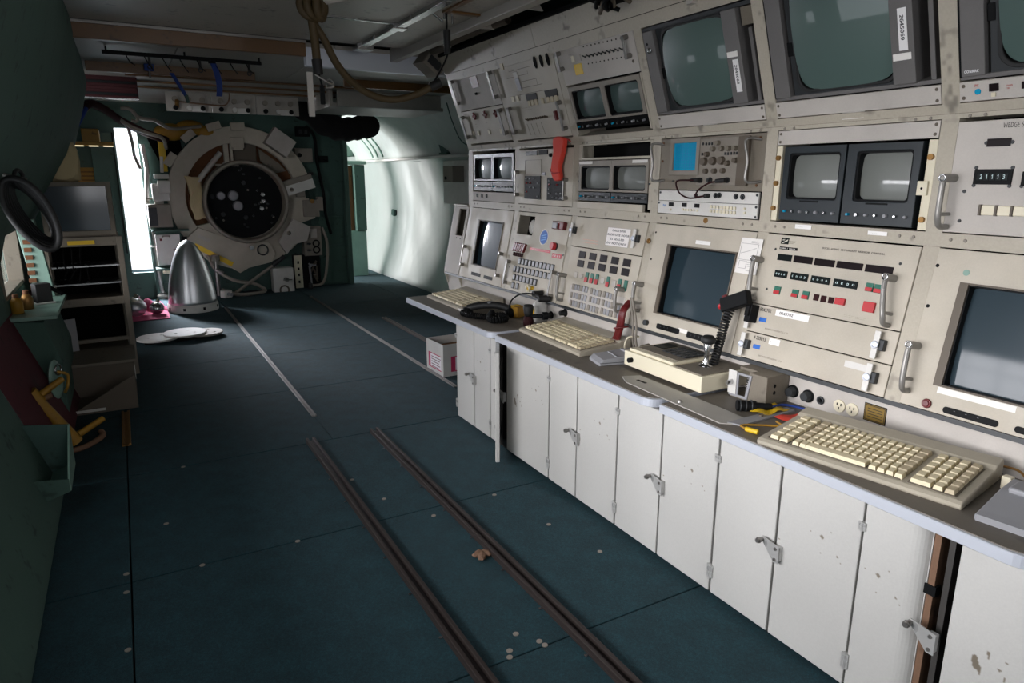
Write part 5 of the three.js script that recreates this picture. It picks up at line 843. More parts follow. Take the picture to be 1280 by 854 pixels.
// ================================================================ FLOOR RAILS AND THINGS ON THE FLOOR
function railOn(x, z0, z1, label, w, h, m) {
  const t = thing('floor_rail', label, 'rail', [x, 0, 0]);
  add('rail_base', bx(-w / 2, 0.0, z0, w / 2, h * 0.3, z1, 0.001), m, t); add('rail_lip', bx(-w / 2, h * 0.3, z0, -w / 2 + w * 0.28, h, z1, 0.002), m, t); add('rail_lip', bx(w / 2 - w * 0.28, h * 0.3, z0, w / 2, h, z1, 0.002), m, t);
  const n = Math.floor((z1 - z0) / 0.3), g = share(rod([0, 0, 0], [0, 0.003, 0], 0.007, 0.007, 8)); for (let i = 1; i < n; i++) { const s = add('rail_bolt', g, M.steel, t); s.position.set(-w / 2 - 0.009, 0, z0 + i * 0.3); }
}
railOn(0.85, -4.07, 0.9, 'dark brown floor rail, the left one of the near pair', 0.055, 0.03, M.railDark);
railOn(1.248, -4.04, 0.9, 'dark brown floor rail, the right one of the near pair beside the cabinets', 0.055, 0.03, M.railDark);
railOn(0.985, -9.1, -4.52, 'thin silver floor rail leading to the nose cone', 0.03, 0.012, M.thinRail);
railOn(2.11, -9.4, -4.66, 'thin silver floor rail leading past the white carton', 0.03, 0.012, M.thinRail);
railOn(2.50, -7.5, -5.6, 'short dark floor rail behind the end of the counter', 0.05, 0.02, M.railDark);
railOn(-0.142, -5.25, -4.55, 'short brass-toned floor rail in front of the dark rack', 0.05, 0.014, M.copper);
{ const d = thing('debris', 'small brown scrap of debris against the right near rail', 'scrap', [1.19, 0, -2.37]); for (let i = 0; i < 5; i++) add('crumb', new THREE.IcosahedronGeometry(0.018 + 0.008 * rnd(), 0).scale(1.4, 0.6, 0.8).rotateY(i).translate(0.04 * rnd() - 0.02, 0.01, 0.05 * rnd() - 0.025), M.wood, d); }
{ // polished nose cone
  const c = thing('nose_cone', 'polished metal nose cone standing point up on a white base ring', 'cone', [0.63, 0, -9.15]);
  const pr = []; for (let i = 0; i <= 24; i++) { const t = i / 24, y = 0.10 + 0.76 * t; pr.push([0.275 * Math.sqrt(Math.max(0, 1 - t ** 1.75)) * (1 - 0.12 * t), y]); }
  add('shell', lathe([[0.262, 0.10], ...pr], 56), M.cone, c);
  add('base_ring', lathe([[0.2, 0], [0.285, 0], [0.288, 0.01], [0.284, 0.095], [0.26, 0.102], [0.2, 0.102], [0.2, 0]], 56), M.white, c);
  for (let i = 0; i < 8; i++) { const a = i * Math.PI / 4 + 0.35; add('base_slot', bx(-0.014, -0.016, -0.002, 0.014, 0.016, 0.004).rotateY(a).translate(0.284 * Math.sin(a), 0.05, 0.284 * Math.cos(a)), M.black, c); }
}
{ // white drilled plates on the floor
  const p = thing('drilled_plate', 'pair of scalloped white metal plates with bolt holes lying on the floor', 'plate', [0.33, 0, -7.5], 0.08);
  const scal = (x, r, n0) => plate(circlePts(0, 0, r, 26), 0.02, [circlePts(0.04, 0.07, 0.016, 10), circlePts(-0.09, -0.02, 0.016, 10), circlePts(0.08, -0.06, 0.014, 10)], 0.003).rotateX(-Math.PI / 2).scale(1, 1, 1.05).translate(x, n0, 0);
  add('support', [bx(-0.30, 0, -0.16, -0.14, 0.03, 0.1), bx(0.0, 0, -0.16, 0.16, 0.03, 0.1)], M.black, p);
  add('plate', scal(-0.17, 0.19, 0.03), M.white, p); add('plate', scal(0.08, 0.2, 0.05), M.white, p); add('plate', scal(0.27, 0.17, 0.03), M.filler, p);
}
{ // pink cloth with metal flasks
  const c = thing('pink_cloth', 'pink cloth spread on the floor beside the nose cone', 'cloth', [0.2, 0, -9.0]);
  add('cloth_sheet', sheet((s, t) => [-0.30 + 0.44 * s, 0.012 + 0.02 * Math.abs(Math.sin(7 * s + 3 * t)) * Math.sin(Math.PI * t), 0.32 - 0.8 * t], 22, 16, 0.008), M.pink, c);
  add('cloth_fold', sheet((s, t) => [-0.2 + 0.34 * s, 0.02 + 0.13 * Math.sin(Math.PI * s) * Math.sin(Math.PI * t) + 0.03 * Math.sin(14 * s + 5 * t), -0.1 - 0.35 * t], 18, 14, 0.008), M.pink, c);
  for (const [x, z, r, l] of [[0.01, -8.92, 0.11, 'larger shiny metal flask on the pink cloth, nearer the rack'], [0.22, -8.93, 0.08, 'smaller shiny metal flask on the pink cloth, nearer the cone'], [0.0, -9.3, 0.09, 'pale round lump at the back of the pink cloth']]) { const f = thing('round_flask', l, 'flask', [x, 0.02, z]); add('bowl', new THREE.SphereGeometry(r, 24, 16).scale(1, 0.95, 1.15).translate(0, r * 0.95, 0), r > 0.1 ? M.cone : r < 0.088 ? M.steel : M.white, f); add('neck', rod([0, r * 1.6, -r * 0.5], [0.03, r * 2.0, -r * 0.9], r * 0.28, r * 0.24, 14), M.steel, f); }
}
{ // carton by the end of the counter
  const b = thing('carton', 'open white cardboard carton with a red printed label beside the far cabinet', 'box', [2.33, 0, -5.12], 0.04);
  add('carton_wall', [bx(-0.2, 0, -0.16, -0.195, 0.27, 0.16), bx(0.195, 0, -0.16, 0.2, 0.27, 0.16), bx(-0.195, 0, -0.16, 0.195, 0.27, -0.155), bx(-0.195, 0, 0.155, 0.195, 0.27, 0.16)], M.white, b); add('carton_floor', bx(-0.195, 0, -0.155, 0.195, 0.2, 0.155), M.cardboard, b);
  const lab = print(256, 160, (x, w, h) => { x.fillStyle = '#e9e4e6'; x.fillRect(0, 0, w, h); x.fillStyle = '#b8345c'; x.fillRect(0, 0, w, 10); x.fillRect(0, 0, 40, h); x.fillRect(0, h - 10, w, 10); x.fillStyle = '#7a4a58'; for (let y = 34; y < 140; y += 26) x.fillRect(60, y, 150 + (y * 7) % 40, 8); });
  add('carton_label', new THREE.PlaneGeometry(0.26, 0.13).translate(0, 0.1, 0.1608), lab, b, true); add('carton_label', new THREE.PlaneGeometry(0.24, 0.13).rotateY(-Math.PI / 2).translate(-0.2008, 0.1, 0), lab, b, true);
}

// ================================================================ LEFT SIDE
{ // tall dark equipment rack
  const r = thing('equipment_rack', 'tall dark open equipment rack on the left with empty shelves and hanging wires', 'rack', [-0.30, 0, -6.30], 0.05);
  const W = 0.25, H = 1.14;
  for (const [x, z] of [[-W, 0], [W, 0], [-W, -0.5], [W, -0.5]]) add('upright', bx(x - 0.02, 0, z - 0.02, x + 0.02, H, z + 0.02, 0.003), M.khaki, r);
  for (const [y, h] of [[0.02, 0.05], [0.30, 0.03], [0.60, 0.06], [1.07, 0.07]]) add('cross_rail', bx(-W, y, -0.02, W, y + h, 0.012, 0.003), M.khaki, r);
  add('yellow_strip', bx(-0.1, 1.085, 0.012, 0.08, 1.115, 0.016, 0.001), M.yellow, r);
  for (const y of [0.2, 0.62, 0.76, 0.9]) add('shelf', bx(-W + 0.02, y, -0.5, W - 0.02, y + 0.012, -0.06), y > 0.7 ? M.steel : M.brown, r);
  add('back_sheet', bx(-W, 0.02, -0.53, W, H, -0.52), M.soot, r); add('side_sheet', bx(-W - 0.012, 0.02, -0.5, -W - 0.002, 0.6, 0.0), M.khaki, r);
  add('loose_panel', bx(-0.24, 0.14, 0.02, -0.14, 0.52, 0.03).rotateY(0.3), M.greyPlastic, r);
  for (let i = 0; i < 4; i++) add('hanging_wire', tube([[-0.2 + 0.06 * i, 1.06, -0.1], [-0.18 + 0.05 * i, 0.95 - 0.1 * rnd(), -0.06], [-0.12 + 0.04 * i, 0.86 + 0.1 * rnd(), -0.08], [-0.2 + 0.07 * i, 0.8 - 0.1 * rnd(), -0.1]], 0.006), M.soot, r);
}
{ // drawer unit at the foot of the rack
  const d = thing('step_box', 'dark brown box step with a triangular side gusset at the foot of the rack', 'box', [-0.26, 0, -5.75]);
  add('box_body', bx(-0.2, 0, -0.5, 0.2, 0.24, 0.0, 0.004), M.brown, d); add('ledge', bx(-0.22, 0.24, -0.5, 0.22, 0.262, 0.02, 0.003), M.khaki, d); add('gusset', plate([[0, 0], [0.42, 0], [0.42, 0.24]], 0.012).translate(-0.22, 0, 0.4), M.brown, d); add('gusset_foot', bx(-0.22, 0, 0.02, 0.2, 0.012, 0.42), M.brown, d);
  add('white_tab', bx(0.202, 0.1, -0.06, 0.206, 0.2, 0.0), M.white, d); add('white_tab', bx(-0.2, 0.012, 0.413, 0.0, 0.03, 0.416), M.white, d);
}
{ // display on top of the rack
  const s = thing('flat_monitor', 'old square display with a grey frame on top of the dark rack', 'monitor', [-0.30, 1.141, -6.33], 0.05);
  const r = [-0.24, 0.01, 0.24, 0.42]; add('frame', plate(rectPts(r), 0.06, [rectPts(inset(r, 0.036))], 0.003).translate(0, 0, -0.06), M.khaki, s); add('screen', bx(-0.205, 0.046, -0.03, 0.205, 0.384, -0.02), M.slate, s); add('housing', bx(-0.22, 0.02, -0.36, 0.22, 0.4, -0.06, 0.02), M.brown, s); add('foot', bx(-0.23, 0, -0.3, 0.23, 0.011, -0.01), M.brown, s);
}
{ const f = thing('foam_block', 'ragged cream foam block on top of the old display', 'foam', [-0.37, 1.562, -6.45]); add('block', sheetBlock(), M.foam, f); add('dark_cap', bx(-0.03, 0.29, -0.06, 0.08, 0.32, 0.06, 0.01), M.brown, f); }
function sheetBlock() { const g = new THREE.IcosahedronGeometry(0.13, 3), p = g.attributes.position; for (let i = 0; i < p.count; i++) { const x = p.getX(i), y = p.getY(i), z = p.getZ(i), k = 1 / Math.max(Math.abs(x), Math.abs(y), Math.abs(z)) * 0.12, n = 1 + 0.10 * Math.sin(40 * x + 23 * y) * Math.cos(31 * z); p.setXYZ(i, x * (0.4 + 0.6 * k) * n, (y * (0.4 + 0.6 * k)) * 1.3 + 0.15, z * (0.4 + 0.6 * k) * n); } g.computeVertexNormals(); return g; }
{ // hank of black hose hung on the wall
  const h = thing('hose_coil', 'oval coil of black hose hanging in front of the left window', 'hose', [-0.335, 1.45, -3.6]); h.scale.setScalar(0.68);
  for (let i = 0; i < 7; i++) { const pts = []; for (let k = 0; k <= 24; k++) { const a = k / 24 * Math.PI * 2, w = 1 + 0.03 * Math.sin(3 * a + i); pts.push([(0.062 + 0.008 * i) * Math.cos(a) * w + 0.07 * Math.sin(a) * -1, (0.17 + 0.008 * i) * Math.sin(a) * w, 0.022 * i + 0.02 * Math.sin(2 * a)]); } add('hose_loop', tube(pts, 0.019, 60, 8), M.rubber, h); }
  add('tie', new THREE.TorusGeometry(0.05, 0.012, 6, 14).rotateY(1.2).translate(-0.04, 0.21, 0.045), M.rubber, h); add('peg', rod([-0.36, 0.30, 0.04], [0.0, 0.2, 0.04], 0.012, 0.012), M.dullSteel, h);
}
{ // shelf under the window with clutter
  const s = thing('wall_cabinet', 'slanted pale green cabinet with a ledge below the left window', 'cabinet', [0, 0, 0]);
  add('case', plate([[-0.73, 0.0], [-0.46, 0.0], [-0.45, 0.42], [-0.52, 0.70], [-0.73, 0.72]], 0.9, [], 0.004).translate(0, 0, -6.05), M.green, s); add('ledge', bx(-0.73, 0.72, -6.06, -0.44, 0.745, -5.12, 0.004), M.greenPale, s);
  add('pillar', plate([[-0.62, 0.74], [-0.50, 0.74], [-0.56, 1.30], [-0.68, 1.30]], 0.08, [], 0.003).translate(0, 0, -6.05), M.greenPale, s); for (let i = 0; i < 8; i++) add('vent_slat', bx(-0.645, 0.80 + 0.055 * i, -5.97, -0.60, 0.83 + 0.055 * i, -5.955), M.rust, s);
  const b = thing('black_phone', 'small black handset resting on the green ledge below the hose coil', 'device', [-0.55, 0.746, -5.65], 0.4); add('body', bx(-0.05, 0, -0.04, 0.05, 0.14, 0.04, 0.008), M.rubber, b); add('arm', rod([0.03, 0.12, 0], [0.12, 0.05, 0.02], 0.016, 0.012), M.black, b); add('foot', bx(-0.06, 0, -0.05, 0.06, 0.012, 0.05, 0.003), M.white, b);
  const f = thing('wall_fitting', 'oval white wall fitting with a brass lever under the green ledge', 'fitting', [-0.47, 0.42, -4.75], 1.1); add('plate', lathe([[0, 0], [0.075, 0], [0.08, 0.01], [0.06, 0.02], [0, 0.022]], 24).rotateX(Math.PI / 2).scale(0.8, 1.5, 1), M.greenPale, f); add('lever', tube([[0, 0.05, 0.02], [0.03, 0.02, 0.06], [0.0, -0.04, 0.07], [0.03, -0.09, 0.03]], 0.009), M.ochre, f); add('ring', new THREE.TorusGeometry(0.03, 0.006, 6, 16).translate(0.0, 0.06, 0.03), M.steel, f);
  for (const [x, y, z, m, l] of [[-0.66, 0.746, -5.3, M.ochre, 'brown cap on the ledge nearest the camera under the window'], [-0.62, 0.746, -5.45, M.copper, 'brassy bottle on the ledge under the window']]) { const t = thing('small_bottle', l, 'bottle', [x, y, z]); add('body', lathe([[0, 0], [0.035, 0], [0.036, 0.07], [0.02, 0.10], [0, 0.10]], 16), m, t); add('cap', rod([0, 0.1, 0], [0, 0.125, 0], 0.018, 0.016, 12), M.rust, t); }
}
{ // ochre jack leaning on the wall
  const j = thing('hand_jack', 'worn ochre hand pump leaning against the dark red wall', 'tool', [-0.40, 0, -4.62], 0.25);
  add('foot', tube([[-0.10, 0.035, 0.02], [0.0, 0.02, 0.04], [0.15, 0.045, -0.04], [0.15, 0.06, -0.08]], 0.017), M.wood, j); add('cylinder', [rod([0.0, 0.05, 0], [-0.15, 0.33, -0.02], 0.038, 0.036, 16), rod([-0.15, 0.33, -0.02], [-0.19, 0.40, -0.02], 0.045, 0.045, 16)], M.ochre, j);
  add('handle', rod([0.02, 0.09, -0.02], [0.17, 0.145, -0.06], 0.02, 0.018), M.ochre, j); add('handle', rod([-0.16, 0.36, -0.02], [-0.01, 0.44, -0.05], 0.02, 0.018), M.ochre, j); add('collar', [rod([-0.25, 0.31, -0.02], [-0.08, 0.36, -0.02], 0.016, 0.016), rod([-0.22, 0.36, -0.02], [-0.26, 0.44, -0.03], 0.02, 0.015)], M.wood, j);
}
{ // open bin on the wall panel near the camera
  const b = thing('wall_bin', 'open green sheet-metal bin projecting from the lower left wall', 'bin', [-0.53, 0.0, -3.75]);
  add('bin_side', plate([[-0.12, 0.05], [0.16, 0.14], [0.16, 0.36], [-0.12, 0.40]], 0.008).translate(0, 0, -0.26), M.greenDark, b); add('bin_side', plate([[-0.12, 0.05], [0.16, 0.14], [0.16, 0.20], [-0.12, 0.24]], 0.008).translate(0, 0, 0.1), M.green, b);
  add('bin_floor', plate([[-0.12, 0.05], [0.16, 0.14], [0.16, 0.15], [-0.12, 0.06]], 0.36).translate(0, 0, -0.26), M.green, b); add('bin_rim', plate([[-0.26, 0.14], [0.10, 0.14], [0.10, 0.20], [-0.26, 0.36]].map(([a, q]) => [-a, q]), 0.008).rotateY(Math.PI / 2).translate(0.156, 0, 0), M.greenPale, b);
}
{ // grab handles on the nearest wall panel
  const g = thing('grab_handle', 'bent metal grab rail on the lowest left wall panel', 'handle', [0, 0, 0]); add('rail', tube([[-0.61, 0.20, -2.62], [-0.55, 0.21, -2.64], [-0.55, 0.26, -2.72], [-0.57, 0.33, -2.78], [-0.63, 0.35, -2.80]], 0.013), M.greenPale, g); add('strap', bx(-0.57, 0.20, -2.655, -0.545, 0.225, -2.63), M.white, g);
  const h = thing('port_cover', 'round metal port cover on the left wall panel above the grab rail', 'cover', [-0.63, 0.55, -3.25], 1.75); add('rim', new THREE.TorusGeometry(0.10, 0.012, 8, 28), M.steel, h); add('cover', rod([0, 0, -0.01], [0, 0, 0.004], 0.095, 0.095, 28), M.rust, h);
}

// ================================================================ TELESCOPE AND BULKHEAD EQUIPMENT
{
  const CX = 1.48, CY = 1.315, ZP = -10.30, t = thing('telescope', 'large beige ring-mounted telescope set into the green bulkhead', 'telescope', [CX, CY, ZP]);
  const D = Math.PI / 180, hole = [];
  for (let a = 0; a < 360; a += 6) { const up = a > 8 && a < 212; hole.push([(up ? 0.73 : 0.55) * Math.cos(a * D), (up ? 0.73 : 0.55) * Math.sin(a * D)]); }
  const outer = []; for (let a = 0; a < 360; a += 5) { const r = a > 232 && a < 262 ? 0.99 : a > 330 || a < 20 ? 0.84 : 0.945; outer.push([r * Math.cos(a * D), r * Math.sin(a * D)]); }
  add('mounting_ring', plate(outer, 0.10, [hole], 0.006), M.beige, t);
  add('ring_seam', [bx(-0.70, -0.66, 0.1, -0.42, -0.655, 0.104).rotateZ(0)], M.brown, t);
  add('lower_apron', plate([[-0.80, -0.55], [-0.62, -0.38], [-0.30, -0.52], [0.28, -0.62], [0.36, -0.78], [0.30, -0.90], [-0.02, -0.965], [-0.14, -1.03]], 0.06, [], 0.004).translate(0, 0, 0.08), M.beige, t);
  const st = add('yellow_stripe', bx(-0.27, -0.032, 0, 0.27, 0.032, 0.004), M.yellow, t); st.position.set(-0.46, -0.76, 0.142); st.rotation.z = -0.56;
  const lp = add('apron_label', bx(-0.08, -0.025, 0, 0.08, 0.025, 0.003), M.filler, t); lp.position.set(-0.56, -0.53, 0.142); lp.rotation.z = -0.5;
  add('tube', lathe([[0.495, -0.02], [0.50, 0.22], [0.515, 0.235], [0.545, 0.235], [0.56, 0.22], [0.56, -0.05]], 56).rotateX(Math.PI / 2).translate(0.02, -0.055, 0), M.khaki, t);
  add('tube_rim', new THREE.TorusGeometry(0.53, 0.022, 8, 56).translate(0.02, -0.055, 0.235), M.brownGrey, t);
  add('instrument_plate', rod([0.02, -0.055, 0.02], [0.02, -0.055, 0.05], 0.498, 0.498, 48), M.black, t);
  for (const [x, y, r] of [[-0.29, 0.03, 0.05], [-0.13, 0.03, 0.06], [-0.08, -0.11, 0.06]]) { const l = add('lens', lathe([[0, 0.006], [r * 0.85, 0.004], [r, 0], [r, -0.03], [r * 1.15, -0.03], [r * 1.15, -0.06], [0, -0.06]], 24).rotateX(Math.PI / 2).translate(x, y, 0.11), M.greyPlastic, t); }
  for (const [x, y] of [[0.26, 0.04], [0.26, -0.05], [0.23, -0.15], [0.01, -0.27], [-0.40, 0.02], [0.02, 0.2], [-0.28, -0.22]]) add('sensor_eye', [new THREE.TorusGeometry(0.024, 0.008, 6, 16).translate(x, y, 0.07), rod([x, y, 0.05], [x, y, 0.075], 0.018, 0.018, 12)], x > 0.2 ? M.steel : M.darkGrey, t);
  for (let i = 0; i < 26; i++) { const a = rnd() * 6.28, r = 0.12 + 0.34 * rnd(); add('small_fixture', bx(-0.012, -0.012, 0.05, 0.012, 0.012, 0.05 + 0.05 * rnd(), 0.002).rotateZ(a).translate(0.02 + r * Math.cos(a), -0.055 + r * Math.sin(a), 0), i % 4 ? M.darkGrey : M.brownGrey, t); }
  // what shows in the open upper half between ring and tube
  add('cavity_back', plate(circlePts(0, 0, 0.74, 40), 0.02).translate(0, 0, -0.03), M.rust, t);
  add('white_strut', [rod([-0.56, 0.22, 0.06], [-0.24, 0.60, 0.06], 0.035, 0.035, 14), rod([-0.46, 0.18, 0.05], [-0.2, 0.46, 0.05], 0.02, 0.02)], M.filler, t); add('pale_beam', [bx(-0.20, 0.45, 0.0, -0.14, 0.72, 0.09, 0.004), bx(-0.12, 0.47, 0.0, -0.085, 0.72, 0.08, 0.004), bx(-0.32, 0.42, 0.02, -0.02, 0.45, 0.08, 0.004)], M.beige, t);
  add('brown_housing', bx(-0.07, 0.47, -0.01, 0.22, 0.72, 0.07, 0.01), M.brown, t); add('olive_panel', plate([[0.25, 0.66], [0.52, 0.46], [0.60, 0.36], [0.42, 0.32], [0.27, 0.5]], 0.05).translate(0, 0, 0.0), M.khaki, t);
  add('foam_wrap', sheet((s, q) => [-0.70 + 0.18 * s + 0.05 * q, 0.28 - 0.55 * q, 0.07 + 0.03 * Math.sin(9 * q + 4 * s)], 8, 14, 0.04), M.foam, t); add('rusty_patch', bx(-0.70, -0.18, 0.0, -0.60, 0.06, 0.06, 0.01), M.rust, t);
  // fittings round the ring
  add('top_bracket', [bx(-0.11, 0.66, 0.10, 0.06, 0.80, 0.14, 0.006), bx(-0.09, 0.63, 0.1, 0.04, 0.67, 0.18, 0.006)], M.beige, t);
  const cb = add('corner_box', [bx(-0.17, -0.13, 0.10, 0.17, 0.13, 0.26, 0.008)], M.brownGrey, t); cb.position.set(0.52, 0.74, 0); cb.rotation.z = -0.62; const cl = add('box_lid', bx(-0.165, -0.125, 0.0, 0.165, 0.125, 0.012, 0.004), M.filler, t); cl.position.set(0.52, 0.74, 0.262); cl.rotation.z = -0.62;
  for (const [x, y, r] of [[-0.62, 0.80, 0.7], [-0.86, 0.5, 0.95], [-0.30, 0.93, 0.3], [0.0, 0.94, 0.05]]) { const b = add('edge_clamp', bx(-0.09, -0.05, 0.06, 0.09, 0.05, 0.14, 0.006), M.beige, t); b.position.set(x, y, 0); b.rotation.z = r; }
  const arm = add('side_arm', [bx(-0.22, -0.07, 0.08, 0.22, 0.07, 0.20, 0.01)], M.brownGrey, t); arm.position.set(0.72, 0.20, 0); arm.rotation.z = 0.28; const ap = add('arm_face', plate(rectPts([-0.2, -0.075, 0.2, 0.055]), 0.014, [circlePts(-0.13, -0.01, 0.03, 14)], 0.002), M.white, t); ap.position.set(0.75, 0.15, 0.205); ap.rotation.z = 0.28;
  add('side_bracket', [plate([[0.55, -0.30], [0.62, -0.02], [0.88, -0.02], [0.88, -0.12], [0.98, -0.16], [0.95, -0.3], [0.76, -0.36]], 0.07, [], 0.004).translate(0, 0, 0.06)], M.beige, t); add('side_block', [bx(0.78, -0.28, 0.13, 1.0, -0.04, 0.2, 0.01), bx(0.70, 0.0, 0.1, 0.82, 0.09, 0.18, 0.01), bx(0.98, -0.2, 0.1, 1.06, 0.0, 0.2, 0.01)], M.brownGrey, t); add('brass_knob', rod([0.9, -0.06, 0.2], [0.9, -0.06, 0.23], 0.03, 0.03, 14), M.copper, t);
  add('lower_bracket', plate([[0.40, -0.62], [0.62, -0.30], [0.86, -0.42], [0.80, -0.62], [0.62, -0.66], [0.5, -0.8]], 0.05, [circlePts(0.55, -0.5, 0.03, 12)], 0.004).translate(0, 0, 0.14), M.filler, t);
  add('clip_ring', new THREE.TorusGeometry(0.07, 0.01, 6, 18).translate(0.18, -0.72, 0.17), M.darkGrey, t); add('ring_bolt', rod([0.03, -0.68, 0.14], [0.03, -0.68, 0.2], 0.03, 0.03, 12), M.steel, t);
}
const onWall = (name, label, cat, r, d, z = -10.35) => { const t = thing(name, label, cat, [(r[0] + r[2]) / 2, r[1], z]); return [t, (r[2] - r[0]) / 2, r[3] - r[1]]; };
{
  const [a, w, h] = onWall('junction_box', 'pale junction box with a hole at upper right of the telescope', 'box', [2.222, 1.797, 2.467, 1.992], 0); add('case', bx(-w, 0, 0, w, h, 0.12, 0.008), M.brownGrey, a); add('gland', rod([-w * 0.5, h * 0.5, 0.12], [-w * 0.5, h * 0.5, 0.13], 0.03, 0.03, 14), M.black, a);
  const [b, w2, h2] = onWall('relay_housing', 'small black relay box on the bulkhead above the pale junction box', 'box', [2.266, 2.153, 2.457, 2.288], 0); add('case', bx(-w2, 0, 0, w2, h2, 0.08, 0.006), M.black, b); add('terminal', [bx(-w2 * 0.6, h2 * 0.3, 0.08, -w2 * 0.1, h2 * 0.7, 0.1), bx(w2 * 0.1, h2 * 0.3, 0.08, w2 * 0.6, h2 * 0.7, 0.1)], M.darkGrey, b);
  const [c, w3, h3] = onWall('gauge_box', 'grey instrument box with two round gauges low at the right of the telescope', 'instrument', [2.249, 0.467, 2.509, 0.893], 0); add('case', bx(-w3, 0, 0, w3, h3, 0.15, 0.008), M.brownGrey, c); for (const y of [0.2, 0.42]) { add('gauge', new THREE.TorusGeometry(0.045, 0.01, 6, 18).translate(w3 * 0.35, h3 * y, 0.155), M.black, c); add('tap', [bx(-w3 * 0.7, h3 * y - 0.01, 0.15, -w3 * 0.25, h3 * y + 0.01, 0.18), rod([-w3 * 0.5, h3 * y, 0.15], [-w3 * 0.5, h3 * y, 0.19], 0.016, 0.016)], M.darkGrey, c); } add('top_window', bx(-w3 * 0.2, h3 * 0.62, 0.15, w3 * 0.5, h3 * 0.92, 0.155), M.filler, c);
  const [d, w4, h4] = onWall('terminal_rack', 'dark terminal rack with a perforated pale strip near the bulkhead foot', 'rack', [2.092, -0.033, 2.465, 0.484], 0); add('case', bx(-w4, 0, 0, w4, h4, 0.14, 0.006), M.black, d); add('punched_strip', plate(rectPts([-w4, 0.04, -w4 * 0.42, h4]), 0.012, [0.25, 0.45, 0.62, 0.8].map((f) => rectPts([-w4 * 0.78, h4 * f - 0.02, -w4 * 0.62, h4 * f + 0.02]))).translate(0, 0, 0.142), M.cream, d); for (let i = 0; i < 10; i++) add('terminal', rod([w4 * (0.0 + 0.8 * rnd()), h4 * (0.1 + 0.8 * rnd()), 0.13], [w4 * (0.1 + 0.7 * rnd()), h4 * (0.1 + 0.8 * rnd()), 0.16], 0.014, 0.014, 8), i % 3 ? M.brown : M.greyPlastic, d);
  const [e, w5, h5] = onWall('valve_cabinet', 'white valve cabinet on the floor under the telescope', 'cabinet', [1.748, -0.062, 2.031, 0.338], 0, -10.2); add('case', bx(-w5, 0, 0, w5, h5, 0.2, 0.01), M.white, e); add('dial', new THREE.TorusGeometry(0.06, 0.012, 6, 20).translate(0, h5 * 0.22, 0.205), M.brown, e); add('valve', [rod([w5 * 0.2, h5 * 0.6, 0.2], [w5 * 0.2, h5 * 0.6, 0.28], 0.03, 0.03), bx(-0.02, h5 * 0.58, 0.26, 0.1, h5 * 0.62, 0.28)], M.dullSteel, e);
  const [f, w6, h6] = onWall('cable_clamp', 'tiny black bracket on the green bulkhead beside the junction box', 'bracket', [2.567, 1.798, 2.705, 1.892], 0); add('base', bx(-w6, 0, 0, w6, h6, 0.05, 0.005), M.black, f); add('hook', rod([0, h6 * 0.5, 0.05], [0.05, h6 * 0.2, 0.1], 0.012, 0.012), M.black, f);
}
{ // struts and hoses under the ring
  const P = (px) => px; const s = thing('support_strut', 'long thin grey strut slanting below the telescope ring', 'strut', [0, 0, 0]); add('strut', rod([1.224, 0.03, -10], [1.911, 0.488, -10], 0.022, 0.022), M.brownGrey, s); add('strut_end', rod([1.75, 0.381, -10], [1.923, 0.504, -10], 0.035, 0.03), M.darkGrey, s);
  const h = thing('hydraulic_hose', 'pale hose looping across the floor under the telescope', 'hose', [0, 0, 0]); add('hose', tube([[0.95, 0.55, -10.2], [1.02, 0.36, -10.1], [1.25, 0.2, -10.05], [1.5, 0.14, -10.0], [1.62, 0.05, -9.95], [1.5, 0.03, -9.9], [1.25, 0.03, -9.9], [1.05, 0.1, -9.95]], 0.024), M.brownGrey, h); add('fitting', rod([1.02, 0.36, -10.1], [1.1, 0.3, -10.07], 0.035, 0.035), M.dullSteel, h);
  const c = thing('vertical_pipe', 'upright grey pipe with a flange below the yellow stripe', 'pipe', [1.03, 0, -10.1]); add('pipe', rod([0, 0, 0], [0, 0.5, 0], 0.03, 0.03, 12), M.dullSteel, c); add('flange', rod([0, 0.48, 0], [0, 0.56, 0], 0.055, 0.055, 16), M.brownGrey, c);
  const w = thing('white_connector', 'white cube connector on the floor below the telescope strut', 'connector', [1.1, 0, -9.9], 0.5); add('body', bx(-0.06, 0, -0.05, 0.06, 0.1, 0.05, 0.008), M.white, w); add('stub', rod([0, 0.05, 0.05], [0, 0.05, 0.12], 0.025, 0.025), M.greyPlastic, w);
  const k = thing('bulkhead_cable', 'long black cable running down the right side of the bulkhead', 'cable', [0, 0, 0]); add('cable', tube([[2.406, 2.299, -10.28], [2.509, 2.177, -10.28], [2.538, 1.777, -10.28], [2.578, 1.367, -10.2], [2.592, 1.066, -10.2], [2.672, 0.774, -10.28]], 0.022), M.black, k); add('clip', bx(2.40, 1.62, -10.34, 2.47, 1.66, -10.28), M.darkGrey, k);
  const k2 = thing('grey_conduit', 'grey conduit curving down beside the gauge box to the floor', 'conduit', [0, 0, 0]); add('conduit', tube([[2.524, 0.873, -10.2], [2.582, 0.674, -10.2], [2.569, 0.364, -10.2], [2.47, 0.063, -10.15], [2.28, 0.04, -10.1]], 0.02), M.brownGrey, k2); add('boot', rod([2.28, 0.0, -10.1], [2.28, 0.08, -10.1], 0.035, 0.03), M.rubber, k2);
}
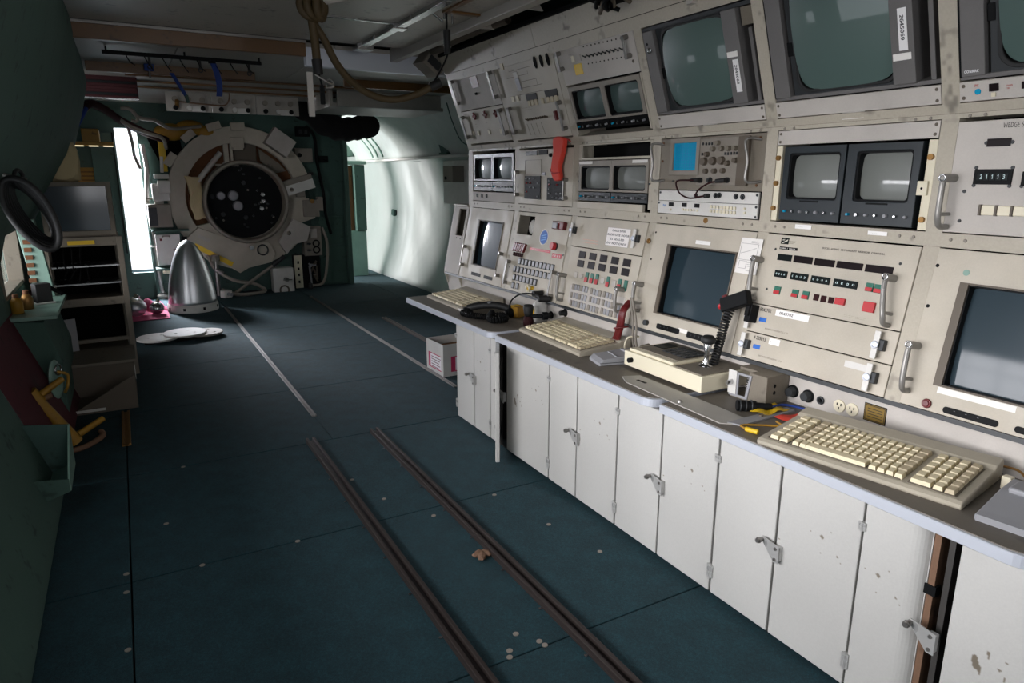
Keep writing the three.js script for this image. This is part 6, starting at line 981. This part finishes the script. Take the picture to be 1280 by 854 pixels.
{ // equipment stacked between the bright doorway and the ring
  const a = thing('floor_rack', 'open grey floor rack with a pale instrument panel left of the cone', 'rack', [0.52, 0, -10.15]);
  for (const x of [-0.22, 0.22]) add('upright', bx(x - 0.02, 0, -0.12, x + 0.02, 0.92, -0.08), M.greenDark, a); add('shelf', [bx(-0.22, 0.40, -0.15, 0.22, 0.43, 0.15, 0.003), bx(-0.22, 0.2, -0.12, 0.22, 0.212, -0.08), bx(-0.22, 0.90, -0.15, 0.22, 0.92, 0.1)], M.greenDark, a);
  add('instrument_panel', bx(-0.19, 0.46, 0.0, 0.10, 0.86, 0.06, 0.005), M.white, a); for (const [x, y] of [[0.03, 0.66], [0.03, 0.56]]) add('tap', [rod([x, y, 0.06], [x, y, 0.1], 0.014, 0.014), bx(x - 0.03, y - 0.006, 0.09, x + 0.03, y + 0.006, 0.1)], M.brownGrey, a); add('carry_handle', tube([[-0.1, 0.83, 0.06], [-0.1, 0.84, 0.09], [-0.02, 0.84, 0.09], [-0.02, 0.83, 0.06]], 0.008), M.brownGrey, a); add('panel_mark', bx(-0.14, 0.78, 0.06, -0.11, 0.81, 0.063), M.redDark, a);
  add('side_slot', bx(0.12, 0.48, 0.0, 0.19, 0.82, 0.05), M.black, a); add('tray', bx(-0.15, 0.36, 0.02, 0.17, 0.40, 0.18, 0.004), M.cream, a);
  const b = thing('pump_block', 'stack of white machined blocks bolted beside the telescope ring', 'machine', [0.43, 0.95, -10.2]); b.scale.set(0.72, 1, 0.72); add('lower_block', bx(-0.2, 0, -0.1, 0.18, 0.3, 0.16, 0.012), M.brownGrey, b); add('black_end', bx(-0.2, 0.03, 0.16, -0.06, 0.26, 0.2, 0.006), M.darkGrey, b); add('upper_block', [bx(-0.1, 0.34, -0.1, 0.18, 0.56, 0.14, 0.02), bx(0.0, 0.44, 0.14, 0.2, 0.6, 0.22, 0.01), bx(-0.04, 0.62, -0.05, 0.2, 0.68, 0.16, 0.01)], M.white, b); add('neck', rod([0.0, 0.29, 0], [0.0, 0.36, 0], 0.08, 0.08), M.white, b); add('pin', rod([0.1, 0.7, 0.08], [0.12, 0.9, 0.08], 0.03, 0.03), M.white, b); add('strut', rod([0.0, -0.03, 0.0], [0.0, 0.02, 0.0], 0.1, 0.1), M.greenDark, b);
  const c = thing('white_pipe', 'white vertical pipe beside the bright doorway', 'pipe', [0.315, 0, -10.25]); add('pipe', tube([[0.03, 0.02, 0.02], [0.01, 0.5, 0.0], [0.0, 0.9, 0.0], [-0.02, 1.3, 0.02], [0.02, 1.7, 0], [0.0, 2.0, 0]], 0.026), M.white, c); add('flange', lathe([[0, 0], [0.07, 0], [0.07, 0.05], [0.03, 0.08], [0, 0.08]], 16).translate(0.03, 0, 0.02), M.filler, c); for (const y of [0.7, 1.32]) add('union', new THREE.TorusGeometry(0.035, 0.014, 6, 14).rotateX(Math.PI / 2).translate(0, y, 0.01), M.filler, c);
}
{ // cables at the top left of the bulkhead
  const a = thing('wire_harness', 'pale wire harness sagging from the ceiling to the telescope ring', 'cable', [0, 0, 0]);
  add('pale_wire', tube([[0.116, 2.378, -9.6], [0.218, 2.372, -9.6], [0.292, 2.284, -9.6], [0.464, 2.263, -9.7], [0.636, 2.182, -9.8], [1.003, 2.23, -10]], 0.022), M.brownGrey, a); add('pale_wire', tube([[0.292, 2.284, -9.6], [0.266, 2.238, -9.6], [0.214, 2.247, -9.6]], 0.018), M.brownGrey, a);
  add('dark_bundle', tube([[-0.401, 1.981, -8.6], [-0.315, 2.174, -8.8], [-0.19, 2.357, -9], [-0.048, 2.336, -9.3], [0.1, 2.243, -9.6], [0.347, 2.131, -9.9], [0.597, 2.052, -10.15]], 0.045), M.maroon, a); add('pink_wire', tube([[0.026, 2.311, -9.5], [0.176, 2.189, -9.6], [0.342, 2.123, -9.75], [0.542, 2.067, -9.95], [0.586, 1.953, -10.15]], 0.022), M.brownGrey, a);
  add('pale_wire', tube([[0.176, 2.167, -9.8], [0.201, 1.988, -10], [0.211, 1.849, -10.2], [0.263, 1.701, -10.25]], 0.02), M.brownGrey, a); add('blue_wire', tube([[-0.379, 1.977, -8.5], [-0.296, 2.122, -8.6], [-0.21, 2.299, -8.8]], 0.02), M.bluestrap, a);
  const v = thing('dark_hatch', 'dark open hatch in the bulkhead left of the telescope', 'opening', [0.62, 1.75, -10.345]); add('hatch_well', plate([[-0.25, 0.36], [0.14, 0.42], [0.18, 0.0], [-0.1, -0.02]], 0.02), M.soot, v); add('hatch_edge', tube([[-0.25, 0.36, 0.02], [0.14, 0.42, 0.02]], 0.012), M.greenDark, v);
  const y = thing('yellow_insulation', 'dirty yellow insulation tucked above the telescope ring', 'insulation', [0.78, 2.16, -10.25]); for (const [x, q, w] of [[-0.12, 0.0, 0.2], [0.12, 0.06, 0.18], [0.3, 0.02, 0.14]]) add('lump', new THREE.IcosahedronGeometry(w, 2).scale(1, 0.55, 0.5).translate(x, q, 0), M.ochre, y); add('strip', bx(-0.28, -0.5, -0.06, -0.2, -0.1, 0.02, 0.01), M.yellow, y);
  const l = thing('wall_lamp', 'yellow lamp with three bright slots on the far left wall', 'lamp', [-0.26, 1.95, -9.8]); add('housing', bx(-0.06, 0.04, -0.5, 0.12, 0.20, 0.02, 0.008), M.ochre, l); add('tray', bx(-0.17, 0.0, -0.1, 0.26, 0.05, 0.06, 0.004), M.ochre, l); for (const x of [-0.1, 0.05, 0.2]) add('slot_glow', bx(x - 0.05, -0.004, 0.0, x + 0.05, 0.006, 0.064), lampGlow, l);
  windowLight('wall_lamp_light', 3, 0xffe9b8, 0.3, 0.08, [-0.21, 1.93, -9.75], [-0.21, 1.0, -9.7]);
  const q = thing('orange_placard', 'square orange placard on the green wall below the yellow lamp', 'sign', [-0.30, 1.44, -10.34]); add('plate', bx(-0.14, 0, 0, 0.14, 0.27, 0.006), M.ochre, q); add('placard_lines', [0.06, 0.11, 0.16, 0.21].map((v2) => bx(-0.1, v2, 0.006, 0.1, v2 + 0.012, 0.007)), M.rust, q);
  const d = thing('door_strip', 'dark green hinged panel with a grab handle left of the bright doorway', 'panel', [-0.10, 0.62, -10.33]); add('leaf', bx(-0.16, 0, 0, 0.10, 1.52, 0.03, 0.004), M.greenDark, d); add('grab', tube([[-0.02, 0.55, 0.03], [-0.02, 0.56, 0.08], [-0.02, 0.70, 0.08], [-0.02, 0.71, 0.03]], 0.012), M.steel, d); add('edge_strip', bx(0.085, 0.0, 0.03, 0.10, 1.52, 0.045), M.black, d);
}

// ================================================================ CEILING THINGS
{ // connector strip
  const t = thing('socket_board', 'pale ceiling panel with a row of sockets above the telescope', 'panel', [1.17, 2.25, -8.1]);
  for (const [a, b] of [[-0.66, -0.235], [-0.23, 0.21], [0.215, 0.66]]) { add('panel', bx(a, 0, 0, b, 0.19, 0.02, 0.003), M.ceilingPale, t); for (const f of [0.2, 0.5, 0.8]) { const x = a + (b - a) * f; add('socket', rod([x, 0.12, 0.02], [x, 0.12, 0.05], 0.028, 0.026, 14), M.brownGrey, t); add('lower_socket', rod([x, 0.035, 0.02], [x, 0.035, 0.05], 0.024, 0.024, 14), f === 0.5 ? M.white : M.black, t); } add('outlet_plate', bx(a + (b - a) * 0.55, 0.0, 0.02, a + (b - a) * 0.85, 0.055, 0.04, 0.004), M.white, t); }
  add('gold_plug', rod([-0.56, 0.04, 0.02], [-0.56, 0.1, 0.07], 0.02, 0.02), M.copper, t); add('thin_wire', tube([[-0.54, 0.09, 0.06], [-0.3, 0.075, 0.07], [-0.1, 0.08, 0.07], [-0.06, 0.14, 0.06], [-0.05, 0.24, 0.04]], 0.007), M.wood, t);
}
{ const v = thing('louvre_vent', 'maroon louvred vent panel hanging at the left of the ceiling', 'vent', [0.015, 2.278, -7.3]); add('frame', bx(-0.22, 0, -0.02, 0.23, 0.22, 0, 0.002), M.maroon, v); for (let i = 0; i < 4; i++) add('louvre', bx(-0.21, 0.02 + 0.05 * i, 0, 0.22, 0.045 + 0.05 * i, 0.014, 0.003), i % 2 ? M.maroon : M.black, v); add('bottom_edge', bx(-0.22, -0.012, -0.02, 0.23, 0, 0.01), M.steel, v); }
{ // hook rail with straps
  const r = thing('hook_rail', 'black hook rail with thin loops hanging under the ceiling', 'rail', [0, 0, 0]); add('rail', bx(0.0, 2.40, -5.62, 1.02, 2.425, -5.60), M.black, r); add('hanger', [0.02, 0.5, 1.0].map((x) => bx(x, 2.42, -5.615, x + 0.012, 2.452, -5.605)), M.black, r);
  for (let i = 0; i < 8; i++) { const x = 0.14 + 0.11 * i; add('wire_loop', tube([[x, 2.405, -5.6], [x + 0.02, 2.36, -5.59], [x + 0.05, 2.31 + 0.03 * rnd(), -5.59]], 0.004), M.black, r); } for (const x of [0.28, 0.6, 0.93]) add('hook', [bx(x - 0.008, 2.34, -5.61, x + 0.008, 2.40, -5.595), new THREE.TorusGeometry(0.014, 0.004, 6, 12).translate(x, 2.335, -5.60)], M.rubber, r);
  const b = thing('blue_strap', 'long blue strap hanging from the black hook rail', 'strap', [0.68, 2.405, -5.6]); add('band', sheet((s, t) => [-0.02 + 0.04 * s + 0.035 * Math.sin(2.2 * t), -0.24 * t, 0.01 * Math.sin(4 * t)], 2, 12, 0.006), M.bluestrap, b); add('buckle', bx(-0.025, -0.02, -0.008, 0.025, 0.0, 0.012, 0.003), M.black, b);
  const g = thing('green_strap', 'dark strap with a plug hanging below the second wooden strip', 'strap', [0.464, 2.397, -6.35]); add('band', sheet((s, t) => [-0.015 + 0.03 * s + 0.09 * t, -0.17 * t, 0.012 * Math.sin(3 * t)], 2, 10, 0.006), M.bluestrap, g); add('plug', rod([0.09, -0.16, 0], [0.10, -0.22, 0], 0.016, 0.012), M.greenDark, g);
  const k = thing('blue_clamp', 'small dark blue clamp on the second wooden ceiling strip', 'clamp', [0.308, 2.4, -6.34]); add('jaw', bx(-0.035, 0, 0, 0.035, 0.06, 0.03, 0.006), M.bluestrap, k); add('screw', rod([0, -0.05, 0.015], [0, 0.0, 0.015], 0.008, 0.008), M.dullSteel, k);
  const d = thing('ceiling_diffuser', 'small grey air diffuser sunk into the pale ceiling', 'vent', [0.41, 2.4445, -5.30]); add('flange', plate([[-0.12, -0.10], [0.12, -0.10], [0.08, 0.10], [-0.08, 0.10]], 0.008, [[[-0.085, -0.07], [0.085, -0.07], [0.055, 0.07], [-0.055, 0.07]]]).rotateX(-Math.PI / 2).translate(0, -0.003, 0), M.brownGrey, d); for (let i = 0; i < 4; i++) add('vane', bx(-0.07, 0.001, -0.06 + 0.035 * i, 0.07, 0.005, -0.045 + 0.035 * i), M.greenDark, d);
}
{ // the looped oxygen hose and its fitting
  const h = thing('hanging_hose', 'olive-brown hose looping down from the ceiling in a long sag', 'hose', [0, 0, 0]);
  add('drop', tube([[0.90, 2.445, -3.6], [0.905, 2.36, -3.6], [0.915, 2.25, -3.6], [0.92, 2.13, -3.6]], 0.021), M.hose, h);
  add('sag', tube([[0.93, 2.43, -3.58], [0.91, 2.347, -3.6], [0.967, 2.256, -3.62], [1.038, 2.144, -3.65], [1.132, 2.069, -3.7], [1.233, 2.021, -3.72], [1.345, 2.005, -3.72], [1.465, 2.032, -3.7], [1.588, 2.096, -3.65]], 0.019, 60), M.hose, h);
  add('coil', [0, 1, 2].map((i) => new THREE.TorusGeometry(0.055, 0.02, 8, 24).rotateY(0.5 * i).translate(0.905 + 0.02 * i, 2.40, -3.58)), M.hose, h); add('end_sleeve', rod([0.918, 2.16, -3.6], [0.922, 2.09, -3.6], 0.025, 0.024), M.rubber, h); add('end_sleeve', rod([1.544, 2.074, -3.66], [1.598, 2.099, -3.64], 0.025, 0.024), M.rubber, h); add('white_pipe', rod([0.93, 2.42, -3.6], [1.06, 2.445, -3.52], 0.02, 0.02), M.filler, h);
  const j = thing('hose_clip', 'small metal clip and tag hanging on the end of the ceiling hose', 'clip', [0.925, 2.06, -3.6]); add('tag', bx(-0.06, -0.17, -0.01, -0.03, 0.04, 0.0, 0.003), M.filler, j); add('switch', bx(0.0, -0.11, -0.008, 0.022, -0.02, 0.01, 0.004), M.black, j); add('chain', [tube([[-0.02, 0.03, 0], [0.03, 0.0, 0.01], [0.07, -0.02, 0], [0.03, -0.03, 0]], 0.006), new THREE.TorusGeometry(0.02, 0.004, 6, 14).translate(0.05, -0.01, 0)], M.dullSteel, j); add('cord', tube([[0.0, 0.03, 0.0], [0.012, -0.02, 0]], 0.005), M.black, j);
  const c = thing('hanging_cable', 'black inline cable connector hanging from a steel clip at the ceiling', 'cable', [0, 0, 0]); add('steel_clip', [rod([1.612, 2.506, -3.6], [1.607, 2.413, -3.6], 0.007, 0.007), rod([1.652, 2.501, -3.6], [1.655, 2.393, -3.6], 0.006, 0.006), rod([1.535, 2.44, -3.6], [1.60, 2.40, -3.6], 0.006, 0.006)], M.steel, c); add('upper_cord', tube([[1.621, 2.507, -3.6], [1.621, 2.409, -3.6], [1.62, 2.36, -3.6]], 0.006), M.black, c); add('connector', rod([1.62, 2.36, -3.6], [1.623, 2.24, -3.6], 0.02, 0.018, 12), M.rubber, c); add('lower_cord', tube([[1.623, 2.24, -3.6], [1.619, 2.212, -3.62], [1.591, 2.152, -3.64], [1.564, 2.105, -3.65]], 0.005), M.black, c);
}
{ // black padded sleeve at the doorway
  const s = thing('padded_sleeve', 'black padded sleeve bent across the top of the far doorway', 'bag', [0, 0, 0]);
  const pts = [[2.069, 2.41, -8.9], [2.2, 2.369, -8.9], [2.339, 2.233, -8.9], [2.578, 2.183, -8.95], [2.83, 2.219, -9], [2.916, 2.234, -9]];
  const g = new THREE.TubeGeometry(new THREE.CatmullRomCurve3(pts.map(V)), 40, 0.145, 14), p = g.attributes.position; for (let i = 0; i < p.count; i++) { const k = 0.012 * Math.sin(p.getX(i) * 40 + p.getY(i) * 31); p.setXYZ(i, p.getX(i) + k, p.getY(i) + k * 0.8, p.getZ(i)); } g.computeVertexNormals();
  add('sleeve', g, M.cloth, s); for (const q of [pts[0], pts[5]]) add('end_cap', new THREE.SphereGeometry(0.145, 14, 10).translate(...q), M.cloth, s); add('strap', rod([pts[0][0] + 0.1, pts[0][1] + 0.05, -8.9], [pts[0][0] + 0.1, 2.5, -8.9], 0.02, 0.02), M.black, s); add('strap', rod([pts[4][0], pts[4][1], -9.0], [pts[4][0] - 0.1, 2.52, -9.0], 0.02, 0.02), M.black, s);
}
{ const b = thing('ceiling_speaker', 'grey wedge speaker box at the ceiling near the end of the console', 'speaker', [[2.109, 2.429, -4.95]][0]); b.rotation.y = 0.2; add('case', plate([[-0.13, -0.03], [0.0, -0.12], [0.14, 0.0], [0.14, 0.10], [-0.02, 0.10]], 0.14, [], 0.006).translate(0, 0, -0.07), M.brownGrey, b); add('grille', bx(-0.055, -0.03, 0.0, 0.055, 0.03, 0.006).rotateX(0).rotateZ(-0.6).translate(-0.03, -0.03, 0.07), M.darkGrey, b); }
{ // clutter on top of the console fascia
  const w = thing('wire_clump', 'dark tangled clump of burnt wiring hanging over the console fascia', 'wiring', [2.08, 2.40, -2.72]); for (let i = 0; i < 14; i++) { const a = () => 0.13 * (rnd() - 0.5); add('wire_end', tube([[0.02, 0.05, 0.1 * (rnd() - 0.5)], [a() - 0.05, a() * 0.6 + 0.02, a() * 1.6], [a() - 0.06, a() * 0.6 - 0.02, a() * 1.6], [a() - 0.04, a() * 0.5 - 0.05, a() * 1.5]], 0.010), i % 5 === 0 ? M.copper : i % 3 ? M.black : M.brown, w); } add('bracket', bx(-0.02, -0.02, -0.09, 0.05, 0.05, 0.09, 0.01), M.soot, w);
  const p = thing('white_conduit', 'white plastic conduit bending over the top of the console', 'conduit', [0, 0, 0]); add('conduit', tube([[1.98, 2.60, -2.55], [2.02, 2.50, -2.50], [2.10, 2.40, -2.42], [2.19, 2.31, -2.33]], 0.012), M.filler, p); add('clip', bx(2.16, 2.30, -2.36, 2.2, 2.34, -2.32), M.filler, p);
  const c = thing('dark_loom', 'dark cable loom lying along the top edge of the console', 'cable', [0, 0, 0]); add('loom', tube([[2.07, 2.47, -4.86], [2.03, 2.46, -4.5], [2.06, 2.48, -4.1], [2.05, 2.47, -3.7]], 0.022), M.brown, c); add('tie', new THREE.TorusGeometry(0.025, 0.006, 6, 12).translate(2.03, 2.46, -4.5), M.white, c);
}
{ // grey fittings on the fuselage side beyond the console
  const g = thing('fuse_box', 'pale wall panel with a khaki box on the fuselage side beyond the console', 'panel', [3.86, 1.25, -8.2]); add('panel', bx(-0.06, 0, -0.45, 0, 0.55, 0.55, 0.006), M.white, g); add('box', bx(-0.22, 0.28, -0.1, -0.06, 0.48, 0.2, 0.008), M.brownGrey, g); add('screw', [rod([-0.22, 0.33, 0.0], [-0.235, 0.33, 0.0], 0.02, 0.02), rod([-0.06, 0.3, -0.3], [-0.075, 0.3, -0.3], 0.02, 0.02)], M.black, g);
  const k = thing('green_bracket', 'green angle bracket on the lining above the pale wall panel', 'bracket', [3.74, 1.88, -8.5]); add('plate', plate([[0, 0], [0.24, 0], [0.14, 0.22], [-0.1, 0.22]], 0.03).rotateY(-Math.PI / 2 + 0.2), M.greenDark, k); add('rib', bx(-0.06, 0.0, 0.0, -0.02, 0.02, 0.24), M.green, k);
  const w = thing('thin_wire', 'thin dark wire hanging against the bright lining near the console end', 'wire', [0, 0, 0]); add('wire', tube([[3.3, 2.44, -7.4], [3.33, 2.2, -7.3], [3.40, 1.98, -7.2], [3.52, 1.9, -7.1]], 0.006), M.greenDark, w); add('hook', new THREE.TorusGeometry(0.02, 0.005, 6, 12).translate(3.3, 2.45, -7.4), M.darkGrey, w);
  const d = thing('rubber_block', 'small dark rubber block stuck on the curved fuselage lining', 'block', [3.90, 1.02, -10.9]); add('block', plate([[-0.06, -0.03], [0.06, -0.05], [0.07, 0.05], [-0.02, 0.06]], 0.04).rotateY(-Math.PI / 2), M.greenDark, d); add('pad', bx(-0.0, -0.04, -0.05, 0.03, 0.04, 0.06), M.black, d);
}

// things of one kind belong to one group
const GROUPS = { base_cabinet: 'white cabinets under the console', keyboard: 'keyboards on the counter', crt_monitor: 'large tube monitors of the upper tier', twin_monitor: 'twin monitors in the console', filler_panel: 'filler panels of the console', control_panel: 'control panels of the console', display_panel: 'slate screens of the lower tier', floor_rail: 'floor rails', power_outlet: 'power outlets behind the big keyboard', rotary_knob: 'knobs on the backsplash', rack_drawer: 'blank rack drawers', worktop: 'worktops along the console', paper_label: 'paper labels on the console', round_flask: 'flasks on the pink cloth', small_bottle: 'bottles on the green ledge' };
for (const o of scene.children) { const k = o.name.replace(/_\d{3}$/, ''); if (GROUPS[k] && o.userData.label) o.userData.group = GROUPS[k]; }
scene.traverse((o) => { if (o.isMesh) o.castShadow = o.receiveShadow = true; });
renderer.render(scene, camera);
